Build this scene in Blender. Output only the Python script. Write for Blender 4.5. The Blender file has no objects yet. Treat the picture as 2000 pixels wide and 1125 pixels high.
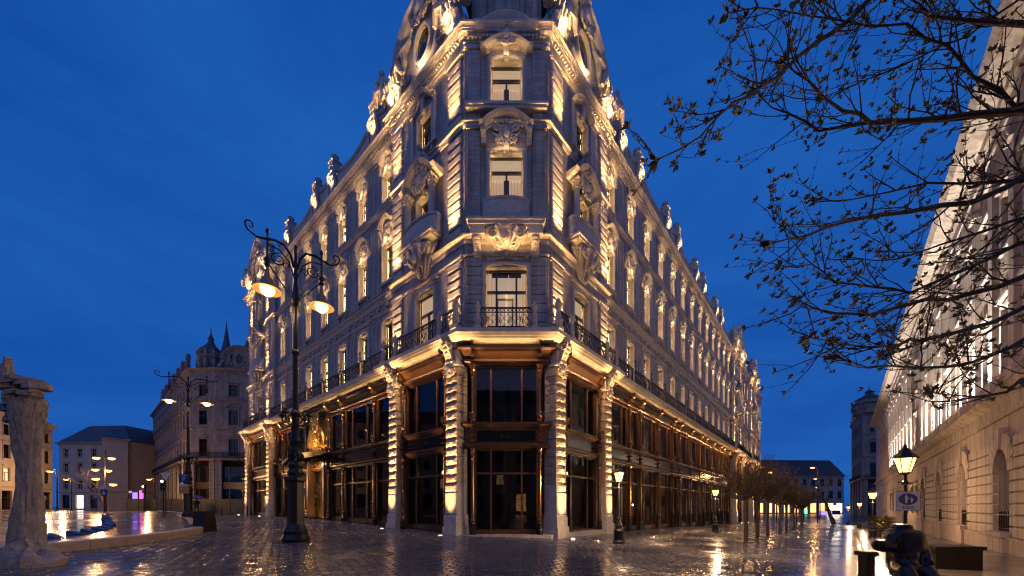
import bpy, math, random
import numpy as np
from mathutils import Vector, Matrix
R = math.radians
PI = math.pi
rnd = random.Random(7)
SC = bpy.context.scene
COL = SC.collection
# ------------------------------------------------------------------ camera
CAM_H = 1.43
FPX, CX, HY = 716.0, 1000.0, 988.0          # focal length, centre and horizon in 2000 px units
cd = bpy.data.cameras.new('camera'); cam = bpy.data.objects.new('camera', cd); COL.objects.link(cam)
cd.sensor_width = 36.0; cd.lens = 36.0 * FPX / 2000.0
cd.shift_y = (HY - 562.5) / 2000.0
cd.clip_start = 0.05; cd.clip_end = 2000
cam.location = (0, 0, CAM_H); cam.rotation_euler = (R(90), 0, 0)
SC.camera = cam
# ------------------------------------------------------------------ world: dusk sky
w = bpy.data.worlds.new('World'); SC.world = w; w.use_nodes = True
nt = w.node_tree; nt.nodes.clear()
out = nt.nodes.new('ShaderNodeOutputWorld'); bg = nt.nodes.new('ShaderNodeBackground')
SKY_LO, SKY_HI = 0.5, 6.0
SKY_DEEP, SKY_PALE = (0.085, 0.92, 4.1), (0.28, 1.55, 5.6)
sky = nt.nodes.new('ShaderNodeTexSky'); sky.sky_type = 'NISHITA'; sky.sun_disc = False
sky.sun_elevation = R(8.0); sky.sun_rotation = R(200); sky.altitude = 0; sky.air_density = 1.6; sky.dust_density = 0.4; sky.ozone_density = 6.0
hs = nt.nodes.new('ShaderNodeHueSaturation'); hs.inputs['Saturation'].default_value = 1.0
mul = nt.nodes.new('ShaderNodeMix'); mul.data_type = 'RGBA'; mul.blend_type = 'MULTIPLY'; mul.inputs[0].default_value = 1.0
tc = nt.nodes.new('ShaderNodeTexCoord'); nz = nt.nodes.new('ShaderNodeTexNoise'); nz.inputs['Scale'].default_value = 2.2; nz.inputs['Detail'].default_value = 7; nz.inputs['Roughness'].default_value = 0.62; nz.inputs['Distortion'].default_value = 0.5
mp = nt.nodes.new('ShaderNodeMapping'); mp.inputs['Scale'].default_value = (1, 1, 3.5)
rmp = nt.nodes.new('ShaderNodeValToRGB')
rmp.color_ramp.elements[0].position = 0.3; rmp.color_ramp.elements[0].color = (0.74, 0.79, 0.86, 1)
rmp.color_ramp.elements[1].position = 0.75; rmp.color_ramp.elements[1].color = (1.45, 1.20, 1.10, 1)
nt.links.new(tc.outputs['Generated'], mp.inputs[0]); nt.links.new(mp.outputs[0], nz.inputs['Vector']); nt.links.new(nz.outputs['Fac'], rmp.inputs[0])
bw = nt.nodes.new('ShaderNodeRGBToBW'); nt.links.new(sky.outputs[0], bw.inputs[0])
mrs = nt.nodes.new('ShaderNodeMapRange'); mrs.inputs[1].default_value = SKY_LO; mrs.inputs[2].default_value = SKY_HI
nt.links.new(bw.outputs[0], mrs.inputs[0])
tint = nt.nodes.new('ShaderNodeMix'); tint.data_type = 'RGBA'
tint.inputs[6].default_value = (*SKY_DEEP, 1); tint.inputs[7].default_value = (*SKY_PALE, 1)
nt.links.new(mrs.outputs[0], tint.inputs[0]); nt.links.new(tint.outputs[2], mul.inputs[6]); nt.links.new(rmp.outputs[0], mul.inputs[7])
nt.links.new(mul.outputs[2], bg.inputs[0]); bg.inputs[1].default_value = 0.10
nt.links.new(bg.outputs[0], out.inputs[0])
# the last glow of dusk, from behind the camera
sl = bpy.data.lights.new('dusk_sun', 'SUN'); sl.energy = 0.22; sl.angle = R(70); sl.color = (1.0, 0.82, 0.90)
so = bpy.data.objects.new('dusk_sun', sl); COL.objects.link(so)
so.rotation_euler = (R(52), 0, R(-20)); so.location = (-8, -20, 20)
SC.view_settings.view_transform = 'Standard'; SC.view_settings.look = 'None'
SC.view_settings.exposure = 0.0; SC.view_settings.gamma = 1.0; SC.view_settings.use_curve_mapping = False
SC.cycles.use_denoising = True; SC.cycles.pixel_filter_type = 'BLACKMAN_HARRIS'; SC.cycles.filter_width = 1.15
try: SC.cycles.denoiser = 'OPENIMAGEDENOISE'
except Exception: pass
SC.cycles.max_bounces = 6; SC.cycles.diffuse_bounces = 2; SC.cycles.glossy_bounces = 3
SC.cycles.transmission_bounces = 4; SC.cycles.transparent_max_bounces = 8
SC.cycles.sample_clamp_indirect = 6.0; SC.cycles.caustics_reflective = False; SC.cycles.caustics_refractive = False
# ------------------------------------------------------------------ helpers
def clamp(v, a, b): return max(a, min(b, v))
def G(x, y=0.0):
    """height of the ground: the square falls gently from left to right"""
    if x < -12: return 0.36 + 0.14 * (1 - math.exp(-(-12 - x) / 5.0 * 1.1))
    if x > 55: return -1.65
    return -0.03 * x
def P(px, py, Y):
    return Vector(((px - CX) / FPX * Y, Y, CAM_H + (HY - py) / FPX * Y))
MATS = {}
def mat(name, col, rough=0.6, metal=0.0, var=0.15, scale=3.0, bump=0.0, bscale=30.0, spec=0.5, col2=None, emit=None, estr=0.0, coat=0.0, stretch=None):
    if name in MATS: return MATS[name]
    m = bpy.data.materials.new(name); m.use_nodes = True; n = m.node_tree.nodes; l = m.node_tree.links
    b = n['Principled BSDF']
    b.inputs['Roughness'].default_value = rough; b.inputs['Metallic'].default_value = metal
    b.inputs['Specular IOR Level'].default_value = spec
    if coat: b.inputs['Coat Weight'].default_value = coat; b.inputs['Coat Roughness'].default_value = 0.1
    t = n.new('ShaderNodeTexCoord'); src = t.outputs['Object']
    if stretch:
        mpn = n.new('ShaderNodeMapping'); mpn.inputs['Scale'].default_value = stretch; l.new(src, mpn.inputs[0]); src = mpn.outputs[0]
    if var > 0 or col2:
        x = n.new('ShaderNodeTexNoise'); x.inputs['Scale'].default_value = scale; x.inputs['Detail'].default_value = 6; x.inputs['Roughness'].default_value = 0.65
        l.new(src, x.inputs['Vector'])
        r = n.new('ShaderNodeValToRGB'); r.color_ramp.elements[0].position = 0.3; r.color_ramp.elements[1].position = 0.72
        c2 = col2 if col2 else tuple(min(1, c * (1 + var)) for c in col); c1 = col if col2 else tuple(c * (1 - var) for c in col)
        r.color_ramp.elements[0].color = (*c1, 1); r.color_ramp.elements[1].color = (*c2, 1)
        l.new(x.outputs['Fac'], r.inputs[0]); l.new(r.outputs[0], b.inputs['Base Color'])
    else: b.inputs['Base Color'].default_value = (*col, 1)
    if bump > 0:
        x2 = n.new('ShaderNodeTexNoise'); x2.inputs['Scale'].default_value = bscale; x2.inputs['Detail'].default_value = 5
        l.new(src, x2.inputs['Vector'])
        bp = n.new('ShaderNodeBump'); bp.inputs['Strength'].default_value = bump; bp.inputs['Distance'].default_value = 0.02
        l.new(x2.outputs['Fac'], bp.inputs['Height']); l.new(bp.outputs[0], b.inputs['Normal'])
    if emit: b.inputs['Emission Color'].default_value = (*emit, 1); b.inputs['Emission Strength'].default_value = estr
    MATS[name] = m
    return m
def glass_mat(name, tint=(0.7, 0.7, 0.7), rough=0.0, ior=1.5):
    m = bpy.data.materials.new(name); m.use_nodes = True; n = m.node_tree.nodes; l = m.node_tree.links
    n.remove(n['Principled BSDF']); o = n['Material Output']
    tr = n.new('ShaderNodeBsdfTransparent'); tr.inputs[0].default_value = (*tint, 1)
    gl = n.new('ShaderNodeBsdfGlossy'); gl.inputs['Roughness'].default_value = rough; gl.inputs[0].default_value = (0.9, 0.9, 0.9, 1)
    fr = n.new('ShaderNodeFresnel'); fr.inputs[0].default_value = ior
    mx = n.new('ShaderNodeMixShader'); l.new(fr.outputs[0], mx.inputs[0]); l.new(tr.outputs[0], mx.inputs[1]); l.new(gl.outputs[0], mx.inputs[2])
    # old panes are never quite flat
    t = n.new('ShaderNodeTexCoord'); x = n.new('ShaderNodeTexNoise'); x.inputs['Scale'].default_value = 1.3; l.new(t.outputs['Object'], x.inputs['Vector'])
    bp = n.new('ShaderNodeBump'); bp.inputs['Strength'].default_value = 0.08; bp.inputs['Distance'].default_value = 0.02
    l.new(x.outputs['Fac'], bp.inputs['Height']); l.new(bp.outputs[0], gl.inputs['Normal'])
    l.new(mx.outputs[0], o.inputs[0]); MATS[name] = m
    return m
def emat(name, col, strength):
    m = bpy.data.materials.new(name); m.use_nodes = True; n = m.node_tree.nodes; l = m.node_tree.links
    n.remove(n['Principled BSDF']); e = n.new('ShaderNodeEmission'); e.inputs[0].default_value = (*col, 1); e.inputs[1].default_value = strength
    l.new(e.outputs[0], n['Material Output'].inputs[0]); MATS[name] = m
    return m
class MB:
    """collects faces, builds ONE mesh"""
    def __init__(s): s.v = []; s.f = []; s.smooth = False
    def add(s, vs, fs):
        o = len(s.v); s.v.extend(vs); s.f.extend([tuple(i + o for i in f) for f in fs])
    def box(s, x0, x1, y0, y1, z0, z1, bev=0.0):
        if bev > 0:
            b = bev
            # bevelled towards the front (-y): pillow block
            vs = [(x0, y1, z0), (x1, y1, z0), (x1, y1, z1), (x0, y1, z1), (x0, y0 + b, z0), (x1, y0 + b, z0), (x1, y0 + b, z1), (x0, y0 + b, z1),
                  (x0 + b, y0, z0 + b), (x1 - b, y0, z0 + b), (x1 - b, y0, z1 - b), (x0 + b, y0, z1 - b)]
            fs = [(0, 3, 2, 1), (0, 1, 5, 4), (1, 2, 6, 5), (2, 3, 7, 6), (3, 0, 4, 7), (4, 5, 9, 8), (5, 6, 10, 9), (6, 7, 11, 10), (7, 4, 8, 11), (8, 9, 10, 11)]
            s.add(vs, fs); return s
        s.add([(x0, y0, z0), (x1, y0, z0), (x1, y1, z0), (x0, y1, z0), (x0, y0, z1), (x1, y0, z1), (x1, y1, z1), (x0, y1, z1)],
              [(0, 3, 2, 1), (4, 5, 6, 7), (0, 1, 5, 4), (1, 2, 6, 5), (2, 3, 7, 6), (3, 0, 4, 7)]); return s
    def quad(s, a, b, c, d): s.add([a, b, c, d], [(0, 1, 2, 3)]); return s
    def prism_xz(s, poly, y0, y1):
        n = len(poly)
        s.add([(x, y0, z) for x, z in poly] + [(x, y1, z) for x, z in poly],
              [tuple(range(n)), tuple(range(2 * n - 1, n - 1, -1))] + [(i, i + n, (i + 1) % n + n, (i + 1) % n) for i in range(n)]); return s
    def prism_yz(s, poly, x0, x1):
        n = len(poly)
        s.add([(x0, y, z) for y, z in poly] + [(x1, y, z) for y, z in poly],
              [tuple(range(n)), tuple(range(2 * n - 1, n - 1, -1))] + [(i, i + n, (i + 1) % n + n, (i + 1) % n) for i in range(n)]); return s
    def prism_xy(s, poly, z0, z1):
        n = len(poly)
        s.add([(x, y, z0) for x, y in poly] + [(x, y, z1) for x, y in poly],
              [tuple(range(n - 1, -1, -1)), tuple(range(n, 2 * n))] + [(i, (i + 1) % n, (i + 1) % n + n, i + n) for i in range(n)]); return s
    def lathe(s, prof, cx=0, cy=0, cz=0, seg=12, sx=1.0, sy=1.0, cap=True):
        vs = []; n = len(prof)
        for r, z in prof:
            for k in range(seg):
                a = 2 * PI * k / seg; vs.append((cx + r * math.cos(a) * sx, cy + r * math.sin(a) * sy, cz + z))
        fs = []
        for i in range(n - 1):
            for k in range(seg):
                k2 = (k + 1) % seg; fs.append((i * seg + k, i * seg + k2, (i + 1) * seg + k2, (i + 1) * seg + k))
        if cap:
            fs.append(tuple(range(seg - 1, -1, -1))); fs.append(tuple((n - 1) * seg + k for k in range(seg)))
        s.add(vs, fs); return s
    def tube(s, pts, r, seg=6, cap=True):
        pts = [Vector(p) for p in pts]; n = len(pts)
        rs = r if isinstance(r, (list, tuple)) else [r] * n
        vs = []; up = None
        for i in range(n):
            t = (pts[min(i + 1, n - 1)] - pts[max(i - 1, 0)])
            if t.length < 1e-9: t = Vector((0, 0, 1))
            t.normalize()
            if up is None:
                up = Vector((0, 1, 0)) if abs(t.y) < 0.8 else Vector((1, 0, 0))
            a = (up - t * up.dot(t))
            if a.length < 1e-6: a = t.orthogonal()
            a.normalize(); up = a; b = t.cross(a)
            for k in range(seg):
                q = 2 * PI * k / seg; p = pts[i] + (a * math.cos(q) + b * math.sin(q)) * rs[i]; vs.append(tuple(p))
        fs = [(i * seg + k, i * seg + (k + 1) % seg, (i + 1) * seg + (k + 1) % seg, (i + 1) * seg + k) for i in range(n - 1) for k in range(seg)]
        if cap: fs.append(tuple(range(seg - 1, -1, -1))); fs.append(tuple((n - 1) * seg + k for k in range(seg)))
        s.add(vs, fs); return s
    def ball(s, c, rx, ry, rz, seg=8, rings=5, jit=0.0):
        prof = []; vs = [(c[0], c[1], c[2] - rz)]
        for i in range(1, rings):
            a = -PI / 2 + PI * i / rings
            for k in range(seg):
                q = 2 * PI * k / seg; j = 1 + (rnd.uniform(-jit, jit) if jit else 0)
                vs.append((c[0] + rx * j * math.cos(a) * math.cos(q), c[1] + ry * j * math.cos(a) * math.sin(q), c[2] + rz * j * math.sin(a)))
        vs.append((c[0], c[1], c[2] + rz)); top = len(vs) - 1
        fs = [(0, 1 + (k + 1) % seg, 1 + k) for k in range(seg)]
        for i in range(rings - 2):
            for k in range(seg):
                a0 = 1 + i * seg; fs.append((a0 + k, a0 + (k + 1) % seg, a0 + seg + (k + 1) % seg, a0 + seg + k))
        a0 = 1 + (rings - 2) * seg
        fs += [(a0 + k, a0 + (k + 1) % seg, top) for k in range(seg)]
        s.add(vs, fs); return s
    def spiral(s, c, r0, turns, rad, y, start=0.0, sgn=1, seg=5, n=16):
        pts = []; rs = []
        for i in range(n + 1):
            u = i / n; a = start + sgn * turns * 2 * PI * u; rr = r0 * (1 - 0.82 * u)
            pts.append((c[0] + rr * math.cos(a), y - 0.02 * u, c[1] + rr * math.sin(a))); rs.append(rad * (1 - 0.4 * u))
        s.tube(pts, rs, seg); return s
    def sweep_xz(s, path, prof, y0=0.0, closed=False):
        """path [(x,z)] on a wall, prof [(a,d)]: a along the left normal, d outwards (-y)"""
        n = len(path); m = len(prof); vs = []
        for i in range(n):
            p = Vector(path[i])
            if closed: a = Vector(path[i - 1]); b = Vector(path[(i + 1) % n])
            else: a = Vector(path[max(i - 1, 0)]); b = Vector(path[min(i + 1, n - 1)])
            d1 = (p - a); d2 = (b - p)
            if d1.length < 1e-9: d1 = d2
            if d2.length < 1e-9: d2 = d1
            d1 = d1.normalized(); d2 = d2.normalized()
            n1 = Vector((-d1.y, d1.x)); n2 = Vector((-d2.y, d2.x)); nn = (n1 + n2)
            if nn.length < 1e-6: nn = n1
            nn.normalize(); k = 1.0 / max(0.35, nn.dot(n1))
            for (aa, d) in prof: vs.append((p.x + nn.x * aa * k, y0 - d, p.y + nn.y * aa * k))
        fs = []
        rng = n if closed else n - 1
        for i in range(rng):
            j = (i + 1) % n
            for q in range(m):
                q2 = (q + 1) % m; fs.append((i * m + q, i * m + q2, j * m + q2, j * m + q))
        if not closed: fs.append(tuple(range(m - 1, -1, -1))); fs.append(tuple((n - 1) * m + q for q in range(m)))
        s.add(vs, fs); return s
    def sweep_xy(s, path, prof):
        """plan path [(x,y)] left to right seen from outside, prof [(d,z)] d outwards"""
        n = len(path); m = len(prof); vs = []
        for i in range(n):
            p = Vector(path[i]); a = Vector(path[max(i - 1, 0)]); b = Vector(path[min(i + 1, n - 1)])
            d1 = p - a; d2 = b - p
            if d1.length < 1e-9: d1 = d2
            if d2.length < 1e-9: d2 = d1
            d1 = d1.normalized(); d2 = d2.normalized()
            n1 = Vector((d1.y, -d1.x)); n2 = Vector((d2.y, -d2.x)); nn = (n1 + n2)
            if nn.length < 1e-6: nn = n1
            nn.normalize(); k = 1.0 / max(0.35, nn.dot(n1))
            for d, z in prof: vs.append((p.x + nn.x * d * k, p.y + nn.y * d * k, z))
        fs = [(i * m + q, (i + 1) * m + q, (i + 1) * m + (q + 1) % m, i * m + (q + 1) % m) for i in range(n - 1) for q in range(m)]
        fs.append(tuple(range(m))); fs.append(tuple((n - 1) * m + q for q in range(m - 1, -1, -1)))
        s.add(vs, fs); return s
    def mesh(s, name, mt, smooth=None):
        me = bpy.data.meshes.new(name); me.from_pydata(s.v, [], s.f); me.update()
        if mt is not None: me.materials.append(mt if not isinstance(mt, str) else MATS[mt])
        if (s.smooth if smooth is None else smooth):
            me.polygons.foreach_set('use_smooth', [True] * len(me.polygons))
            try: me.set_sharp_from_angle(angle=R(22))
            except Exception: pass
        return me
def link(name, me, parent=None, loc=(0, 0, 0), rot=0.0, scale=None):
    o = bpy.data.objects.new(name, me); COL.objects.link(o)
    if parent is not None: o.parent = parent
    o.location = loc
    o.rotation_euler = rot if isinstance(rot, (tuple, list)) else (0, 0, rot)
    if scale is not None: o.scale = scale if isinstance(scale, (tuple, list)) else (scale,) * 3
    return o
def build(name, mb, mt, parent=None, loc=(0, 0, 0), rot=0.0, smooth=False, scale=None):
    return link(name, mb.mesh(name, mt, smooth), parent, loc, rot, scale)
def tag(o, label=None, cat=None, group=None, kind=None):
    if label: o['label'] = label
    if cat: o['category'] = cat
    if group: o['group'] = group
    if kind: o['kind'] = kind
    return o
def thing(name, label, cat, loc=(0, 0, 0), rot=0.0, group=None):
    o = bpy.data.objects.new(name, None); COL.objects.link(o); o.location = loc; o.rotation_euler = (0, 0, rot); o.empty_display_size = 0.2
    return tag(o, label, cat, group)
KIDS = {}
def copy_tree(o, parent=None, lights=True):
    c = o.copy(); COL.objects.link(c); c.parent = parent
    for ch in list(o.children):
        copy_tree(ch, c)
    return c
LDATA = {}
WARM = (1.0, 0.53, 0.19); WARM2 = (1.0, 0.59, 0.25); WHITE = (1.0, 0.93, 0.82); AMBER = (1.0, 0.52, 0.18)
def area_light(kind, sx, sy, power, color, loc, rot, parent=None, spread=None):
    key = (kind, round(sx, 2), round(sy, 2), round(power, 2), color, spread)
    d = LDATA.get(key)
    if d is None:
        d = bpy.data.lights.new(kind, 'AREA'); d.shape = 'RECTANGLE'; d.size = sx; d.size_y = sy; d.energy = power; d.color = color
        if spread: d.spread = spread
        LDATA[key] = d
    o = bpy.data.objects.new(kind, d); COL.objects.link(o); o.location = loc; o.rotation_euler = rot
    if parent is not None: o.parent = parent
    return o
def spot_light(kind, power, color, loc, direction, angle=R(60), blend=0.6, rad=0.04, parent=None):
    key = (kind, round(power, 2), color, round(angle, 2), blend, rad)
    d = LDATA.get(key)
    if d is None:
        d = bpy.data.lights.new(kind, 'SPOT'); d.energy = power; d.color = color; d.spot_size = angle; d.spot_blend = blend; d.shadow_soft_size = rad
        LDATA[key] = d
    o = bpy.data.objects.new(kind, d); COL.objects.link(o); o.location = loc
    o.rotation_euler = Vector(direction).to_track_quat('-Z', 'Y').to_euler()
    if parent is not None: o.parent = parent
    return o
def point_light(kind, power, color, loc, rad=0.08, parent=None):
    key = (kind, round(power, 2), color, rad)
    d = LDATA.get(key)
    if d is None:
        d = bpy.data.lights.new(kind, 'POINT'); d.energy = power; d.color = color; d.shadow_soft_size = rad; LDATA[key] = d
    o = bpy.data.objects.new(kind, d); COL.objects.link(o); o.location = loc
    if parent is not None: o.parent = parent
    return o
class Fac:
    """a facade: local x runs left to right seen from outside, y inwards, z up; t is the distance from the corner"""
    def __init__(s, ox, oy, ux, uy, sgn):
        l = math.hypot(ux, uy); s.u = (ux / l, uy / l); s.o = (ox, oy); s.s = sgn
        dx, dy = s.u[0] * sgn, s.u[1] * sgn
        s.rot = math.atan2(dy, dx); s.n = (dy, -dx)                      # outward normal
    def w(s, t, d=0.0): return (s.o[0] + s.u[0] * t + s.n[0] * d, s.o[1] + s.u[1] * t + s.n[1] * d)
    def at(s, t, z, d=0.0):
        x, y = s.w(t, d); return (x, y, z)
def wall_mesh(mb, x0, x1, z0, z1, y, ops, depth=0.38, back=False):
    xs = sorted({x0, x1} | {v for o in ops for v in o[:2] if x0 < v < x1}); zs = sorted({z0, z1} | {v for o in ops for v in o[2:4] if z0 < v < z1})
    for i in range(len(xs) - 1):
        cx = (xs[i] + xs[i + 1]) / 2; colops = [o for o in ops if o[0] < cx < o[1]]
        j = 0
        while j < len(zs) - 1:
            cz = (zs[j] + zs[j + 1]) / 2
            if any(o[2] < cz < o[3] for o in colops): j += 1; continue
            k = j
            while k + 1 < len(zs) - 1 and not any(o[2] < (zs[k + 1] + zs[k + 2]) / 2 < o[3] for o in colops): k += 1
            mb.quad((xs[i], y, zs[j]), (xs[i + 1], y, zs[j]), (xs[i + 1], y, zs[k + 1]), (xs[i], y, zs[k + 1])); j = k + 1
    for (a, b, c, d) in ops:
        y1 = y + depth
        mb.quad((a, y, c), (a, y, d), (a, y1, d), (a, y1, c)); mb.quad((b, y, d), (b, y, c), (b, y1, c), (b, y1, d))
        mb.quad((a, y, d), (b, y, d), (b, y1, d), (a, y1, d)); mb.quad((b, y, c), (a, y, c), (a, y1, c), (b, y1, c))
# ------------------------------------------------------------------ materials
def stone_wall_mat(name, c1, c2, bw=0.95, bh=0.42, joint=0.6):
    m = mat(name, c1, 0.75, var=0.0, scale=1.1, bump=0.25, bscale=22, col2=c2)
    n = m.node_tree.nodes; l = m.node_tree.links; b = n['Principled BSDF']; t = n['Texture Coordinate']
    sp = n.new('ShaderNodeSeparateXYZ'); cb = n.new('ShaderNodeCombineXYZ'); l.new(t.outputs['Object'], sp.inputs[0]); l.new(sp.outputs[0], cb.inputs[0]); l.new(sp.outputs[2], cb.inputs[1])
    br = n.new('ShaderNodeTexBrick'); l.new(cb.outputs[0], br.inputs['Vector']); br.inputs['Scale'].default_value = 1.0; br.inputs['Brick Width'].default_value = bw; br.inputs['Row Height'].default_value = bh; br.inputs['Mortar Size'].default_value = 0.012; br.inputs['Mortar Smooth'].default_value = 0.3
    br.inputs['Color1'].default_value = (1, 1, 1, 1); br.inputs['Color2'].default_value = (0.80, 0.80, 0.80, 1); br.inputs['Mortar'].default_value = (joint, joint, joint, 1)
    mp_ = n.new('ShaderNodeMapping'); mp_.inputs['Scale'].default_value = (2.2, 2.2, 0.16); l.new(t.outputs['Object'], mp_.inputs[0])
    st = n.new('ShaderNodeTexNoise'); st.inputs['Scale'].default_value = 1.6; st.inputs['Detail'].default_value = 6; l.new(mp_.outputs[0], st.inputs['Vector'])
    rr = n.new('ShaderNodeValToRGB'); rr.color_ramp.elements[0].position = 0.34; rr.color_ramp.elements[0].color = (0.60, 0.57, 0.54, 1); rr.color_ramp.elements[1].position = 0.58; rr.color_ramp.elements[1].color = (1, 1, 1, 1); l.new(st.outputs['Fac'], rr.inputs[0])
    src = b.inputs['Base Color'].links[0].from_socket
    a = n.new('ShaderNodeMix'); a.data_type = 'RGBA'; a.blend_type = 'MULTIPLY'; a.inputs[0].default_value = 1.0; l.new(src, a.inputs[6]); l.new(br.outputs['Color'], a.inputs[7])
    c = n.new('ShaderNodeMix'); c.data_type = 'RGBA'; c.blend_type = 'MULTIPLY'; c.inputs[0].default_value = 1.0; l.new(a.outputs[2], c.inputs[6]); l.new(rr.outputs[0], c.inputs[7]); l.new(c.outputs[2], b.inputs['Base Color'])
    bm = n.new('ShaderNodeBump'); bm.inputs['Strength'].default_value = 0.5; bm.inputs['Distance'].default_value = 0.012; bm.invert = True; l.new(br.outputs['Fac'], bm.inputs['Height']); l.new(b.inputs['Normal'].links[0].from_socket, bm.inputs['Normal']); l.new(bm.outputs[0], b.inputs['Normal'])
    return m
STONE = stone_wall_mat('pale_limestone', (0.36, 0.335, 0.32), (0.49, 0.46, 0.435), 0.62, 0.21)
STONE2 = mat('carved_limestone', (0.36, 0.335, 0.31), 0.7, var=0.0, scale=3.0, bump=0.5, bscale=30, col2=(0.58, 0.54, 0.485))
ROUGHSTONE = mat('vermiculated_stone', (0.26, 0.215, 0.17), 0.7, scale=9.0, bump=1.0, bscale=20, col2=(0.48, 0.40, 0.31))
WOOD = mat('bronze_brown_joinery', (0.052, 0.027, 0.016), 0.27, var=0.0, scale=4.0, bump=0.1, bscale=60, col2=(0.090, 0.045, 0.024), stretch=(6, 6, 0.6))
BRONZE = mat('polished_bronze', (0.20, 0.105, 0.045), 0.24, metal=0.85, scale=9.0, col2=(0.32, 0.17, 0.075))
IRON = mat('black_iron', (0.012, 0.012, 0.014), 0.38, metal=0.3, var=0.3, scale=20, bump=0.1, bscale=80)
SIGNBLACK = mat('black_sign_glass', (0.006, 0.006, 0.007), 0.12, var=0.0)
SASH = mat('dark_brown_sash', (0.030, 0.020, 0.016), 0.4, var=0.2, scale=12)
CORE = mat('dark_interior', (0.020, 0.016, 0.014), 0.9, var=0.0)
SLATE = mat('slate_roof', (0.055, 0.060, 0.075), 0.55, var=0.3, scale=8, bump=0.4, bscale=12)
GLASS = glass_mat('window_glass', (0.62, 0.62, 0.64), 0.0)
GILT = mat('gilded_grille', (0.55, 0.33, 0.09), 0.32, metal=0.8, scale=20, var=0.3)
# ------------------------------------------------------------------ ground: base sheet, pavers
def wet(name, c1, c2, rough, bump, bscale, rvar=0.12):
    m = mat(name, c1, rough, var=0.0, scale=2.5, bump=bump, bscale=bscale, col2=c2)
    n = m.node_tree.nodes; l = m.node_tree.links; b = n['Principled BSDF']
    t = n['Texture Coordinate']; x = n.new('ShaderNodeTexNoise'); x.inputs['Scale'].default_value = 0.38; x.inputs['Detail'].default_value = 6; l.new(t.outputs['Object'], x.inputs['Vector'])
    mr = n.new('ShaderNodeMapRange'); mr.inputs[1].default_value = 0.35; mr.inputs[2].default_value = 0.7; mr.inputs[3].default_value = rough - rvar; mr.inputs[4].default_value = rough + rvar
    l.new(x.outputs['Fac'], mr.inputs[0]); l.new(mr.outputs[0], b.inputs['Roughness']); b.inputs['Specular IOR Level'].default_value = 0.75
    return m
WETPAVE = wet('wet_paver', (0.052, 0.050, 0.049), (0.118, 0.111, 0.107), 0.20, 0.06, 16, 0.12)
WETJOINT = wet('wet_joint', (0.016, 0.014, 0.013), (0.030, 0.027, 0.025), 0.30, 0.3, 9, 0.1)
xs = [-400, -120, -60, -40, -30, -26, -22, -19, -16, -14, -12] + list(range(-8, 56, 4)) + [55, 80, 130, 400]
m = MB(); ys = [-60, 0, 20, 60, 140, 600]
for j in range(len(ys) - 1):
    for i in range(len(xs) - 1):
        m.quad((xs[i], ys[j], G(xs[i]) - 0.03), (xs[i + 1], ys[j], G(xs[i + 1]) - 0.03), (xs[i + 1], ys[j + 1], G(xs[i + 1]) - 0.03), (xs[i], ys[j + 1], G(xs[i]) - 0.03))
ground = build('ground', m, WETJOINT); tag(ground, 'dark wet paved ground of the square and the street', kind='structure')
ug = (0.6485, 0.7612); ng = (0.7612, -0.6485)
def paver_ok(x, y):
    # inside the house, outside the view, or under the raised fountain court
    tl = (x + 2.185) * -0.7614 + (y - 17) * 0.6483; dl = (x + 2.185) * -0.6483 + (y - 17) * -0.7614
    tr = (x - 1.664) * ug[0] + (y - 17) * ug[1]; dr = (x - 1.664) * ng[0] + (y - 17) * ng[1]
    if y > 17.0 and dl < -0.2 and dr < -0.2: return False
    if abs(x) > y * 1.45 + 1.5: return False
    return True
def pavers():
    near = []; r0 = random.Random(3)
    A, B = 0.26, 0.21
    for reg in (0, 1):
        if reg == 0: ux, uy, ox, oy, ia, ja = 1.0, 0.0, 0.0, 5.5, range(-110, 60), range(0, 150)
        else: ux, uy, ox, oy, ia, ja = 0.7612, -0.6485, 1.664 + 0.5 * 0.7612, 17 - 0.5 * 0.6485, range(-4, 90), range(-70, 190)
        vx, vy = -uy, ux
        for j in ja:
            for i in ia:
                a = (i + 0.5 * (j % 2)) * A; b = j * B
                x = ox + ux * a + vx * b; y = oy + uy * a + vy * b
                if y < 6.0 or not paver_ok(x, y): continue
                tr = (x - 1.664) * ug[0] + (y - 17) * ug[1]; dr = (x - 1.664) * ng[0] + (y - 17) * ng[1]
                street = tr > -9.0 and dr > 2.2 and dr < 16.9 and x > 2.0
                if (reg == 1) != street: continue
                if reg == 0 and (x > 6.5 and dr > 16.8): pass
                near.append((y * y * (1 if abs(x) < y * 1.39 else 9), x, y, ux, uy))
    near.sort(); return near, A, B
PV, PA_, PB_ = pavers()
def paver_faces(m, x, y, ux, uy, r0, local=False):
    a, b, h, e = PA_ / 2 - 0.009, PB_ / 2 - 0.009, r0.uniform(-0.005, 0.005), 0.016
    tx, ty = r0.gauss(0, 0.006), r0.gauss(0, 0.020); vx, vy = -uy, ux; vs = []
    for (q, sx, sy) in ((0, -1, -1), (0, 1, -1), (0, 1, 1), (0, -1, 1), (1, -1, -1), (1, 1, -1), (1, 1, 1), (1, -1, 1)):
        aa = sx * (a - (e if q else 0)); bb = sy * (b - (e if q else 0))
        X, Y = ux * aa + vx * bb, uy * aa + vy * bb
        z = (h + aa * tx + bb * ty) if q else -0.022
        gz = -0.03 * X if -12 < x < 55 else 0.0
        if not local: vs.append((x + X, y + Y, G(x) + gz + z))
        else: vs.append((X, Y, gz + z))
    m.add(vs, [(0, 1, 5, 4), (1, 2, 6, 5), (2, 3, 7, 6), (3, 0, 4, 7), (4, 5, 6, 7)])
r0 = random.Random(5); variants = {}
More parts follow.
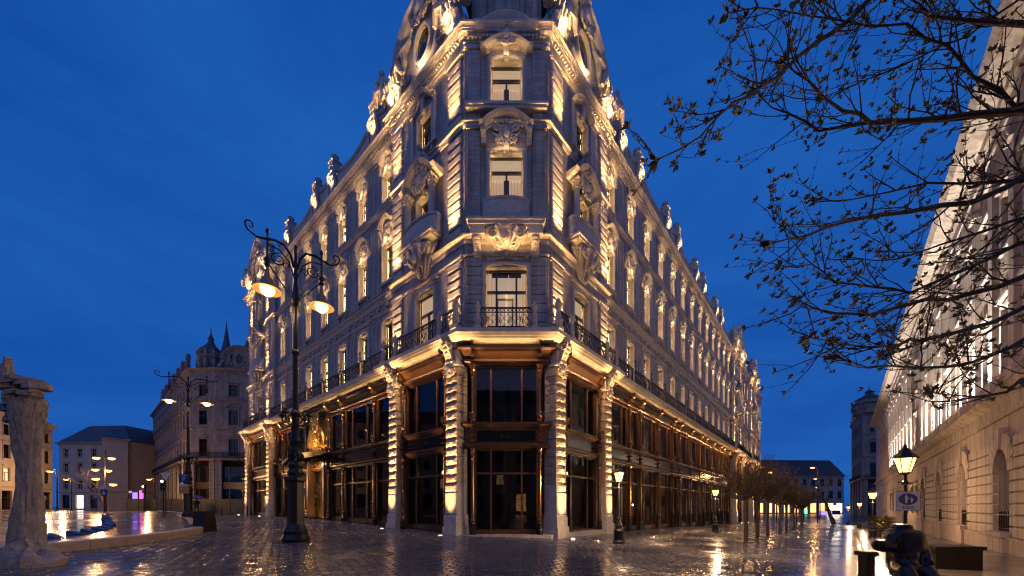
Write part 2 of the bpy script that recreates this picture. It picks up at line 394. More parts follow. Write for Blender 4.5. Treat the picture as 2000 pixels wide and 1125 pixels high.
for k, (_, x, y, ux, uy) in enumerate(PV[:290]):
    key = (round(ux, 2), k % 6, x > -12)
    if key not in variants:
        mm = MB(); paver_faces(mm, x, y, ux, uy, r0, True); variants[key] = mm.mesh('paving_stone', WETPAVE)
    link('paving_stone', variants[key], ground, (x, y, G(x)))
mm = MB()
for (_, x, y, ux, uy) in PV[290:]: paver_faces(mm, x, y, ux, uy, r0)
tag(build('paving_stones', mm, WETPAVE, ground), kind='stuff')
# ------------------------------------------------------------------ ornament kit (shared meshes)
def arc(cx, cz, rx, rz, a0, a1, n): return [(cx + rx * math.cos(a0 + (a1 - a0) * i / n), cz + rz * math.sin(a0 + (a1 - a0) * i / n)) for i in range(n + 1)]
def m_cartouche(sc=1.0, seed=1):
    r0 = random.Random(seed); m = MB()
    m.ball((0, -0.10, 0), 0.24, 0.16, 0.32, 10, 6)
    m.tube([(0.30 * math.cos(a), -0.10, 0.40 * math.sin(a)) for a in [2 * PI * i / 14 for i in range(15)]], 0.06, 6)
    for sg in (-1, 1):
        m.spiral((sg * 0.46, 0.30), 0.22, 1.4, 0.06, -0.10, start=PI / 2, sgn=-sg)
        m.spiral((sg * 0.38, -0.36), 0.17, 1.2, 0.05, -0.10, start=-PI / 2, sgn=sg)
        m.tube([(sg * 0.12, -0.12, 0.46), (sg * 0.30, -0.16, 0.52), (sg * 0.48, -0.12, 0.52)], [0.07, 0.06, 0.04], 6)
        for k in range(6):
            a = R(-70 + 28 * k + r0.uniform(-6, 6)); c = (sg * math.cos(a) * 0.52, -0.08, math.sin(a) * 0.55)
            m.tube([(sg * math.cos(a) * 0.36, -0.10, math.sin(a) * 0.42), c, (sg * math.cos(a + 0.25) * 0.68, -0.15, math.sin(a + 0.25) * 0.66)], [0.05, 0.075, 0.015], 5)
    m.ball((0, -0.16, 0.50), 0.13, 0.13, 0.13, 8, 5); m.ball((0, -0.12, -0.52), 0.09, 0.09, 0.16, 8, 5)
    m.v = [(x * sc, y * sc, z * sc) for x, y, z in m.v]; m.smooth = True
    return m
HOODP = [(0, 0), (0, 0.10), (0.05, 0.14), (0.08, 0.24), (0.15, 0.28), (0.19, 0.30), (0.19, 0.0)]
def hood_path(wd, rise, ear=0.22, n=14):
    h = wd / 2; p = [(-h - ear, 0.0), (-h, 0.02)]
    p += [(-h + wd * i / n, 0.02 + rise * math.sin(PI * i / n) ** 0.8) for i in range(1, n)]
    return p + [(h, 0.02), (h + ear, 0.0)]
FRAMEP = [(0, 0), (0, 0.05), (0.03, 0.09), (0.11, 0.09), (0.14, 0.05), (0.17, 0.05), (0.17, 0)]
WCACHE = {}
def win_kit(wd, h, style):
    key = (wd, h, style)
    if key in WCACHE: return WCACHE[key]
    k = {}
    m = MB(); hw = wd / 2; rise = 0.10 if style != 'far' else 0.05
    top = [(-hw + wd * i / 8, h + rise * (1 - math.cos(2 * PI * i / 8)) * 0.5) for i in range(0, 9)]
    m.sweep_xz([(-hw, 0)] + top + [(hw, 0)], FRAMEP)
    m.box(-hw - 0.22, hw + 0.22, -0.16, 0.0, -0.14, 0.0)
    m.box(-hw - 0.16, -hw, -0.10, -0.002, -0.40, -0.14); m.box(hw, hw + 0.16, -0.10, -0.002, -0.40, -0.14)
    if style in ('B', 'C', 'PB', 'PC', 'CB', 'CC'):      # keystone
        m.prism_xz([(-0.09, h - 0.04), (0.09, h - 0.04), (0.14, h + 0.30), (-0.14, h + 0.30)], -0.17, 0.0)
    k['window'] = m.mesh('window', STONE2)
    s = MB(); y0, y1 = 0.24, 0.32; b = 0.07; zt = h * 0.68
    s.box(-hw, -hw + b, y0, y1, 0, h); s.box(hw - b, hw, y0, y1, 0, h); s.box(-hw + b, hw - b, y0, y1, h - b, h); s.box(-hw + b, hw - b, y0, y1, 0, b)
    if style == 'CA': zt = h * 0.66
    s.box(-hw + b, hw - b, y0 - 0.03, y1, zt - 0.05, zt + 0.05)
    if style == 'CA':
        for x in (-hw * 0.48, hw * 0.48): s.box(x - 0.045, x + 0.045, y0 - 0.015, y1, b, h - b)
    else: s.box(-0.045, 0.045, y0 - 0.015, y1, b, zt - 0.05)
    if style in ('A', 'CA', 'PA'):
        s.box(-hw + b, hw - b, y0, y1, b, 0.45)
    k['sash'] = s.mesh('sash', SASH)
    zz = 0.45 if style in ('A', 'CA', 'PA') else b
    for nm, q in (('l', (-hw + b, -0.045, zz, zt - 0.05)), ('r', (0.045, hw - b, zz, zt - 0.05)), ('t', (-hw + b, hw - b, zt + 0.05, h - b))):
        p = MB(); p.quad((q[0], 0.28, q[2]), (q[1], 0.28, q[2]), (q[1], 0.28, q[3]), (q[0], 0.28, q[3])); k['pane_' + nm] = p.mesh('pane', GLASS)
    hd = MB()
    if style == 'B':
        z0 = h + 0.92
        hd.sweep_xz([(x, z + z0) for x, z in hood_path(wd * 1.05, 0.42, 0.2)], HOODP)
        for sg in (-1, 1): hd.prism_yz([(0, z0), (-0.2, z0), (-0.22, z0 - 0.1), (-0.10, z0 - 0.3), (-0.06, z0 - 0.45), (0, z0 - 0.45)], sg * (hw + 0.14) - 0.09, sg * (hw + 0.14) + 0.09)
        c = m_cartouche(0.62, 3); hd.add([(x, y, z + h + 0.74) for x, y, z in c.v], c.f)
    elif style == 'C':
        z0 = h + 0.62
        hd.sweep_xz([(x, z + z0) for x, z in hood_path(wd * 1.0, 0.36, 0.14)], HOODP)
        c = m_cartouche(0.42, 5); hd.add([(x, y, z + h + 0.52) for x, y, z in c.v], c.f)
        for sg in (-1, 1): hd.box(sg * (hw + 0.2) - 0.07, sg * (hw + 0.2) + 0.07, -0.16, -0.001, h + 0.1, z0 - 0.002)
    elif style in ('A', 'PA'):
        z0 = h + 0.40
        hd.sweep_xz([(-hw - 0.35, z0), (hw + 0.35, z0)], [(0, 0), (0, 0.05), (0.04, 0.12), (0.10, 0.15), (0.10, 0)])
        for x in (-hw - 0.22, hw + 0.22): hd.ball((x, -0.03, z0 - 0.14), 0.07, 0.05, 0.07, 8, 4); hd.ball((x, -0.03, z0 - 0.33), 0.045, 0.04, 0.045, 6, 4)
        hd.box(-hw - 0.1, hw + 0.1, -0.04, -0.001, h + 0.22, z0 - 0.03)
    elif style in ('CA',):
        z0 = h + 0.42
        for x in (-hw + 0.05, hw - 0.05): hd.lathe([(0.02, -0.05), (0.12, 0), (0.02, 0.05)], x, -0.03, z0, 8)
        for i in range(7): hd.ball((-0.45 + 0.15 * i, -0.04, z0 - 0.08 + 0.06 * math.sin(PI * i / 6)), 0.10, 0.06, 0.07, 6, 4)
    elif style in ('CB',):
        z0 = h + 0.95
        hd.sweep_xz([(x, z + z0) for x, z in hood_path(wd * 1.25, 0.55, 0.25, 18)], [(a * 1.15, d * 1.3) for a, d in HOODP])
        for sg in (-1, 1): hd.prism_yz([(0, z0), (-0.3, z0), (-0.32, z0 - 0.16), (-0.16, z0 - 0.4), (-0.12, z0 - 0.62), (0, z0 - 0.62)], sg * (hw + 0.28) - 0.12, sg * (hw + 0.28) + 0.12)
        c = m_cartouche(0.92, 9); hd.add([(x, y, z + h + 0.85) for x, y, z in c.v], c.f)
    elif style in ('CC', 'PC'):
        z0 = h + 0.26
        hd.sweep_xz([(x, z + z0) for x, z in hood_path(wd * 1.25, 0.42, 0.3, 18)], [(a * 1.05, d * 1.2) for a, d in HOODP])
        hd.prism_xz([(-0.10, h + 0.02), (0.10, h + 0.02), (0.16, z0 + 0.38), (-0.16, z0 + 0.38)], -0.22, -0.001)
        c = m_cartouche(0.36, 4); hd.add([(x, y - 0.1, z + z0 + 0.62) for x, y, z in c.v], c.f)
        if style == 'PC':
            for sg in (-1, 1):
                hd.box(sg * (hw + 0.36) - 0.10, sg * (hw + 0.36) + 0.10, -0.14, -0.001, -0.1, h + 0.22)
                hd.box(sg * (hw + 0.36) - 0.14, sg * (hw + 0.36) + 0.14, -0.22, -0.001, h + 0.22, z0 - 0.002)
    elif style == 'far':
        hd.box(-hw - 0.25, hw + 0.25, -0.18, -0.001, h + 0.30, h + 0.42)
    if hd.v: k['hood'] = hd.mesh('hood', STONE2, smooth=True)
    WCACHE[key] = k
    return k
CURT = mat('lit_curtain', (0.8, 0.66, 0.48), 0.9, var=0.0, emit=(1.0, 0.66, 0.38), estr=0.55)
BLIND = mat('lit_blind', (0.8, 0.72, 0.58), 0.9, var=0.0, emit=(1.0, 0.70, 0.40), estr=0.8)
SALON = mat('lit_room_wall', (0.7, 0.6, 0.5), 0.9, var=0.25, scale=1.2, emit=(1.0, 0.72, 0.50), estr=0.62)
DIMCURT = mat('dim_curtain', (0.20, 0.165, 0.14), 0.9, var=0.1)
def curtain_mesh(x0, x1, z0, z1, y, folds, amp, mt):
    m = MB(); n = max(8, folds * 6)
    for i in range(n):
        a, b = x0 + (x1 - x0) * i / n, x0 + (x1 - x0) * (i + 1) / n
        ya, yb = y + amp * math.sin(i / n * folds * 2 * PI), y + amp * math.sin((i + 1) / n * folds * 2 * PI)
        m.quad((a, ya, z0), (b, yb, z0), (b, yb, z1), (a, ya, z1))
    return m.mesh('curtain', mt, smooth=True)
CCACHE = {}
def place_window(parent, loc, rot, wd, h, style, lit=None, lamp=None, lcol=WARM2, hoodlamp=0):
    k = win_kit(wd, h, style)
    o = link('window', k['window'], parent, loc, rot)
    link('sash', k['sash'], o)
    for q in ('pane_l', 'pane_r', 'pane_t'): link('pane', k[q], o)
    if 'hood' in k: link('hood', k['hood'], o)
    hw = wd / 2
    if lit == 'salon':
        q = MB(); q.quad((-hw - 0.6, 1.3, -0.2), (hw + 0.6, 1.3, -0.2), (hw + 0.6, 1.3, h + 0.3), (-hw - 0.6, 1.3, h + 0.3)); build('room_wall', q, SALON, o)
        q = MB(); q.sweep_xz([(-0.42, 0.2), (-0.42, h * 0.72), (0.25, h * 0.72), (0.25, 0.2)], [(0, 0), (0, 0.06), (0.08, 0.06), (0.08, 0)], 1.28, True); build('mirror_frame', q, GILT, o)
        q = MB(); q.tube([(0.1, 0.9, h + 0.2), (0.1, 0.9, h * 0.82)], 0.012, 5); q.lathe([(0.05, 0), (0.28, 0.05), (0.24, 0.12), (0.05, 0.2)], 0.1, 0.9, h * 0.72, 12); build('chandelier', q, BLIND, o)
        link('curtain', curtain_mesh(-hw - 0.1, -hw + 0.28, -0.1, h, 0.5, 3, 0.04, CURT), o); link('curtain', curtain_mesh(hw - 0.28, hw + 0.1, -0.1, h, 0.5, 3, 0.04, CURT), o)
    elif lit == 'room':
        key = ('room', wd, h)
        if key not in CCACHE:
            CCACHE[key] = (curtain_mesh(-hw - 0.1, -hw + wd * 0.42, -0.1, h * 0.64, 0.5, 5, 0.035, CURT), curtain_mesh(hw - wd * 0.42, hw + 0.1, -0.1, h * 0.64, 0.5, 5, 0.035, CURT), curtain_mesh(-hw - 0.1, hw + 0.1, h * 0.60, h + 0.1, 0.44, 2, 0.004, BLIND))
        a, b, c = CCACHE[key]; link('curtain', a, o); link('curtain', b, o); link('blind', c, o)
    elif lit == 'dim':
        v = rnd.random(); key = ('dim', wd, h, 0 if v < 0.35 else 1 if v < 0.7 else 2)
        if key not in CCACHE:
            k3 = key[3]; CCACHE[key] = [curtain_mesh(-hw - 0.1, hw + 0.1, -0.1, h, 0.55, 7, 0.05, DIMCURT)] if k3 == 0 else [curtain_mesh(-hw - 0.1, -hw * 0.35, -0.1, h, 0.5, 4, 0.05, DIMCURT), curtain_mesh(hw * 0.35, hw + 0.1, -0.1, h, 0.5, 4, 0.05, DIMCURT)] if k3 == 1 else [curtain_mesh(-hw - 0.1, hw + 0.1, h * 0.45, h + 0.1, 0.42, 2, 0.004, DIMCURT)]
        for q in CCACHE[key]: link('curtain', q, o)
    if lamp:
        for sg in (-1, 1): area_light('jamb_lamp', 0.025, h * 0.92, lamp * 0.5, lcol, (sg * (hw - 0.012), 0.20, h / 2), (R(90), 0, sg * R(90)), o)
        if hoodlamp: area_light('hood_lamp', wd * 0.7, 0.03, hoodlamp, lcol, (0, -0.30, h + 0.02), (R(180 - 22), 0, 0), o)
    return o
def rail_mesh(L, hgt=0.98):
    m = MB(); n = max(2, int(L / 0.17))
    m.box(0, L, -0.03, 0.03, hgt - 0.05, hgt); m.box(0, L, -0.02, 0.02, 0.06, 0.10); m.box(0, L, -0.015, 0.015, hgt - 0.24, hgt - 0.215)
    for i in range(n + 1):
        x = L * i / n; m.box(x - 0.011, x + 0.011, -0.011, 0.011, 0.0, hgt - 0.05)
    for i in range(n):
        x = L * (i + 0.5) / n
        m.tube([(x + 0.065 * math.cos(a), 0, hgt - 0.13 + 0.065 * math.sin(a)) for a in [2 * PI * q / 8 for q in range(9)]], 0.012, 4, cap=False)
        sg = 1 if i % 2 else -1
        m.tube([(x + sg * 0.06 * math.cos(a * 1.5), 0, 0.16 + (hgt - 0.45) * a / (2 * PI)) for a in [2 * PI * q / 9 for q in range(10)]], 0.012, 4, cap=False)
        if i % 3 == 1: m.tube([(x + 0.05 * math.cos(a), -0.02, 0.42 + 0.12 * math.sin(a)) for a in [2 * PI * q / 8 for q in range(9)]], 0.016, 4, cap=False)
    return m.mesh('balcony_rail', IRON)
RAILS = {}
def place_rail(parent, loc, rot, L):
    L = round(L, 2)
    if L not in RAILS: RAILS[L] = rail_mesh(L)
    return link('balcony_rail', RAILS[L], parent, loc, rot)
def m_baluster_pier():
    m = MB(); m.box(-0.16, 0.16, -0.16, 0.16, 0, 0.12)
    m.lathe([(0.13, 0.12), (0.09, 0.2), (0.15, 0.36), (0.12, 0.55), (0.07, 0.78), (0.12, 0.88), (0.14, 0.95), (0.14, 1.02)], seg=10)
    m.lathe([(0.05, 1.02), (0.11, 1.10), (0.06, 1.20), (0.01, 1.28)], seg=8); return m.mesh('balcony_pier', STONE2, True)
PIER = m_baluster_pier()
def m_rail_scroll():
    m = MB()
    for y in (-0.1, 0.1):
        m.tube([(0, y, 0.0), (0, y, 0.9)], 0.02, 5)
    m.spiral((0.0, 1.12), 0.2, 1.3, 0.03, -0.05, start=-PI / 2, sgn=1); m.spiral((0.05, 1.45), 0.14, 1.3, 0.025, -0.05, start=-PI / 2, sgn=-1)
    m.spiral((-0.1, 0.75), 0.13, 1.3, 0.025, -0.1, start=-PI / 2, sgn=-1)
    return m.mesh('rail_scroll', IRON)
RSCROLL = m_rail_scroll()
def m_console(wd, h, d):
    """S-shaped scroll bracket carrying a slab; top at z=0, hangs down h, projects d"""
    m = MB()
    n = 16; front = []
    for i in range(n + 1):
        u = i / n; y = -d * (0.22 + 0.78 * (0.5 + 0.5 * math.cos(PI * u)) ) + 0.06 * math.sin(2 * PI * u) * d
        front.append((y, -h * u))
    m.prism_yz([(0.0, 0.0)] + front + [(0.0, -h)], -wd / 2, wd / 2)
    for sg in (-1, 1):
        for (cy, cz, rr) in ((-d * 0.72, -h * 0.22, d * 0.26), (-d * 0.30, -h * 0.80, d * 0.16)):
            pts = [(sg * (wd / 2 + 0.015), cy + rr * (1 - 0.8 * q / 14) * math.cos(q * 0.7), cz + rr * (1 - 0.8 * q / 14) * math.sin(q * 0.7)) for q in range(15)]
            m.tube(pts, 0.03, 5)
    for i in range(5):
        z = -h * (0.15 + 0.16 * i); y = -d * (0.95 - 0.17 * i)
        m.ball((0, y, z), wd * 0.36, 0.06, h * 0.10, 8, 4)
    return m.mesh('console_bracket', STONE2, True)
def m_leaf_console(wd, h, d, seed):
    """bulky acanthus console under a bulging balcony"""
    r0 = random.Random(seed); m = MB(); n = 10
    prof = []
    for i in range(n + 1):
        u = i / n; prof.append((max(0.05, (1 - u) ** 0.8), -h * u))
    vs = []; seg = 12
    for r, z in prof:
        for k in range(seg + 1):
            a = PI + PI * k / seg; vs.append((wd / 2 * r * math.cos(a) * (1 + 0.05 * math.sin(5 * a)), d * r * math.sin(a) * (1 + 0.12 * math.sin(7 * a)), z))
    m.add(vs, [(i * (seg + 1) + k, i * (seg + 1) + k + 1, (i + 1) * (seg + 1) + k + 1, (i + 1) * (seg + 1) + k) for i in range(n) for k in range(seg)])
    for k in range(7):
        a = PI + PI * (k + 0.5) / 7
        pts = []
        for i in range(6):
            u = i / 5; r = (1 - u * 0.85) * (1.05 + 0.10 * math.sin(u * 9))
            pts.append((wd / 2 * r * math.cos(a), d * r * math.sin(a), -h * (u * 0.95) - 0.02))
        m.tube(pts, [0.09, 0.12, 0.10, 0.11, 0.08, 0.03], 6)
        m.ball((wd / 2 * 1.02 * math.cos(a), d * 1.02 * math.sin(a), -h * 0.12), 0.13, 0.13, 0.12, 7, 4)
    for sg in (-1, 1):
        m.spiral((sg * wd * 0.30, -h * 0.30), 0.26, 1.5, 0.07, -d * 0.86, start=PI / 2, sgn=-sg); m.spiral((sg * wd * 0.16, -h * 0.62), 0.18, 1.3, 0.05, -d * 0.62, start=PI / 2, sgn=sg)
    m.ball((0, -d * 0.88, -h * 0.45), 0.20, 0.16, 0.24, 8, 6); m.ball((0, -d * 0.5, -h * 0.85), 0.12, 0.12, 0.2, 8, 5)
    return m.mesh('leaf_console', STONE2, True)
def m_bulge_parapet(wd, h, d):
    m = MB(); seg = 14; rows = [(1.0, 0.0), (1.0, 0.06), (0.93, 0.10), (0.98, 0.3), (0.96, 0.55), (0.86, 0.82), (0.86, 0.86), (0.95, 0.90), (0.95, 1.0)]
    vs = []
    for r, z in rows:
        for k in range(seg + 1):
            u = k / seg; x = -wd / 2 + wd * u; y = -d * r * (0.45 + 0.55 * math.sin(PI * u) ** 0.6); vs.append((x * (0.9 + 0.1 * r), y, z * h))
    m.add(vs, [(i * (seg + 1) + k, i * (seg + 1) + k + 1, (i + 1) * (seg + 1) + k + 1, (i + 1) * (seg + 1) + k) for i in range(len(rows) - 1) for k in range(seg)])
    t = (len(rows) - 1) * (seg + 1)
    m.add([vs[t + k] for k in range(seg + 1)] + [(vs[t + k][0], 0.0, h) for k in range(seg + 1)], [(k, k + 1, seg + 2 + k, seg + 1 + k) for k in range(seg)])
    m.add([vs[k] for k in range(seg + 1)] + [(vs[k][0], 0.0, 0) for k in range(seg + 1)], [(k + 1, k, seg + 1 + k, seg + 2 + k) for k in range(seg)])
    for sg in (0, seg):
        col = [vs[i * (seg + 1) + sg] for i in range(len(rows))]
        m.add(col + [(c[0], 0.0, c[2]) for c in col], [(i, i + 1, len(rows) + i + 1, len(rows) + i) for i in range(len(rows) - 1)])
    return m.mesh('bulging_parapet', STONE2, True)
def m_column(h, r):
    m = MB(); m.box(-r * 1.45, r * 1.45, -r * 1.45, r * 1.45, 0, 0.10)
    m.lathe([(r * 1.35, 0.10), (r * 1.35, 0.15), (r * 1.1, 0.19), (r * 1.18, 0.24), (r, 0.28), (r * 1.0, h * 0.4), (r * 0.86, h - 0.42), (r * 1.0, h - 0.40), (r * 0.86, h - 0.37), (r * 0.95, h - 0.2), (r * 1.25, h - 0.08)], seg=14)
    for q in range(8):
        a = 2 * PI * q / 8
        for zz, rr in ((h - 0.28, 1.12), (h - 0.16, 1.32)):
            m.ball((r * rr * math.cos(a + zz), r * rr * math.sin(a + zz), zz), 0.06, 0.06, 0.075, 6, 4)
    m.box(-r * 1.5, r * 1.5, -r * 1.5, r * 1.5, h - 0.08, h)
    return m.mesh('column', STONE2, True)
def m_urn():
    m = MB(); m.box(-0.20, 0.20, -0.20, 0.20, 0, 0.06)
    m.lathe([(0.13, 0.06), (0.17, 0.12), (0.27, 0.30), (0.25, 0.42), (0.29, 0.46), (0.29, 0.52), (0.16, 0.58), (0.10, 0.66), (0.03, 0.74)], seg=12)
    for k in range(7):
        a = 2 * PI * k / 7; m.tube([(0.29 * math.cos(a), 0.29 * math.sin(a), 0.48), (0.28 * math.cos(a + 0.2), 0.28 * math.sin(a + 0.2), 0.30), (0.18 * math.cos(a + 0.1), 0.18 * math.sin(a + 0.1), 0.10)], [0.04, 0.05, 0.025], 5)
    return m.mesh('urn', STONE2, True)
URN = m_urn()
def m_pedestal():
    m = MB(); m.box(-0.34, 0.34, -0.14, 0.34, 0, 1.95); m.box(-0.38, 0.38, -0.18, 0.38, 1.952, 2.04)
    vs = [(sx * w_, yc + sy * w_, z) for z, w_ in ((2.042, 0.25), (2.55, 0.31), (2.56, 0.36), (2.66, 0.36)) for yc in (0.08,) for sx, sy in ((-1, -1), (1, -1), (1, 1), (-1, 1))]
    m.add(vs, [(i * 4 + k, i * 4 + (k + 1) % 4, (i + 1) * 4 + (k + 1) % 4, (i + 1) * 4 + k) for i in range(3) for k in range(4)] + [(12, 13, 14, 15)])
    for k in range(5): m.box(-0.22 + 0.11 * k - 0.03, -0.22 + 0.11 * k + 0.03, -0.26, -0.15, 2.10, 2.50)
    c = m_cartouche(0.66, 11); m.add([(x, y - 0.14, z + 1.45) for x, y, z in c.v], c.f)
    for sg in (-1, 1): m.tube([(sg * 0.55, -0.1, 0.6), (sg * 0.52, -0.20, 1.1), (sg * 0.42, -0.24, 1.6), (sg * 0.24, -0.22, 1.9)], [0.08, 0.11, 0.10, 0.06], 6)
    return m.mesh('attic_pedestal', STONE2, True)
PEDESTAL = m_pedestal()
def m_statues(seed):
    """a reclining pair of carved figures with drapery"""
    r0 = random.Random(seed); m = MB()
    def fig(x, lean, s):
        m.tube([(x, -0.1, 0), (x + lean * 0.15, -0.15, 0.45 * s), (x + lean * 0.22, -0.12, 0.85 * s), (x + lean * 0.30, -0.14, 1.12 * s)], [0.26 * s, 0.24 * s, 0.22 * s, 0.10 * s], 8)
        m.ball((x + lean * 0.32, -0.18, 1.30 * s), 0.13 * s, 0.14 * s, 0.16 * s, 8, 6)
        m.tube([(x + lean * 0.12, -0.22, 1.02 * s), (x + lean * 0.45, -0.32, 0.85 * s), (x + lean * 0.72, -0.26, 1.05 * s)], [0.09 * s, 0.075 * s, 0.05 * s], 6)
        m.tube([(x + lean * 0.32, -0.10, 1.02 * s), (x - lean * 0.12, -0.30, 0.70 * s), (x - lean * 0.20, -0.34, 0.40 * s)], [0.09 * s, 0.07 * s, 0.05 * s], 6)
        m.tube([(x, -0.2, 0.40 * s), (x + lean * 0.45, -0.36, 0.38 * s), (x + lean * 0.60, -0.3, 0.0)], [0.16 * s, 0.14 * s, 0.08 * s], 7)
        for k in range(4): m.tube([(x - 0.2 + 0.13 * k, -0.22, 0.5 * s), (x - 0.25 + 0.17 * k, -0.30, 0.2 * s), (x - 0.28 + 0.18 * k, -0.24, -0.05)], [0.05, 0.08, 0.05], 5)
    fig(-0.35, -1, 1.0); fig(0.38, 1, 0.9)
    return m.mesh('statue', STONE2, True)
STATUE = m_statues(2)
def m_bust(seed=4):
    m = MB()
    m.tube([(0, -0.1, 0), (0, -0.18, 0.3), (0, -0.16, 0.55), (0, -0.18, 0.72)], [0.34, 0.30, 0.24, 0.10], 9); m.ball((0, -0.2, 0.88), 0.13, 0.15, 0.17, 9, 6)
    for sg in (-1, 1):
        m.tube([(sg * 0.2, -0.18, 0.55), (sg * 0.42, -0.25, 0.35), (sg * 0.52, -0.2, 0.1)], [0.10, 0.085, 0.06], 6)
        m.tube([(sg * 0.15, -0.2, 0.1), (sg * 0.5, -0.2, 0.05), (sg * 0.8, -0.15, 0.0)], [0.16, 0.13, 0.05], 6)
    return m.mesh('carved_figure', STONE, True)
BUST = m_bust()
def m_block(wd, h, dep, seed):
    r0 = random.Random(seed); nx, nz = 7, 3; m = MB(); b = 0.035
    m.box(-wd / 2, wd / 2, -dep + 0.05, 0.2, 0.025, h - 0.025)
    vs = []; W2 = wd / 2 - 0.012
    for j in range(nz + 1):
        for i in range(nx + 1):
            e = (i in (0, nx)) or (j in (0, nz)); x = -W2 + 2 * W2 * i / nx; z = 0.03 + (h - 0.06) * j / nz
            vs.append((x, -dep + 0.04 if e else -dep - r0.uniform(0.0, 0.024), z))
    m.add(vs, [(j * (nx + 1) + i, j * (nx + 1) + i + 1, (j + 1) * (nx + 1) + i + 1, (j + 1) * (nx + 1) + i) for j in range(nz) for i in range(nx)])
    return m.mesh('stone_block', ROUGHSTONE)
BLOCKS = {}
def block(parent, loc, rot, wd, h, dep):
    key = (round(wd, 2), round(h, 3), dep, rnd.randrange(4))
    if key not in BLOCKS: BLOCKS[key] = m_block(wd, h, dep, key[3])
    return link('stone_block', BLOCKS[key], parent, loc, rot)
QB = {}
def quoin(parent, loc, rot, wd, h):
    key = (round(wd, 2), round(h, 3))
    if key not in QB:
        m = MB(); m.box(-wd / 2, wd / 2, -0.13, 0.0, 0.035, h - 0.035, 0.04); QB[key] = m.mesh('quoin', STONE2)
    return link('quoin', QB[key], parent, loc, rot)
# ------------------------------------------------------------------ the lit corner palace
ZS, ZA, ZB, ZC, ZK = 9.32, 9.45, 14.70, 19.45, 22.55        # slab top, sills of the three upper storeys, cornice foot
FL = Fac(-2.185, 17.0, -0.7614, 0.6483, -1)
FC = Fac(-2.185, 17.0, 1.0, 0.0, 1)
FR = Fac(1.664, 17.0, 0.6485, 0.7612, 1)
CW = 3.849
BD = -0.25                                                   # set-back of the long body between the pavilions
LEND, REND = 33.9, 76.0
LPAV = [(0.0, 6.05), (25.85, LEND)]
RPAV = [(0.0, 6.05), (44.7, 51.7), (60.2, 68.0)]
def pav_path():
    p = [FL.w(LEND, -9.0), FL.w(LEND, 0), FL.w(25.85, 0), FL.w(25.85, BD), FL.w(6.05, BD), FL.w(6.05, 0), FL.w(0, 0), FR.w(0, 0), FR.w(6.05, 0), FR.w(6.05, BD)]
    for a, b in RPAV[1:]: p += [FR.w(a, BD), FR.w(a, 0), FR.w(b, 0), FR.w(b, BD)]
    return p + [FR.w(REND, BD), FR.w(REND, -9.0)]
PATH = pav_path()
pal = thing('corner_palace', 'ornate floodlit stone corner palace with bronze shopfronts, balconies and rooftop urns', 'palace', (0, 0, 0))
# inner core so that no pane looks through the house
m = MB(); m.prism_xy([FL.w(LEND - 0.6, -1.5), FL.w(0.6, -1.5), FR.w(0.6, -1.5), FR.w(REND - 0.6, -1.5), FR.w(REND - 0.6, -14), FL.w(LEND - 0.6, -14)], -3, 23.2)
build('inner_wall', m, CORE, pal)
m = MB()
for z in (8.9, 13.9, 18.9):
    m.prism_xy([FL.w(LEND - 0.2, -0.36), FL.w(0.2, -0.36), FR.w(0.2, -0.36), FR.w(REND - 0.2, -0.40), FR.w(REND - 0.6, -1.49), FL.w(LEND - 0.6, -1.49)][:6], z, z + 0.2)
# --- storey lists
LW = [7.0 + 2.87 * k for k in range(7)]; RW = [6.95 + 3.0 * k for k in range(13)]
RW2 = [53.4 + 2.9 * k for k in range(3)]; RW3 = [69.8 + 2.6 * k for k in range(3)]
PAVC_L = [3.05, 29.9]; PAVC_R = [3.05, 48.2, 64.1]
def facade_wall(F, segs, name='wall'):
    """segs: (t0, t1, d, [(tc, w, z0, h)...])"""
    for t0, t1, d, ops in segs:
        m = MB(); L = t1 - t0
        oo = [((tc - t0 if F.s > 0 else t1 - tc) - wd / 2, (tc - t0 if F.s > 0 else t1 - tc) + wd / 2, z0, z0 + h) for tc, wd, z0, h in ops]
        wall_mesh(m, 0, L, 8.9, ZK + 0.8, 0, oo)
        build(name, m, STONE, pal, F.at(t0 if F.s > 0 else t1, 0, d), F.rot)
def body_ops(ts): return [(t, 1.15, ZA, 2.95) for t in ts] + [(t, 1.05, ZB, 2.3) for t in ts] + [(t, 1.0, ZC, 1.75) for t in ts]
def pav_ops(ts): return [(t, 1.5, ZA, 2.95) for t in ts] + [(t, 1.2, ZB + 0.35, 2.35) for t in ts] + [(t, 1.15, ZC + 0.35, 1.9) for t in ts]
facade_wall(FL, [(0, 6.05, 0, pav_ops([3.05])), (6.05, 25.85, BD, body_ops(LW)), (25.85, LEND, 0, pav_ops([29.9]))])
facade_wall(FR, [(0, 6.05, 0, pav_ops([3.05])), (6.05, 44.7, BD, body_ops(RW)), (44.7, 51.7, 0, pav_ops([48.2])), (51.7, 60.2, BD, body_ops(RW2)), (60.2, 68.0, 0, pav_ops([64.1])), (68.0, REND, BD, body_ops(RW3))])
CC = CW / 2
facade_wall(FC, [(0, CW, 0, [(CC, 1.95, ZA, 3.05), (CC, 1.55, 15.55, 2.25), (CC, 1.45, 20.0, 2.05)])])
for F, jogs in ((FL, (6.05, 25.85)), (FR, (6.05, 44.7, 51.7, 60.2, 68.0))):
    for t in jogs:
        m = MB(); a = F.w(t, 0.0); b = F.w(t, BD - 0.01); m.quad((*a, 8.9), (*b, 8.9), (*b, ZK + 0.8), (*a, ZK + 0.8)); build('wall_return', m, STONE, pal)
m = MB(); a = FL.w(LEND, 0); b = FL.w(LEND, -9.0)
m.quad((b[0], b[1], -1), (a[0], a[1], -1), (a[0], a[1], ZK + 0.8), (b[0], b[1], ZK + 0.8)); a = FR.w(REND, BD); b = FR.w(REND, -9.0)
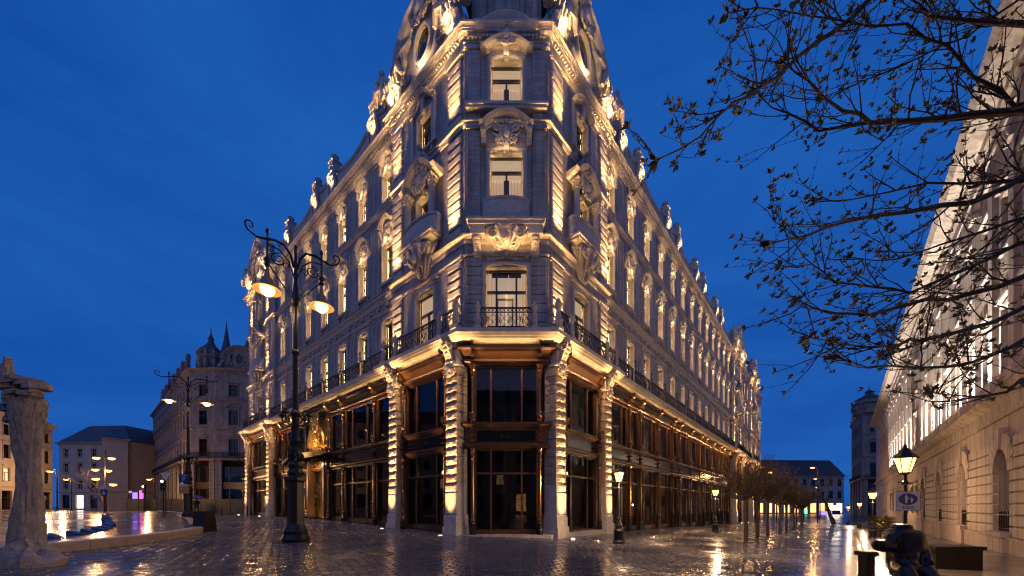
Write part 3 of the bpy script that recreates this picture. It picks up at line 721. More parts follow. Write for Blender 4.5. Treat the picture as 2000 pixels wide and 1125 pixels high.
m.quad((a[0], a[1], -3), (b[0], b[1], -3), (b[0], b[1], ZK + 0.8), (a[0], a[1], ZK + 0.8)); build('wall', m, STONE, pal)
# --- mouldings that run round the whole house
def run(name, prof, mt=STONE2): m = MB(); m.sweep_xy(PATH, prof); return build(name, m, mt, pal)
run('shop_beam', [(-0.45, 4.10), (-0.02, 4.10), (0.0, 4.18), (0.06, 4.22), (0.06, 4.32), (-0.05, 4.33), (-0.05, 5.02), (0.03, 5.06), (0.10, 5.16), (0.14, 5.18), (0.14, 5.27), (-0.45, 5.27)], WOOD)
run('shop_beam', [(-0.45, 7.95), (-0.02, 7.95), (0.0, 8.05), (0.10, 8.10), (0.10, 8.20), (0.02, 8.24), (0.24, 8.58), (0.46, 8.60), (0.46, 8.67), (0.43, 8.67), (0.42, 8.63), (0.10, 8.63), (0.10, 8.898), (-0.45, 8.898)], WOOD)
run('balcony_slab', [(-0.38, 8.90), (0.46, 8.90), (0.52, 8.93), (0.60, 8.95), (0.66, 9.02), (0.70, 9.03), (0.76, 9.12), (0.80, 9.13), (0.80, ZS), (-0.38, ZS)])
run('string_course', [(-0.3, 13.55), (0.05, 13.55), (0.08, 13.66), (0.08, 13.74), (0.16, 13.84), (0.22, 13.88), (0.22, 13.95), (-0.3, 13.95)])
run('string_course', [(-0.3, 18.95), (0.06, 18.95), (0.10, 19.05), (0.10, 19.10), (0.18, 19.14), (0.18, 19.20), (-0.3, 19.20)])
run('frieze_band', [(-0.3, 13.0), (0.04, 13.0), (0.06, 13.08), (-0.3, 13.08)])
run('main_cornice', [(-0.3, ZK), (0.06, ZK), (0.10, ZK + 0.06), (0.10, ZK + 0.20), (0.14, ZK + 0.22), (0.14, ZK + 0.29), (0.09, ZK + 0.30), (0.09, ZK + 0.43), (0.17, ZK + 0.46), (0.20, ZK + 0.53), (0.30, ZK + 0.55), (0.30, ZK + 0.63), (0.33, ZK + 0.64), (0.33, ZK + 0.71), (0.39, ZK + 0.80), (0.42, ZK + 0.81), (0.42, ZK + 0.90), (-0.3, ZK + 0.98)])
# dentils, far too small to pick apart
m = MB()
for F, t0, t1, d in [(FL, 0.2, 6.0, 0), (FL, 6.2, 25.7, BD), (FC, 0.1, CW - 0.1, 0), (FR, 0.2, 6.0, 0), (FR, 6.2, 44.6, BD), (FR, 44.8, 51.6, 0)]:
    n = int((t1 - t0) / 0.17); c, s_ = math.cos(F.rot), math.sin(F.rot)
    for i in range(n):
        x, y = F.w(t0 + (i + 0.5) * (t1 - t0) / n, d + 0.15)
        q = [(x + c * a_ - s_ * b_, y + s_ * a_ + c * b_) for a_, b_ in ((-0.045, -0.13), (0.045, -0.13), (0.045, 0.0), (-0.045, 0.0))]
        m.prism_xy(q, ZK + 0.305, ZK + 0.425)
tag(build('dentils', m, STONE2, pal), kind='stuff')
# brackets (modillions) in the frieze of the first storey
m = MB()
for F, ts, d in ((FL, LW, BD), (FR, RW, BD)):
    c, s_ = math.cos(F.rot), math.sin(F.rot)
    for t in ts:
        for k in (-1.0, 0.0, 1.0):
            x, y = F.w(t + k * 0.95, d)
            q = [(x + c * a_ - s_ * b_, y + s_ * a_ + c * b_) for a_, b_ in ((-0.16, -0.12), (0.16, -0.12), (0.16, 0.0), (-0.16, 0.0))]; m.prism_xy(q, 13.30, 13.42)
tag(build('frieze_brackets', m, STONE2, pal), kind='stuff')
# --- windows with their reveal lamps
def nearness(F, t): x, y = F.w(t); return y
for F, ts, lampk in ((FL, LW, 1.0), (FR, RW, 1.0), (FR, RW2, 1.0), (FR, RW3, 1.0)):
    for i, t in enumerate(ts):
        place_window(pal, F.at(t, ZA, BD), F.rot, 1.15, 2.95, 'A', 'dim', 40 * lampk)
        place_window(pal, F.at(t, ZB, BD), F.rot, 1.05, 2.3, 'B', 'dim', 38 * lampk, hoodlamp=14)
        place_window(pal, F.at(t, ZC, BD), F.rot, 1.0, 1.75, 'C', 'dim', 36 * lampk, hoodlamp=11 if t < 45 else 0)
COLM = m_column(2.75, 0.17); PARAP = m_bulge_parapet(2.9, 0.95, 0.75); LCON = m_leaf_console(2.3, 1.5, 0.72, 5)
mm = MB(); mm.sweep_xz([(x, z) for x, z in hood_path(2.1, 0.85, 0.42, 20)], [(a * 1.5, d * 2.1) for a, d in HOODP])
c_ = m_cartouche(0.95, 21); mm.add([(x, y - 0.25, z + 0.30) for x, y, z in c_.v], c_.f); AEDI = mm.mesh('broken_pediment', STONE2, True)
mm = MB(); mm.box(-1.35, 1.35, -0.70, 0.0, -0.14, 0.0); mm.box(-1.42, 1.42, -0.76, 0.0, 0.002, 0.10); BALC = mm.mesh('balcony_floor', STONE2)
def pavilion(F, tc, half, full=True):
    place_window(pal, F.at(tc, ZA, 0), F.rot, 1.5, 2.95, 'PA', 'room' if tc < 10 else 'dim', 14)
    o = place_window(pal, F.at(tc, ZB + 0.35, 0), F.rot, 1.2, 2.35, 'PB', 'dim', 13)
    place_window(pal, F.at(tc, ZC + 0.35, 0), F.rot, 1.15, 1.9, 'PC', 'dim', 13)
    for sg in (-1, 1): link('column', COLM, pal, F.at(tc + sg * 1.02, ZB + 0.22, 0.34), F.rot)
    link('broken_pediment', AEDI, pal, F.at(tc, ZB + 3.02, 0.0), F.rot)
    link('carved_figure', BUST, pal, F.at(tc, ZB + 3.95, 0.1), F.rot, scale=1.15)
    link('balcony_floor', BALC, pal, F.at(tc, ZB - 0.02, 0), F.rot)
    link('bulging_parapet', PARAP, pal, F.at(tc, ZB + 0.10, 0.02), F.rot)
    link('leaf_console', LCON, pal, F.at(tc, ZB - 0.17, 0.02), F.rot)
    spot_light('uplight', 170, WARM, F.at(tc, ZS + 1.0, 0.95), (-F.n[0] * 0.10, -F.n[1] * 0.10, 1), R(45), 0.7, parent=pal)
    spot_light('uplight', 110, WARM, F.at(tc, ZB + 1.12, 0.70), (-F.n[0] * 0.12, -F.n[1] * 0.12, 1), R(80), 0.7, parent=pal)
    # rusticated strips on either side
    for tt in (tc - half + 0.62, tc + half - 0.62):
        z = 9.5
        while z < 12.9: quoin(pal, F.at(tt, z, 0), F.rot, 0.92, 0.42); z += 0.425
        z = 14.05
        while z < 18.6: quoin(pal, F.at(tt, z, 0), F.rot, 0.92, 0.42); z += 0.425
        z = 19.25
        while z < 22.2: quoin(pal, F.at(tt, z, 0), F.rot, 0.92, 0.42); z += 0.425
        m = MB(); m.box(-0.56, 0.56, -0.16, 0, 0, 0.12); m.box(-0.52, 0.52, -0.12, 0, -0.10, 0.0); o = build('impost', m, STONE2, pal, F.at(tt, 12.95, 0), F.rot); link('impost', o.data, pal, F.at(tt, 22.35, 0), F.rot)
        for zz, pw in ((9.4, 38), (14.0, 52), (19.22, 28)):
            area_light('strip_uplight', 0.5, 0.04, pw * 1.25, WARM, F.at(tt, zz + 0.04, 0.40), (R(180 - 4), 0, F.rot), pal, spread=R(44))
for tc, (a, b) in zip(PAVC_L, LPAV): pavilion(FL, tc, min(3.05, (b - a) / 2))
for tc, (a, b) in zip(PAVC_R, RPAV): pavilion(FR, tc, min(3.05, (b - a) / 2))
# chamfer windows
place_window(pal, FC.at(CC, ZA, 0), 0, 1.95, 3.05, 'CA', 'salon', 32)
place_window(pal, FC.at(CC, 15.55, 0), 0, 1.55, 2.25, 'CB', 'room', 32, hoodlamp=5)
place_window(pal, FC.at(CC, 20.0, 0), 0, 1.45, 2.05, 'CC', 'room', 32, hoodlamp=4)
m = MB()
for x in (0.12, 0.85): m.sweep_xz([(0, 0), (0, 3.0)], [(0, 0), (0, .05), (.06, .05), (.06, 0)]); break
# flat pilasters and sunk panels of the chamfer
m = MB()
for z0, z1 in ((14.1, 18.8), (19.3, 22.5)):
    for x0 in (0.10, CW - 0.72): m.box(x0, x0 + 0.62, -0.09, 0, z0, z1, 0.02); m.box(x0 - 0.04, x0 + 0.66, -0.14, 0, z1 + 0.002, z1 + 0.16)
build('pilaster', m, STONE, pal, FC.at(0, 0, 0))
m = MB(); m.box(0.05, CW - 0.05, -0.30, 0.0, 19.58, 19.72); m.box(0.0, CW, -0.36, 0.0, 19.722, 19.84); build('sill_course', m, STONE2, pal, FC.at(0, 0, 0))
link('bulging_parapet', m_bulge_parapet(2.15, 1.05, 0.42), pal, FC.at(CC, 14.45, 0.02)); m = MB(); m.box(-1.72, 1.72, -0.52, 0, 14.14, 14.30); m.box(-1.78, 1.78, -0.58, 0, 14.302, 14.42); m.box(-1.66, -1.0, -0.46, 0, 13.75, 14.138); m.box(1.0, 1.66, -0.46, 0, 13.75, 14.138)
build('balcony_floor', m, STONE2, pal, FC.at(CC, 0, 0)); link('leaf_console', m_leaf_console(2.0, 1.25, 0.5, 8), pal, FC.at(CC, 14.13, 0.02))
for x in (-1.33, 1.33): link('console_bracket', m_console(0.34, 0.85, 0.42), pal, FC.at(CC + x, 13.74, 0.0))
area_light('strip_uplight', 2.4, 0.05, 26, WARM, FC.at(CC, 13.0, 0.55), (R(180 - 15), 0, 0), pal, spread=R(120))
m = m_cartouche(0.8, 31); m.add(*(lambda q: ([(x, y + 0.06, z) for x, y, z in q.v], q.f))(MB().ball((0, 0, 0), 0.75, 0.08, 0.3)))
build('cartouche', m, STONE2, pal, FC.at(CC, ZK + 0.40, 0.20), 0, True)
m = MB(); m.sweep_xz([(x, z) for x, z in hood_path(1.9, 0.42, 0.5, 18)], [(-0.02, 0), (-0.02, 0.32), (0.12, 0.38), (0.24, 0.44), (0.30, 0.44), (0.30, 0)]); build('cornice_arch', m, STONE2, pal, FC.at(CC, ZK + 0.60, 0.0), 0)
# masonry of the first storey beside the chamfer window: banded courses
for sg in (-1, 1):
    for k in range(8):
        m = MB(); m.box(-0.36, 0.36, -0.05, 0, 0.015, 0.42, 0.02)
        build('quoin', m, STONE, pal, FC.at(CC + sg * 1.50, 9.5 + 0.43 * k, 0))
# wall panels framed by thin mouldings between the long-body windows
PANEL = {}
def panel(F, t, z, wd, h, d):
    key = (wd, h)
    if key not in PANEL:
        m = MB(); m.sweep_xz([(-wd / 2, 0), (-wd / 2, h), (wd / 2, h), (wd / 2, 0)], [(-0.05, 0), (-0.05, 0.045), (0, 0.045), (0, 0)], 0, True); PANEL[key] = m.mesh('wall_panel', STONE2)
    link('wall_panel', PANEL[key], pal, F.at(t, z, d), F.rot)
for F, ts, st in ((FL, LW, 2.87), (FR, RW, 3.0)):
    for i in range(len(ts) - 1):
        t = ts[i] + st / 2
        for z, h in ((14.3, 4.2), (19.4, 2.9)): panel(F, t, z, 0.95, h, BD)
        panel(F, t, 10.3, 0.5, 2.2, BD)
# --- balcony: rails, piers, brackets
def balcony(F, t0, t1, d, n):
    L = (t1 - t0) / n
    for i in range(n):
        ta, tb = t0 + L * i, t0 + L * (i + 1); ts = ta if F.s > 0 else tb
        place_rail(pal, F.at(ts + F.s * 0.14, ZS, d), F.rot, L - 0.28)
        if i: link('rail_scroll', RSCROLL, pal, F.at(ta, ZS, d), F.rot)
balcony(FC, CC - 1.25, CC + 1.25, 0.62, 1)
for x in (CC - 1.28, CC + 1.28): link('balcony_pier', PIER, pal, FC.at(x, ZS, 0.60))
for F in (FL, FR):
    balcony(F, -0.10, 1.0, 0.62, 1); link('balcony_pier', PIER, pal, F.at(1.10, ZS, 0.60), F.rot); link('balcony_pier', PIER, pal, F.at(-0.12, ZS, 0.66), F.rot, scale=1.15)
    balcony(F, 1.25, 4.75, 0.62, 1); link('balcony_pier', PIER, pal, F.at(4.85, ZS, 0.60), F.rot)
    balcony(F, 4.95, 6.0, 0.62, 1); link('balcony_pier', PIER, pal, F.at(6.1, ZS, 0.55), F.rot, scale=1.1)
for x in (0.0, CW): pass
balcony(FL, 6.3, 25.7, BD + 0.62, 7); balcony(FL, 25.9, 29.5, 0.62, 2); balcony(FL, 29.5, 33.6, 0.62, 2)
balcony(FR, 6.3, 44.5, BD + 0.62, 13); balcony(FR, 44.9, 51.5, 0.62, 3); balcony(FR, 51.9, 60.0, BD + 0.62, 3); balcony(FR, 60.3, 67.9, 0.62, 3)
SCON = m_console(0.42, 0.95, 0.58)
# --- rusticated piers of the shop storeys
GROUNDC = (1.0, 0.52, 0.19)
def shop_pier(F, tc, wd, courses=13):
    g = G(*F.w(tc, 0.4)); d = 0.42
    m = MB(); h = 1.0 - (g if g < 0 else 0)
    m.box(-wd / 2 - 0.08, wd / 2 + 0.08, -d - 0.12, 0.3, min(g, 0) - 0.3, 0.45); m.box(-wd / 2 - 0.04, wd / 2 + 0.04, -d - 0.06, 0.3, 0.452, 0.90)
    m.prism_yz([(0.3, 0.902), (-d - 0.05, 0.902), (-d, 1.02), (0.3, 1.02)], -wd / 2 - 0.02, wd / 2 + 0.02)
    m.box(-wd / 2 + 0.05, wd / 2 - 0.05, -d + 0.06, 0.3, 1.022, 8.0)
    o = build('pier', m, STONE2, pal, F.at(tc, 0, 0), F.rot)
    m = MB(); m.box(-wd / 2, wd / 2, -d - 0.03, 0.05, 1.03, 2.05, 0.03); build('pier_die', m, STONE2, o)
    m = MB(); m.box(-wd / 2, wd / 2, -d - 0.03, 0.05, 2.07, 2.42, 0.05); m.box(-wd / 2 + 0.1, wd / 2 - 0.1, -d - 0.05, 0, 2.14, 2.35, 0.02); build('pier_die', m, STONE2, o)
    bh = (7.85 - 2.45) / courses
    for k in range(courses): block(o, (0, 0, 2.45 + bh * k), 0, wd, bh, d + 0.02)
    m = MB(); m.box(-wd / 2 - 0.06, wd / 2 + 0.06, -d - 0.08, 0.0, 7.87, 7.97); m.box(-wd / 2, wd / 2, -d - 0.02, 0.0, 7.972, 8.9)
    c = m_cartouche(0.58, int(tc * 7)); m.add([(x, y - d - 0.02, z + 7.75) for x, y, z in c.v], c.f); build('capital', m, STONE2, o, smooth=True)
    link('console_bracket', SCON, o, (0, -d + 0.12, 8.88))
    c, s_ = math.cos(F.rot), math.sin(F.rot)
    p = F.at(tc, g, d + 0.62); 
    m = MB(); m.lathe([(0.09, -0.02), (0.09, 0.02), (0.07, 0.025), (0.07, 0.03)], seg=10); fx = build('ground_uplight', m, MATS['fixture'], pal, p)
    spot_light('ground_spot', 2300, GROUNDC, (p[0], p[1], g + 0.06), (-F.n[0] * 0.12, -F.n[1] * 0.12, 1), R(50), 1.0, 0.05, pal)
    spot_light('ground_spot', 18000, GROUNDC, (p[0] + c * 0.12, p[1] + s_ * 0.12, g + 0.06), (-F.n[0] * 0.085, -F.n[1] * 0.085, 1), R(20), 1.0, 0.05, pal)
FIX = mat('fixture', (0.2, 0.2, 0.2), 0.3, metal=0.9, var=0, emit=(1.0, 0.85, 0.6), estr=4.0)
for F, tcs in ((FL, (0.50, 5.45, 26.45, 33.2)), (FR, (0.50, 5.45, 45.3, 51.0, 60.9, 67.3))):
    for i, t in enumerate(tcs): shop_pier(F, t, 0.80 if i == 0 else 0.76)
# --- bronze shopfronts
LEDM = emat('led_tube', (1.0, 0.55, 0.2), 50.0)
def colonnette(F, t, d, g):
    m = MB(); r = 0.075
    m.lathe([(0.10, 0.60), (0.10, 0.66), (0.085, 0.68), (0.12, 0.74), (0.12, 0.80), (0.08, 0.86), (0.08, 0.95), (0.11, 0.98), (0.11, 1.03), (r, 1.08), (r, 3.55), (0.10, 3.58), (0.10, 3.63), (r, 3.66), (r, 3.78), (0.13, 3.90), (0.10, 3.95), (0.14, 4.06)], seg=9)
    m.lathe([(0.12, 5.29), (0.12, 5.36), (0.07, 5.42), (0.12, 5.55), (0.07, 5.70), (r * 0.85, 5.75), (r * 0.85, 7.3), (0.09, 7.33), (0.09, 7.38), (r * 0.85, 7.41), (0.12, 7.62), (0.10, 7.68), (0.14, 7.78), (0.16, 7.93)], seg=9)
    for z in (4.45, 4.70, 4.95, 8.3, 8.55): m.box(-0.08, 0.08, -0.20 if z < 8 else -0.16 - (z - 8.0) * 0.4, 0.1, z - 0.03, z + 0.03)
    m.prism_yz([(0, 8.22), (-0.14, 8.22), (-0.40, 8.86), (0, 8.86)], -0.05, 0.05)
    o = build('colonnette', m, BRONZE, pal, F.at(t, 0, d + 0.02), F.rot, True)
    m = MB(); m.lathe([(0.15, min(g, 0) - 0.1), (0.15, 0.30), (0.12, 0.36), (0.12, 0.52), (0.13, 0.599)], seg=8); build('foot', m, IRON, o, smooth=False)
    m = MB(); c = m_cartouche(0.26, 8); m.add([(x, y - 0.14, z + 5.55) for x, y, z in c.v], c.f); build('scroll_ornament', m, BRONZE, o, smooth=True)
BAYN = [0]; PENDANT = emat('pendant_glow', (1.0, 0.55, 0.2), 5.0); DISPLAY = mat('display_cloth', (0.22, 0.17, 0.13), 0.7, var=0.2)
def LY(d, v): return -((0.0 if abs(d + 0.02) < 0.005 else BD) + v - d)      # local y of a point v in front of the moulding line
def shop_bay(F, t0, t1, d, kind, door=False, curtain=False):
    L = t1 - t0; tc = (t0 + t1) / 2; g = G(*F.w(tc, 0)); z0 = g + 0.02
    m = MB(); y0, y1 = 0.12, 0.26; h = L / 2
    def bars(za, zb, zt, mull):
        m.box(-h, -h + 0.10, y0 - 0.05, y1, za, zb); m.box(h - 0.10, h, y0 - 0.05, y1, za, zb)
        m.box(-h + 0.1, h - 0.1, y0, y1, zb - 0.09, zb); m.box(-h + 0.1, h - 0.1, y0, y1, za, za + (0.30 if za < 2 else 0.10))
        if zt: m.box(-h + 0.1, h - 0.1, y0 - 0.03, y1, zt - 0.05, zt + 0.05)
        for x in mull: m.box(x - 0.05, x + 0.05, y0 - 0.02, y1, za, zb)
    mull = [] if L < 2.4 else [-L * 0.24, L * 0.24]
    bars(z0, 4.10, 2.95, mull); bars(5.27, 7.95, None, mull)
    o = build('shop_bay', m, WOOD, pal, F.at(tc, 0, d), F.rot)
    xs = [-h + 0.10] + mull + [h - 0.10]
    for i in range(len(xs) - 1):
        for za, zb in ((z0 + 0.3, 2.9), (3.0, 4.01), (5.37, 7.86)):
            q = MB(); e = 0.05 if 0 < i else 0.0; e2 = 0.05 if i < len(xs) - 2 else 0.0
            q.quad((xs[i] + e, 0.2, za), (xs[i + 1] - e2, 0.2, za), (xs[i + 1] - e2, 0.2, zb), (xs[i] + e, 0.2, zb)); build('pane', q, GLASS, o)
    q = MB(); q.box(-h + 0.16, h - 0.16, 0.02, 0.08, 4.42, 4.93); build('sign_board', q, SIGNBLACK, o)
    q = MB(); q.prism_yz([(0.0, 8.30), (-0.02, 8.30), (-0.21, 8.68), (-0.19, 8.68)], -h + 0.16, h - 0.16); build('sign_board', q, SIGNBLACK, o)
    q = MB(); q.sweep_xz([(-h + 0.14, 4.40), (-h + 0.14, 4.95), (h - 0.14, 4.95), (h - 0.14, 4.40)], [(-0.03, 0), (-0.03, 0.03), (0.02, 0.03), (0.02, 0)], 0.06, True); build('sign_frame', q, WOOD, o)
    BAYN[0] += 1
    if BAYN[0] % 2 and L > 2.4:
        q = MB(); q.tube([(0.3, 1.0, 4.05), (0.3, 1.0, 3.3)], 0.01, 4); q.ball((0.3, 1.0, 3.2), 0.10, 0.10, 0.12, 10, 6); build('added_pendant', q, PENDANT, o)  # added lamp, gives the shop behind the glass a warm glow
    if L > 2.4:
        q = MB(); x_ = rnd.uniform(-0.5, 0.3); q.box(x_, x_ + 0.5, 0.7, 1.1, z0, z0 + rnd.uniform(0.7, 1.1)); q.box(-h * 0.8, h * 0.8, 0.5, 1.4, z0 - 0.05, z0 + 0.12); q.lathe([(0.12, 0), (0.20, 0.15), (0.10, 0.35), (0.14, 0.45)], x_ + 0.25, 0.9, z0 + 1.12, 10); build('display_plinth', q, DISPLAY, o)
    if curtain:
        q = curtain_mesh(-h * 0.5, -0.02, 5.4, 7.6, 0.7, 5, 0.05, DIMCURT); link('curtain', q, o); q = curtain_mesh(0.25, h * 0.5, 5.4, 7.6, 0.7, 5, 0.05, DIMCURT); link('curtain', q, o)
    area_light('cove_lamp', L * 0.94, 0.03, 5.0 * L, (1.0, 0.52, 0.19), (0, LY(d, 0.34), 8.65), (R(180 + 28), 0, 0), o)
    area_light('shop_downlight', L * 0.9, 0.04, 32.0 * L, (1.0, 0.54, 0.20), (0, LY(d, 0.43), 8.585), (R(-10), 0, 0), o)
    return o
LB = [(6.05, 8.2), (8.35, 12.35), (12.5, 14.6), (18.9, 21.0), (21.15, 24.0), (24.1, 25.85)]
for a, b in LB: shop_bay(FL, a, b, BD + 0.14, 'W')
for t in (6.08, 8.27, 12.42, 14.68, 18.82, 21.07, 24.05, 25.8): colonnette(FL, t, BD + 0.16, G(*FL.w(t)))
for a, b in ((1.3, 4.9), (27.1, 32.6)): shop_bay(FL, a, b, -0.02, 'W')
for t in (1.28, 4.90, 27.05, 32.65): colonnette(FL, t, 0.10, G(*FL.w(t)))
t = 6.05; RB = []
while t < 44.0:
    for wdt in (3.55, 1.9, 3.6):
        if t + wdt > 44.9: break
        RB.append((t + 0.06, t + wdt - 0.06)); t += wdt
    else: continue
    break
for a, b in RB: shop_bay(FR, a, b, BD + 0.14, 'W')
for a, b in RB: colonnette(FR, a - 0.06, BD + 0.16, G(*FR.w(a)))
colonnette(FR, RB[-1][1] + 0.06, BD + 0.16, G(*FR.w(RB[-1][1])))
for a, b in ((1.3, 4.9), (45.9, 50.4), (61.5, 66.7)): shop_bay(FR, a, b, -0.02, 'W', curtain=a < 10)
for a, b in ((51.8, 54.5), (54.6, 57.3), (57.4, 60.1), (68.2, 70.6), (70.7, 73.2), (73.3, 75.8)): shop_bay(FR, a, b, BD + 0.14, 'W')
for t in (1.28, 4.90, 45.85, 50.45, 54.55, 57.35, 61.45, 66.75): colonnette(FR, t, 0.10 if t < 51.7 or t > 60 else BD + 0.16, G(*FR.w(t)))
shop_bay(FC, 0.42, CW - 0.42, -0.02, 'W', curtain=True)
for t in (0.38, CW - 0.38): colonnette(FC, t, 0.10, 0)
# faint lettering on two of the black boards and a flourish on the corner board
GOLDLET = mat('dim_gold_lettering', (0.10, 0.075, 0.045), 0.4, var=0.0)
def lettering(parent, s_, size, loc, rot):
    cu = bpy.data.curves.new('lettering', 'FONT'); cu.body = s_; cu.size = size; cu.align_x = 'CENTER'; cu.align_y = 'CENTER'; cu.extrude = 0.004; cu.materials.append(GOLDLET)
    o = bpy.data.objects.new('lettering', cu); COL.objects.link(o); dg = bpy.context.evaluated_depsgraph_get(); me = bpy.data.meshes.new_from_object(o.evaluated_get(dg)); bpy.data.objects.remove(o)
    return link('lettering', me, parent, loc, rot)
PAVBAY = [o for o in pal.children if o.name.startswith('shop_bay')]
b_ = min(PAVBAY, key=lambda o: (Vector(o.location).xy - Vector(FL.w(3.1))).length)
lettering(b_, 'ITA', 0.20, (0.1, 0.012, 4.67), (R(90), 0, 0)); lettering(b_, 'ITA', 0.20, (0.1, -0.13, 8.50), (R(63), 0, 0))
b_ = min(PAVBAY, key=lambda o: (Vector(o.location).xy - Vector(FC.w(CC))).length)
m = MB(); m.tube([(-0.22, 0, -0.10), (-0.16, 0, 0.12), (-0.13, 0, -0.02), (-0.05, 0, 0.05), (-0.10, 0, -0.02), (0.0, 0, -0.06), (0.06, 0, 0.03), (0.10, 0, -0.05), (0.16, 0, 0.03), (0.22, 0, -0.02)], 0.012, 5); build('lettering', m, GOLDLET, b_, (-0.05, 0.008, 4.67))
# steps along the foot of the house
m = MB(); pp = [FL.w(6.05, 0.32), FL.w(0, 0.32), FR.w(0, 0.32), FR.w(6.05, 0.32)]
m.sweep_xy([FL.w(6.0, 0), FL.w(0, 0), FR.w(0, 0), FR.w(6.0, 0)], [(-0.6, -0.6), (0.30, -0.6), (0.30, 0.10), (-0.6, 0.10)]); build('stone_step', m, STONE2, pal)
# --- portal in the long left front
tp = 16.75; gp = G(*FL.w(tp))
m = MB(); hw = 1.25
ops = [(-hw, hw)]
path = [(-hw, gp)] + [(-hw, 4.2)] + arc(0, 4.2, hw, 1.15, PI, 0, 14)[1:-1] + [(hw, 4.2), (hw, gp)]
m.sweep_xz(path, [(0, 0), (0, 0.22), (0.10, 0.30), (0.30, 0.30), (0.42, 0.20), (0.55, 0.20), (0.55, -0.3), (0, -0.3)], 0)
portal = build('portal', m, WOOD, pal, FL.at(tp, 0, BD), FL.rot)
m = MB(); m.sweep_xz(arc(0, 5.9, 1.1, 1.5, PI, 0, 16), [(0, 0), (0, 0.2), (0.15, 0.32), (0.34, 0.32), (0.40, 0.0)], 0); c = m_cartouche(1.0, 77); m.add([(x, y - 0.1, z + 6.6) for x, y, z in c.v], c.f); c = m_cartouche(1.1, 78); m.add([(x, y - 0.2, z + 7.75) for x, y, z in c.v], c.f)
m.box(-1.95, 1.95, 0.0, 0.3, 5.3, 8.0); build('tympanum', m, GILT, portal)
m = MB()
for i in range(9): x = -1.1 + 2.2 * i / 8; m.box(x - 0.02, x + 0.02, -0.02, 0.02, gp, 4.2 + 1.1 * math.sqrt(max(0, 1 - (x / hw) ** 2)))
for z in (gp + 1.0, gp + 1.05, 3.1, 4.1): m.box(-hw, hw, -0.025, 0.025, z, z + 0.04)
for i in range(5):
    for j in range(3):
        x = -0.9 + 0.45 * i; m.spiral((x, 2.2 + 0.42 * j), 0.2, 1.5, 0.03, -0.03, start=i, sgn=1 if (i + j) % 2 else -1); m.ball((x + 0.22, -0.02, 2.4 + 0.42 * j), 0.05, 0.03, 0.1, 5, 4)
build('iron_gate', m, IRON, portal, (0, 0.15, 0))
m = MB()
for i in range(5): x = -1.2 + 0.6 * i; m.box(x - 0.26, x + 0.26, 0.42, 0.5, gp, 5.3, 0.03)
build('gilded_door', m, GILT, portal)
m = MB(); n = 10; top = []
for i in range(n + 1):
    u = i / n; x = -2.0 + 4.0 * u; top.append((x, 4.95 + 0.45 * math.sin(PI * u)))
for i in range(n):
    (xa, za), (xb, zb) = top[i], top[i + 1]
    m.quad((xa, 0.0, za + 0.35), (xb, 0.0, zb + 0.35), (xb, -1.9, zb - 0.25), (xa, -1.9, za - 0.25)); m.quad((xa, -1.9, za - 0.25), (xb, -1.9, zb - 0.25), (xb, -1.9, zb - 0.45), (xa, -1.9, za - 0.45)); m.quad((xa, -1.9, za - 0.45), (xb, -1.9, zb - 0.45), (xb, 0.0, zb + 0.1), (xa, 0.0, za + 0.1))
build('canopy', m, IRON, portal)
area_light('portal_lamp', 2.0, 0.1, 110, (1.0, 0.60, 0.2), FL.at(tp, 4.6, BD + 0.7), (R(20), 0, FL.rot), pal)
area_light('portal_lamp', 1.8, 0.1, 80, (1.0, 0.60, 0.2), FL.at(tp, 5.75, BD + 0.6), (R(180 - 20), 0, FL.rot), pal)
area_light('portal_lamp', 1.6, 0.3, 60, (1.0, 0.60, 0.2), FL.at(tp, gp + 0.1, BD + 0.4), (R(180 - 5), 0, FL.rot), pal)
# --- attic: swept parapet, pedestals with urns, gables
def attic(F, t0, t1, d, peds, hi=2.0, lo=1.15):
    stops = [t0] + peds + [t1]; pts = []
    for a, b in zip(stops[:-1], stops[1:]):
        n = 10
        for i in range(n): u = i / n; sag = 1.0 if (b - a) > 3.4 else 0.45; pts.append((a + (b - a) * u, hi - (hi - lo) * sag * (1 - (2 * u - 1) ** 2)))
    pts.append((t1, hi)); z0 = ZK + 0.95
    poly = [((t - t0 if F.s > 0 else t1 - t), z) for t, z in pts]
    if F.s < 0: poly = poly[::-1]
    L = t1 - t0; m = MB()
    for (xa, za), (xb, zb) in zip(poly[:-1], poly[1:]):
        m.quad((xa, 0, -0.1), (xb, 0, -0.1), (xb, 0, zb), (xa, 0, za)); m.quad((xa, 0, za), (xb, 0, zb), (xb, 0.35, zb), (xa, 0.35, za)); m.quad((xb, 0.35, -0.1), (xa, 0.35, -0.1), (xa, 0.35, za), (xb, 0.35, zb))
    m.sweep_xz(poly, [(-0.14, 0), (-0.10, 0.06), (0.0, 0.12), (0.06, 0.12), (0.06, -0.38), (-0.02, -0.38)], 0)
    build('attic_parapet', m, STONE2, pal, F.at(t0 if F.s > 0 else t1, z0, d), F.rot)
    for t in peds:
        o = link('attic_pedestal', PEDESTAL, pal, F.at(t, z0, d), F.rot); link('urn', URN, o, (0, 0.08, 2.662), 0, 0.85)
        spot_light('attic_spot', 1250, WARM2, F.at(t, z0 + 0.02, d + 0.60), (-F.n[0] * 0.20, -F.n[1] * 0.20, 1), R(42), 0.8, parent=pal)
attic(FL, 6.3, 25.6, BD, [8.44, 14.18, 17.05, 22.79]); rp = []
for k in (1, 4, 7, 10): rp += [6.95 + 3.0 * k - 1.5, 6.95 + 3.0 * k + 1.5]
attic(FR, 6.3, 44.5, BD, rp); attic(FR, 52.0, 60.0, BD, [54.8, 57.0]); attic(FR, 68.2, REND - 0.2, BD, [70.0, 73.0])
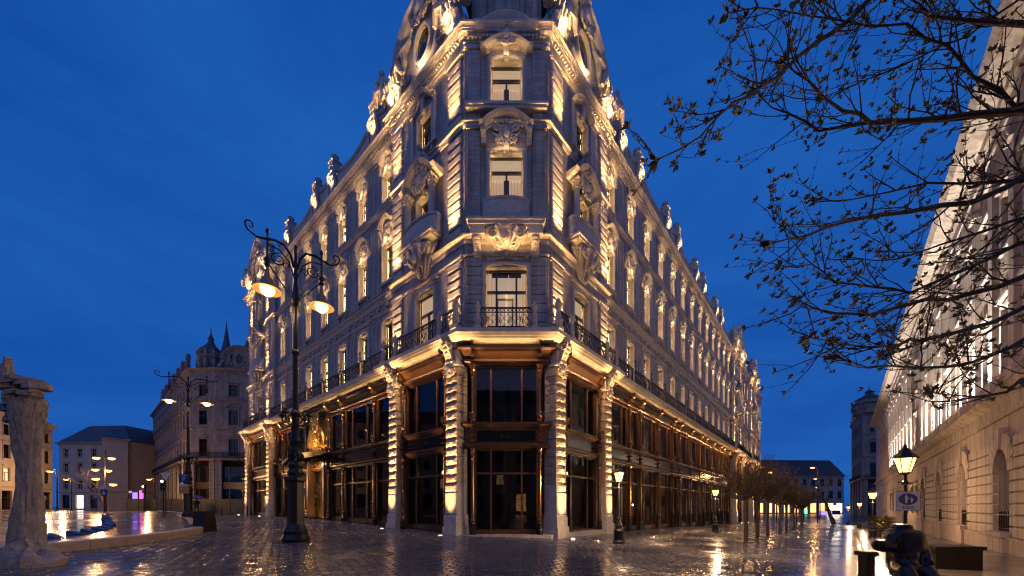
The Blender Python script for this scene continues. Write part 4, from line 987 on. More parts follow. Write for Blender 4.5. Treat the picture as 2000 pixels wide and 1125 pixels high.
def m_gable(hw=3.1, H=3.9):
    m = MB(); pts = [(-hw, -0.1), (-hw, 0.7)]
    pts += [(-hw + 0.55 * math.sin(u * PI / 2) , 0.7 + 0.9 * u ** 1.5) for u in (0.25, 0.5, 0.75, 1.0)]
    ar = arc(0, 1.6, hw - 0.85, H - 1.6, PI, 0, 20)
    pts += ar
    pts += [(-x, z) for x, z in reversed(pts[2:6])][1:] + [(hw, 0.7), (hw, -0.1)]
    m.prism_xz(pts, 0.0, 0.6); m.sweep_xz(arc(0, 1.6, hw - 0.85, H - 1.6, PI, 0, 22), [(-0.55, 0), (-0.5, 0.10), (-0.32, 0.16), (-0.25, 0.30), (-0.05, 0.42), (0.08, 0.46), (0.08, -0.66), (0, -0.66)], 0)
    m.sweep_xz(arc(0, 1.75, 0.55, 0.8, PI / 2, -3 * PI / 2, 18)[:-1], [(0, 0), (0, 0.12), (0.1, 0.2), (0.22, 0.18), (0.26, 0)], 0, True)
    for sg in (-1, 1):
        m.spiral((sg * 1.45, 1.0), 0.42, 1.6, 0.11, -0.12, start=PI / 2, sgn=-sg); m.spiral((sg * 2.2, 0.75), 0.34, 1.5, 0.10, -0.12, start=PI / 2, sgn=sg)
        m.tube([(sg * 1.1, -0.1, 2.8), (sg * 1.5, -0.25, 2.3), (sg * 1.4, -0.25, 1.7), (sg * 1.7, -0.2, 1.3)], [0.1, 0.2, 0.17, 0.08], 7)
        m.tube([(sg * 2.85, -0.1, 0.1), (sg * 2.8, -0.28, 0.6), (sg * 2.5, -0.25, 1.15), (sg * 2.2, -0.2, 1.5)], [0.18, 0.22, 0.17, 0.1], 7)
    return m
mg = m_gable(); GABLE = mg.mesh('gable', STONE2, True)
mm = MB(); mm.prism_xz(arc(0, 1.75, 0.53, 0.78, 0, 2 * PI, 18)[:-1], -0.012, 0.05); OXE = mm.mesh('ox_eye_pane', SIGNBLACK)
mm = m_cartouche(1.25, 51); GCART = mm.mesh('cartouche', STONE2, True)
def gable(F, tc, k=1.0):
    z = ZK + 0.95
    o = link('gable', GABLE, pal, F.at(tc, z, 0.05), F.rot, (k, 1, 1)); link('ox_eye_pane', OXE, o); link('cartouche', GCART, o, (0, -0.2, 3.35))
    for sg in (-1, 1):
        link('statue', STATUE, o, (sg * 2.72, -0.05, 0.95), 0, 1.35); q = link('urn', URN, o, (sg * 2.55, 0.25, 2.3), 0, 0.9)
        spot_light('gable_spot', 380, WARM2, F.at(tc + sg * 2.4 * k, z - 0.02, 0.56), (-F.n[0] * 0.35, -F.n[1] * 0.35, 1), R(85), 0.8, parent=pal)
    spot_light('gable_spot', 300, WARM2, F.at(tc, z, 0.56), (-F.n[0] * 0.3, -F.n[1] * 0.3, 1), R(100), 0.8, parent=pal)
for t in PAVC_L: gable(FL, t)
for t in PAVC_R: gable(FR, t)
# tower stub over the chamfer, roofs
m = MB(); z = ZK + 0.93
m.box(0.30, CW - 0.30, 0.15, 3.5, z, z + 3.2); m.box(0.10, CW - 0.10, 0.05, 3.6, z, z + 0.35); m.box(0.45, 1.05, 0.02, 0.2, z + 0.36, z + 3.0, 0.03); m.box(CW - 1.05, CW - 0.45, 0.02, 0.2, z + 0.36, z + 3.0, 0.03); m.box(1.3, CW - 1.3, 0.06, 0.2, z + 0.5, z + 2.9, 0.04)
m.box(0.1, CW - 0.1, -0.05, 3.6, z + 3.2, z + 3.5); build('tower_base', m, STONE, pal, FC.at(0, 0, 0))
m = MB(); m.lathe([(2.1, 0), (2.2, 0.8), (2.0, 1.8), (1.4, 2.8), (0.6, 3.6), (0.5, 4.6), (0.15, 5.2), (0.05, 6.4)], CC, 1.8, z + 3.5, 12); build('tower_dome', m, SLATE, pal, FC.at(0, 0, 0), 0, True)
m = MB(); zt = ZK + 0.9
A = [FL.w(LEND, -0.7), FL.w(0.5, -0.9), FR.w(0.5, -0.9), FR.w(REND, -0.9)]; B = [FL.w(LEND, -3.6), FL.w(3.2, -3.8), FR.w(3.2, -3.8), FR.w(REND, -3.8)]; C = [FL.w(LEND, -14), FL.w(13.5, -14), FR.w(14, -14), FR.w(REND, -14)]
for i in range(3):
    m.quad((*A[i], zt), (*A[i + 1], zt), (*B[i + 1], zt + 2.0), (*B[i], zt + 2.0)); m.quad((*B[i], zt + 2.0), (*B[i + 1], zt + 2.0), (*C[i + 1], zt + 2.4), (*C[i], zt + 2.4))
build('roof', m, SLATE, pal)
# --- linear lamps under the main cornice
def cornice_lamps(F, t0, t1, d, n, pw):
    L = (t1 - t0) / n
    for i in range(n):
        area_light('cornice_lamp', L * 0.62, 0.04, pw * 0.72, WARM, F.at(t0 + L * (i + 0.5), ZK - 0.20, d + 0.36), (R(180 - 18), 0, F.rot), pal, spread=R(140))
cornice_lamps(FL, 0.1, 6.0, 0, 2, 5); cornice_lamps(FL, 6.2, 25.7, BD, 7, 4); cornice_lamps(FL, 25.9, 33.8, 0, 2, 5)
cornice_lamps(FR, 0.1, 6.0, 0, 2, 5); cornice_lamps(FR, 6.2, 44.6, BD, 13, 4); cornice_lamps(FR, 44.8, 51.6, 0, 2, 5); cornice_lamps(FR, 60.3, 67.9, 0, 2, 5)
cornice_lamps(FC, 0.3, CW - 0.3, 0, 1, 3)
# ------------------------------------------------------------------ neighbouring houses
PLAST = mat('grey_plaster', (0.30, 0.27, 0.25), 0.85, scale=0.8, bump=0.15, bscale=14, col2=(0.40, 0.36, 0.33))
PLAST2 = mat('ochre_plaster', (0.40, 0.33, 0.26), 0.85, scale=0.8, bump=0.15, bscale=14, col2=(0.50, 0.42, 0.33))
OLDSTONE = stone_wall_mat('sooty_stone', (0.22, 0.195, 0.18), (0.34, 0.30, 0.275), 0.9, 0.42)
WHITEFR = mat('white_window_frame', (0.55, 0.52, 0.48), 0.5, var=0.1, scale=6)
LITWIN = mat('lit_shop_window', (0.3, 0.2, 0.1), 0.4, var=0, emit=(1.0, 0.48, 0.15), estr=3.0)
LITWIN2 = mat('lit_window', (0.3, 0.2, 0.1), 0.4, var=0, emit=(1.0, 0.62, 0.30), estr=1.3)
WHITEWIN = mat('white_lit_window', (0.3, 0.3, 0.3), 0.4, var=0, emit=(1.0, 0.88, 0.75), estr=3.2)
SKYGLASS = glass_mat('house_glass', (0.25, 0.25, 0.27), 0.02)
SWK = {}
def simple_window(parent, loc, rot, wd, h, frame=None, lit=None, arch=False, deep=0.22, trim=STONE2, hood=True):
    key = (round(wd, 2), round(h, 2), arch, trim.name, frame.name if frame else '', hood)
    if key not in SWK:
        hw = wd / 2; m = MB()
        if arch: path = [(-hw, 0), (-hw, h - hw)] + arc(0, h - hw, hw, hw, PI, 0, 10)[1:-1] + [(hw, h - hw), (hw, 0)]
        else: path = [(-hw, 0), (-hw, h), (hw, h), (hw, 0)]
        m.sweep_xz(path, [(0, 0), (0, 0.06), (0.14, 0.09), (0.16, 0)]); m.box(-hw - 0.2, hw + 0.2, -0.14, 0, -0.12, 0.0)
        if hood: m.box(-hw - 0.25, hw + 0.25, -0.20, 0, h + 0.30, h + 0.44)
        s = MB(); b = 0.06; zt = h * 0.66
        s.box(-hw, -hw + b, deep - .05, deep, 0, h); s.box(hw - b, hw, deep - .05, deep, 0, h); s.box(-hw + b, hw - b, deep - .05, deep, h - b, h); s.box(-hw + b, hw - b, deep - .05, deep, 0, b)
        s.box(-hw + b, hw - b, deep - .06, deep, zt - 0.04, zt + 0.04); s.box(-0.035, 0.035, deep - .055, deep, b, zt - 0.04)
        p = MB(); p.quad((-hw, deep + 0.01, 0), (hw, deep + 0.01, 0), (hw, deep + 0.01, h), (-hw, deep + 0.01, h))
        q = MB(); q.quad((-hw - 0.1, deep + 0.5, -0.1), (hw + 0.1, deep + 0.5, -0.1), (hw + 0.1, deep + 0.5, h + 0.1), (-hw - 0.1, deep + 0.5, h + 0.1))
        SWK[key] = (m.mesh('window', trim), s.mesh('sash', frame or SASH), p.mesh('pane', SKYGLASS), q.mesh('blind', CORE), q)
    a, s, p, q, qm = SWK[key]
    o = link('window', a, parent, loc, rot); link('sash', s, o)
    if lit is not None:
        k2 = key + (lit.name,)
        if k2 not in SWK: pm = MB(); pm.quad((-wd / 2, deep + 0.01, 0), (wd / 2, deep + 0.01, 0), (wd / 2, deep + 0.01, h), (-wd / 2, deep + 0.01, h)); SWK[k2] = pm.mesh('lit_pane', lit)
        link('lit_pane', SWK[k2], o)
    else: link('pane', p, o); link('blind', q, o)
    return o
def front(parent, F, t0, t1, z0, z1, ops, mt, d=0.0, depth=0.25):
    m = MB()
    oo = [((tc - t0 if F.s > 0 else t1 - tc) - wd / 2, (tc - t0 if F.s > 0 else t1 - tc) + wd / 2, za, za + h) for tc, wd, za, h in ops]
    wall_mesh(m, 0, t1 - t0, z0, z1, 0, oo, depth); return build('wall', m, mt, parent, F.at(t0 if F.s > 0 else t1, 0, d), F.rot)
CORN = [(-0.3, -0.75), (0.06, -0.75), (0.08, -0.5), (0.18, -0.42), (0.20, -0.2), (0.50, -0.12), (0.55, 0.0), (0.62, 0.10), (-0.3, 0.18)]
def run_on(parent, path, prof, z, mt, name): m = MB(); m.sweep_xy(path, [(d, zz + z) for d, zz in prof]); return build(name, m, mt, parent)
BELT = [(-0.2, -0.12), (0.10, -0.12), (0.14, 0), (0.20, 0.06), (0.20, 0.14), (-0.2, 0.16)]
def mansard(parent, pts, z, inset, h, mt=SLATE):
    """pts: closed plan polygon; roof slope in to the centre"""
    c = Vector((sum(p[0] for p in pts) / len(pts), sum(p[1] for p in pts) / len(pts))); n = len(pts); m = MB()
    q = []
    for p in pts:
        v = Vector(p); d = (c - v); q.append(v + d.normalized() * min(inset, d.length * 0.6))
    for i in range(n):
        a, b = pts[i], pts[(i + 1) % n]; e, f = q[i], q[(i + 1) % n]
        m.quad((*a, z), (*b, z), (f.x, f.y, z + h), (e.x, e.y, z + h))
    m.add([(v.x, v.y, z + h) for v in q], [tuple(range(n))]); return build('roof', m, mt, parent)
# --- the unlit sister palace beyond the crossing
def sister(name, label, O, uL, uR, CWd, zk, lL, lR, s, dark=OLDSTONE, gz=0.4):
    """O: left end of its chamfer"""
    o = thing(name, label, 'palace', (0, 0, 0)); l = math.hypot(*uL)
    f1 = Fac(O[0], O[1], *uL, -1); nx = math.hypot(*CWd); f0 = Fac(O[0], O[1], CWd[0] / nx, CWd[1] / nx, 1); f2 = Fac(O[0] + CWd[0], O[1] + CWd[1], *uR, 1)
    zl = [gz + 9.4 * s, gz + 14.7 * s, gz + 19.5 * s]; hh = [2.9 * s, 2.4 * s, 2.0 * s]; zk = gz + 23.0 * s
    path = [f1.w(lL), f1.w(0), f2.w(0), f2.w(lR)]
    back = [f1.w(lL, -10), f2.w(lR, -10)]
    for F, L, ts in ((f1, lL, [2.6 + 3.1 * k for k in range(int((lL - 2) / 3.1))]), (f0, nx, [nx / 2]), (f2, lR, [2.6 + 4.2 * k for k in range(int((lR - 1) / 4.2))])):
        ops = []
        for t in ts:
            for z, h in zip(zl, hh): ops.append((t, 1.45 * s, z, h))
        front(o, F, 0, L, gz + 8.6 * s, zk + 1.2, ops, dark)
        for t in ts:
            for i, (z, h) in enumerate(zip(zl, hh)):
                simple_window(o, F.at(t, z, 0), F.rot, 1.45 * s, h, None, None, trim=dark)
                if i == 1:
                    link('hood', win_kit(1.05, 2.3, 'B')['hood'].copy() if False else SISHOOD, o, F.at(t, z + h + 0.1, 0), F.rot)
        # shop storeys
        n = max(1, int(L / 4.6)); bw = L / n
        for k in range(n):
            a, b = k * bw + 0.55, (k + 1) * bw - 0.55; tc = (a + b) / 2; h_ = (b - a) / 2
            m = MB()
            for za, zb in ((gz + 0.3, gz + 3.9 * s), (gz + 4.9 * s, gz + 7.6 * s)):
                for x in (-h_, -h_ * 0.4, h_ * 0.4, h_): m.box(x - 0.07, x + 0.07, -0.05, 0.1, za, zb)
                m.box(-h_, h_, -0.052, 0.098, zb - 0.1, zb); m.box(-h_, h_, -0.052, 0.098, za, za + 0.12)
            m.box(-h_, h_, -0.12, 0.1, gz + 3.9 * s, gz + 4.9 * s)
            q = build('shop_bay', m, WOOD, o, F.at(tc, 0, -0.05), F.rot)
            for za, zb in ((gz + 0.42, gz + 3.8 * s), (gz + 5.0 * s, gz + 7.5 * s)):
                p = MB(); p.quad((-h_, 0.05, za), (h_, 0.05, za), (h_, 0.05, zb), (-h_, 0.05, zb)); build('pane', p, GLASS, q)
        for k in range(n + 1):
            tt = min(max(k * bw, 0.5), L - 0.5); q = None
            m = MB(); m.box(-0.5, 0.5, -0.35, 0.2, gz - 0.5, gz + 1.2); m.box(-0.45, 0.45, -0.3, 0.2, gz + 1.202, gz + 8.6 * s); q = build('pier', m, dark, o, F.at(tt, 0, 0), F.rot)
            for j in range(11):
                m = MB(); bh = (8.4 * s - 1.3) / 11; m.box(-0.5, 0.5, -0.38, 0, 0.02, bh - 0.02, 0.05); build('stone_block', m, dark, q, (0, 0, gz + 1.3 + bh * j))
        for k in range(int(L / 2.5)):
            place_rail(o, F.at(((k + (0.0 if F.s > 0 else 1.0)) * (L / int(L / 2.5))), gz + 8.95 * s, 0.55), F.rot, L / int(L / 2.5))
    run_on(o, path, [(-0.3, 0), (0.5, 0), (0.7, 0.2), (0.7, 0.38), (-0.3, 0.38)], gz + 8.58 * s, dark, 'balcony_slab')
    run_on(o, path, BELT, gz + 13.8 * s, dark, 'string_course'); run_on(o, path, BELT, gz + 18.9 * s, dark, 'string_course'); run_on(o, path, CORN, zk + 1.0, dark, 'main_cornice')
    m = MB(); m.prism_xy([f1.w(lL - 0.5, -1.0), f1.w(0.5, -1.0), f2.w(0.5, -1.0), f2.w(lR - 0.5, -1.0), back[1], back[0]], gz - 1, zk + 1.0); build('inner_wall', m, CORE, o)
    mansard(o, [f1.w(lL, -0.4), f1.w(0, -0.4), f2.w(0, -0.4), f2.w(lR, -0.4), back[1], back[0]], zk + 1.1, 4.0, 2.6)
    return o, f1, f0, f2, zk
mm = MB(); mm.sweep_xz([(x, z + 0.35) for x, z in hood_path(1.7, 0.5, 0.2)], HOODP); c = m_cartouche(0.6, 3); mm.add([(x, y, z + 0.45) for x, y, z in c.v], c.f); SISHOOD = mm.mesh('hood', OLDSTONE, True)
SIS_O = (-54.4, 62.0)
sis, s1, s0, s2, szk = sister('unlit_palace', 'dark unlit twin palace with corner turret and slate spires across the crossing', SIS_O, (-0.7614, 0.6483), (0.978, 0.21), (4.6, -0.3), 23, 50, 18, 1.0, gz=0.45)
# its turret, spires and curved gable
def turret(parent, cx, cy, z, r, mt=OLDSTONE):
    m = MB(); m.lathe([(r * 1.15, 0), (r * 1.15, 0.5), (r, 0.6), (r, 2.6), (r * 1.2, 2.8), (r * 1.2, 3.1), (r * 0.95, 3.2), (r * 0.9, 4.0), (r * 1.05, 4.2)], cx, cy, z, 10)
    for k in range(10):
        a = 2 * PI * k / 10; m.ball((cx + r * 1.12 * math.cos(a), cy + r * 1.12 * math.sin(a), z + 1.6), 0.35, 0.35, 1.0, 6, 5); m.ball((cx + r * 1.15 * math.cos(a), cy + r * 1.15 * math.sin(a), z + 3.5), 0.28, 0.28, 0.5, 6, 4)
    o = build('turret', m, mt, parent, smooth=True)
    m = MB(); m.lathe([(r * 0.95, 0), (r * 0.80, 0.35), (r * 0.50, 0.85), (r * 0.30, 1.4), (r * 0.22, 1.9), (r * 0.32, 2.1), (r * 0.18, 2.4), (0.10, 2.9), (0.04, 4.2)], cx, cy, z + 4.2, 10); build('turret_dome', m, SLATE, o, smooth=True)
    return o
c0 = s0.w(2.2, -1.6); turret(sis, c0[0], c0[1], szk + 0.6, 1.55)
for tt, r_, hh_ in ((-0.4, 1.0, 6.4), (3.6, 2.6, 7.4)):
    q = s2.w(tt, -4.0); m = MB(); m.lathe([(r_, 0), (r_ * 0.72, hh_ * 0.2), (r_ * 0.45, hh_ * 0.42), (r_ * 0.2, hh_ * 0.72), (0.03, hh_)], q[0], q[1], szk + 2.6 + (2.0 if r_ < 2 else 0.6), 8); build('spire', m, SLATE, sis, smooth=True)
m = m_gable(3.5, 4.0); gb = build('gable', m, OLDSTONE, sis, s2.at(3.6, szk + 1.1, 0.05), s2.rot, True); link('ox_eye_pane', OXE, gb)
for k in range(7):
    q = link('attic_pedestal', PEDESTAL, sis, s1.at(2.5 + 5 * k, szk + 1.1, 0), s1.rot); q.material_slots[0].link = 'OBJECT'; q.material_slots[0].material = OLDSTONE
    u = link('urn', URN, q, (0, 0.08, 2.662)); u.material_slots[0].link = 'OBJECT'; u.material_slots[0].material = OLDSTONE
# --- houses round the square on the left
def plain_house(name, label, O, u, sgn, L, z0, floors, wd, pitch, mt, roof_h=3.0, shop=None, depth=12, frame=None, litset=(), eave=0.0, side=True, hood=True, cat='house'):
    """floors: [(sill above z0, height)], openings repeated along the front"""
    o = thing(name, label, cat, (0, 0, 0)); F = Fac(O[0], O[1], u[0], u[1], sgn)
    n = int(L / pitch); ts = [(k + 0.5) * L / n for k in range(n)]; H = floors[-1][0] + floors[-1][1] + 1.6
    ops = [(t, wd, z0 + za, h) for za, h in floors for t in ts]
    if shop: ops += [(t, wd * 1.5, z0 + 0.4, shop) for t in ts]
    front(o, F, 0, L, z0 - 1, z0 + H, ops, mt)
    for j, (za, h) in enumerate(floors):
        for i, t in enumerate(ts): simple_window(o, F.at(t, z0 + za, 0), F.rot, wd, h, frame, LITWIN2 if (j, i) in litset else None, trim=mt, hood=hood)
    if shop:
        for i, t in enumerate(ts): simple_window(o, F.at(t, z0 + 0.4, 0), F.rot, wd * 1.5, shop, None, LITWIN if (-1, i) in litset else (WHITEWIN if (-2, i) in litset else None), trim=mt, hood=False)
    path = [F.w(L, -depth), F.w(L), F.w(0), F.w(0, -depth)] if sgn < 0 else [F.w(0, -depth), F.w(0), F.w(L), F.w(L, -depth)]
    run_on(o, path, CORN, z0 + H - 0.1, mt, 'cornice')
    if shop: run_on(o, path, BELT, z0 + shop + 1.0, mt, 'string_course')
    a, b, c, d = F.w(0), F.w(L), F.w(L, -depth), F.w(0, -depth)
    if side:
        for p, q in ((a, d), (c, b)): m = MB(); m.quad((*p, z0 - 1), (*q, z0 - 1), (*q, z0 + H), (*p, z0 + H)); build('side_wall', m, mt, o)
    m = MB(); m.prism_xy([F.w(0.3, -0.9), F.w(L - 0.3, -0.9), F.w(L - 0.3, -depth), F.w(0.3, -depth)], z0 - 1, z0 + H - 0.2); build('inner_wall', m, CORE, o)
    mansard(o, [F.w(-0.2, 0.3), F.w(L + 0.2, 0.3), F.w(L + 0.2, -depth), F.w(-0.2, -depth)], z0 + H, 5.5, roof_h)
    return o, F, z0 + H
hA, FA, zA = plain_house('plastered_house', 'tall pale plastered house at the far left, running along the square', (-74.0, 46.0), (-0.38, 0.925), 1, 21, 0.4, [(4.9, 2.0), (8.4, 2.2), (12.0, 1.7)], 1.2, 2.6, PLAST, 2.2, shop=3.0, litset={(-1, 2), (-1, 3), (-1, 5), (-1, 6), (1, 6), (0, 4)})
hA.location = (0, 0, 0)
hB, FB, zB = plain_house('plastered_house', 'wide pale house with a slate roof at the back of the square', (-107.5, 87.0), (0.997, -0.07), 1, 18.0, 0.4, [(5.0, 2.0), (8.9, 2.1), (12.6, 1.8)], 1.3, 3.35, PLAST2, 4.5, shop=3.2, frame=WHITEFR, litset={(-1, 3), (-1, 4), (-1, 5), (0, 4), (0, 5), (-1, 6), (-2, 1)})
hC, FC2, zC = plain_house('plastered_house', 'tall narrow house with a plain grey side wall, at the mouth of the left street', (-88.0, 84.0), (-0.70, 0.714), 1, 30, 0.4, [(5.0, 2.1), (9.0, 2.1), (12.6, 2.0)], 1.2, 3.3, PLAST, 3.0, shop=3.2, depth=4.0, litset={(-1, 1), (-1, 2), (-1, 5), (0, 3), (-1, 7)})
# --- houses seen down the left street
for i, (x, y, L, z, nm) in enumerate([(-131.5, 126, 4.6, 15, 'grey gabled house with lit white windows far down the left street'), (-157, 152, 9, 13, 'small pale house at the far end of the left street'), (-126.0, 128, 5, 17, 'narrow dark house on the far side of the left street')]):
    plain_house('distant_house', nm, (x, y), (1.0, 0.0), 1, L, 0.4, [(4.2, 1.6), (7.0, 1.5)], 1.3, 2.2, (PLAST, PLAST2, OLDSTONE)[i], 3.0, shop=3.0, depth=10, litset={(0, 0), (1, 0), (-1, 0), (-1, 1)} if i == 0 else {(-1, 0), (-2, 2), (-1, 2), (0, 1)}, hood=False)
# --- long house on the right of the pedestrian street
CREAM = stone_wall_mat('cream_stucco', (0.46, 0.37, 0.31), (0.58, 0.48, 0.41), 3.0, 3.0, 0.97)
rb = thing('stucco_building', 'long cream stucco building with banded arched ground floor and white-lit upper pilasters', 'building')
RBU = (0.6722, 0.7404); FB2 = Fac(19.9, 14.2, RBU[0], RBU[1], -1)
# t grows away from the camera; s=-1 keeps the outward side towards the street
RT0, RT1, RT2 = -12.0, 27.0, 92.0
ZBELT, ZROOF = 5.35, 19.4
gA = lambda t: G(*FB2.w(t))
archs = [-5.0, 2.4, 9.6, 16.8, 24.0]
def arch_wall(F, t0, t1, z0, z1, cs, wd, zs, h, d=0.0, depth=0.55):
    m = MB(); hw = wd / 2
    for c in cs:
        # spandrel around a round arch, in strips
        n = 12; a = arc(0, zs + h - hw, hw, hw, PI, 0, n)
        sx = F.s
        for i in range(n):
            (xa, za), (xb, zb) = a[i], a[i + 1]; X = lambda v: (c - t0 if F.s > 0 else t1 - c) + v
            m.quad((X(xa), 0, za), (X(xb), 0, zb), (X(xb), 0, zs + h + 0.02), (X(xa), 0, zs + h + 0.02))
            m.quad((X(xa), 0, za), (X(xa), depth, za), (X(xb), depth, zb), (X(xb), 0, zb))
    oo = [((c - t0 if F.s > 0 else t1 - c) - hw, (c - t0 if F.s > 0 else t1 - c) + hw, zs, zs + h) for c in cs]
    wall_mesh(m, 0, t1 - t0, z0, z1, 0, oo, depth)
    return build('wall', m, CREAM, rb, F.at(t0 if F.s > 0 else t1, 0, d), F.rot)
arch_wall(FB2, RT0, RT1, -2.5, ZBELT, archs, 2.0, 0.15, 3.75, depth=0.75)
# banded piers between the arches: each course a slab of its own
def course_run(t0, t1, z, h, d=0.14):
    L = t1 - t0
    m = MB(); m.box(-L / 2, L / 2, -d, 0.0, 0.025, h - 0.025, 0.03); build('stone_course', m, CREAM, rb, FB2.at((t0 + t1) / 2, z, 0.0), FB2.rot)
edges = [RT0] + [v for c in archs for v in (c - 1.16, c + 1.16)] + [RT1]
for i in range(0, len(edges), 2):
    z = 0.1
    for k in range(9):
        e0, e1 = edges[i] + (0.42 if k >= 7 and i else 0), edges[i + 1] - (0.42 if k >= 7 and i + 2 < len(edges) else 0)
        if k == 6: e0, e1 = e0 + (0.25 if i else 0), e1 - (0.25 if i + 2 < len(edges) else 0)
        if e1 - e0 > 0.4: course_run(e0, e1, z, 0.46)
        z += 0.47
    m = MB(); L = edges[i + 1] - edges[i]; g0 = min(gA(edges[i]), gA(edges[i + 1])); m.box(-L / 2 - 0.05, L / 2 + 0.05, -0.22, 0, g0 - 0.3, 0.05); m.box(-L / 2 - 0.1, L / 2 + 0.1, -0.28, 0, 0.052, 0.12); build('plinth', m, CREAM, rb, FB2.at((edges[i] + edges[i + 1]) / 2, 0, 0), FB2.rot)
for c in archs:   # voussoirs
    for k in range(9):
        a0, a1 = PI * k / 9 + 0.012, PI * (k + 1) / 9 - 0.012; r1, r2 = 1.02, 1.55; zc = 0.15 + 3.75 - 1.0
        mid = (a0 + a1) / 2; ext = 1.0 + 0.22 * abs(math.sin(2 * mid)) + (0.25 if k == 4 else 0)
        m = MB(); m.prism_xz([(r1 * math.cos(a0), r1 * math.sin(a0)), (r2 * ext * math.cos(a0), r2 * ext * math.sin(a0)), (r2 * ext * math.cos(a1), r2 * ext * math.sin(a1)), (r1 * math.cos(a1), r1 * math.sin(a1))][::-1], -0.17 - (0.08 if k == 4 else 0), -0.001)
        build('voussoir', m, CREAM, rb, FB2.at(c, zc, 0), FB2.rot)
    o = MB(); hw = 1.0
    o.box(-hw, hw, 0.60, 0.66, 0.3, 0.42); o.box(-0.04, 0.04, 0.60, 0.66, 0.42, 3.8); o.box(-hw, hw, 0.60, 0.66, 2.85, 2.95); o.box(-hw, -hw + 0.08, 0.60, 0.66, 0.42, 3.0); o.box(hw - 0.08, hw, 0.60, 0.66, 0.42, 3.0)
    wv = build('window', o, WHITEFR, rb, FB2.at(c, 0, 0), FB2.rot); q = MB(); q.quad((-hw, 0.68, 0.15), (hw, 0.68, 0.15), (hw, 0.68, 3.9), (-hw, 0.68, 3.9)); build('pane', q, SKYGLASS, wv)
    q = MB(); q.quad((-hw, 1.2, 0.0), (hw, 1.2, 0.0), (hw, 1.2, 4.0), (-hw, 1.2, 4.0)); build('blind', q, CORE, wv)
    q = MB(); q.box(-hw - 0.3, hw + 0.3, -0.40, 0.1, 0.10, 0.30); q.box(-hw - 0.2, hw + 0.2, -0.34, 0.0, -1.6, 0.098); build('sill', q, CREAM, wv)
    q = MB()
    for k in range(9): x = -0.94 + 1.88 * k / 8; q.box(x - 0.012, x + 0.012, -0.02, 0.02, 0.32, 1.15 + 0.06 * (k % 2))
    q.box(-0.98, 0.98, -0.02, 0.02, 0.42, 0.45); q.box(-0.98, 0.98, -0.02, 0.02, 1.02, 1.05); build('window_grille', q, IRON, wv, (0, 0.02, 0))
# belt cornice and upper storeys
pth = [FB2.w(RT2), FB2.w(RT1), FB2.w(RT0)]
run_on(rb, pth, [(-0.3, -0.9), (0.10, -0.9), (0.12, -0.7), (0.04, -0.68), (0.06, -0.2), (0.22, -0.1), (0.34, 0.0), (0.42, 0.12), (0.42, 0.22), (-0.3, 0.36)], ZBELT + 0.85, CREAM, 'belt_cornice')
run_on(rb, pth, [(-0.3, -1.4), (0.08, -1.4), (0.10, -0.9), (0.24, -0.8), (0.26, -0.45), (0.85, -0.25), (0.95, -0.05), (1.05, 0.12), (-0.3, 0.2)], ZROOF, CREAM, 'main_cornice')
uw = [-9.5 + 2.9 * k for k in range(12)]; uw2 = [28.8 + 3.4 * k for k in range(19)]
front(rb, FB2, RT0, RT1, ZBELT, ZROOF, [(t, 1.25, 7.2, 2.9) for t in uw] + [(t, 1.2, 12.6, 2.4) for t in uw], CREAM)
front(rb, FB2, RT1, RT2, -3.0, ZROOF, [(t, 1.25, 0.8, 2.6) for t in uw2] + [(t, 1.25, 7.2, 2.9) for t in uw2] + [(t, 1.2, 12.6, 2.4) for t in uw2], CREAM)
for t in uw: simple_window(rb, FB2.at(t, 7.2), FB2.rot, 1.25, 2.9, WHITEFR, None, trim=CREAM); simple_window(rb, FB2.at(t, 12.6), FB2.rot, 1.2, 2.4, WHITEFR, None, trim=CREAM)
for i, t in enumerate(uw2):
    if t < 75: simple_window(rb, FB2.at(t, 7.2), FB2.rot, 1.25, 2.9, WHITEFR, None, trim=CREAM); simple_window(rb, FB2.at(t, 12.6), FB2.rot, 1.2, 2.4, WHITEFR, None, trim=CREAM); simple_window(rb, FB2.at(t, 0.8), FB2.rot, 1.25, 2.6, WHITEFR, LITWIN2 if i in (6, 9) else None, trim=CREAM)
mm = MB(); mm.box(-0.40, 0.40, -0.30, 0, 0, 0.5); mm.box(-0.32, 0.32, -0.22, 0, 0.502, 9.6); mm.box(-0.42, 0.42, -0.34, 0, 9.602, 9.8); mm.box(-0.36, 0.36, -0.26, 0, 9.802, 10.6)
for k in range(5): mm.ball((-0.28 + 0.14 * k, -0.30, 9.9 + 0.1 * (k % 2)), 0.1, 0.1, 0.22, 6, 4)
PIL = mm.mesh('giant_pilaster', CREAM)
for t in [a + 1.45 for a in uw] + [a + 1.7 for a in uw2[:14]]: link('giant_pilaster', PIL, rb, FB2.at(t, 6.6, 0), FB2.rot)
for t in [3.55, 6.45, 9.35, 12.25, 15.15, 18.05, 20.95, 23.85] + [30.5 + 3.4 * k for k in range(8)]:
    area_light('white_uplight', 0.9, 0.08, 300, WHITE, FB2.at(t, 6.75, 1.0), (R(180 - 14), 0, FB2.rot), rb, spread=R(105))
m = MB(); m.prism_xy([FB2.w(RT0, -1.3), FB2.w(RT2, -1.3), FB2.w(RT2, -12), FB2.w(RT0, -12)][::-1], -3, ZROOF - 0.3); build('inner_wall', m, CORE, rb)
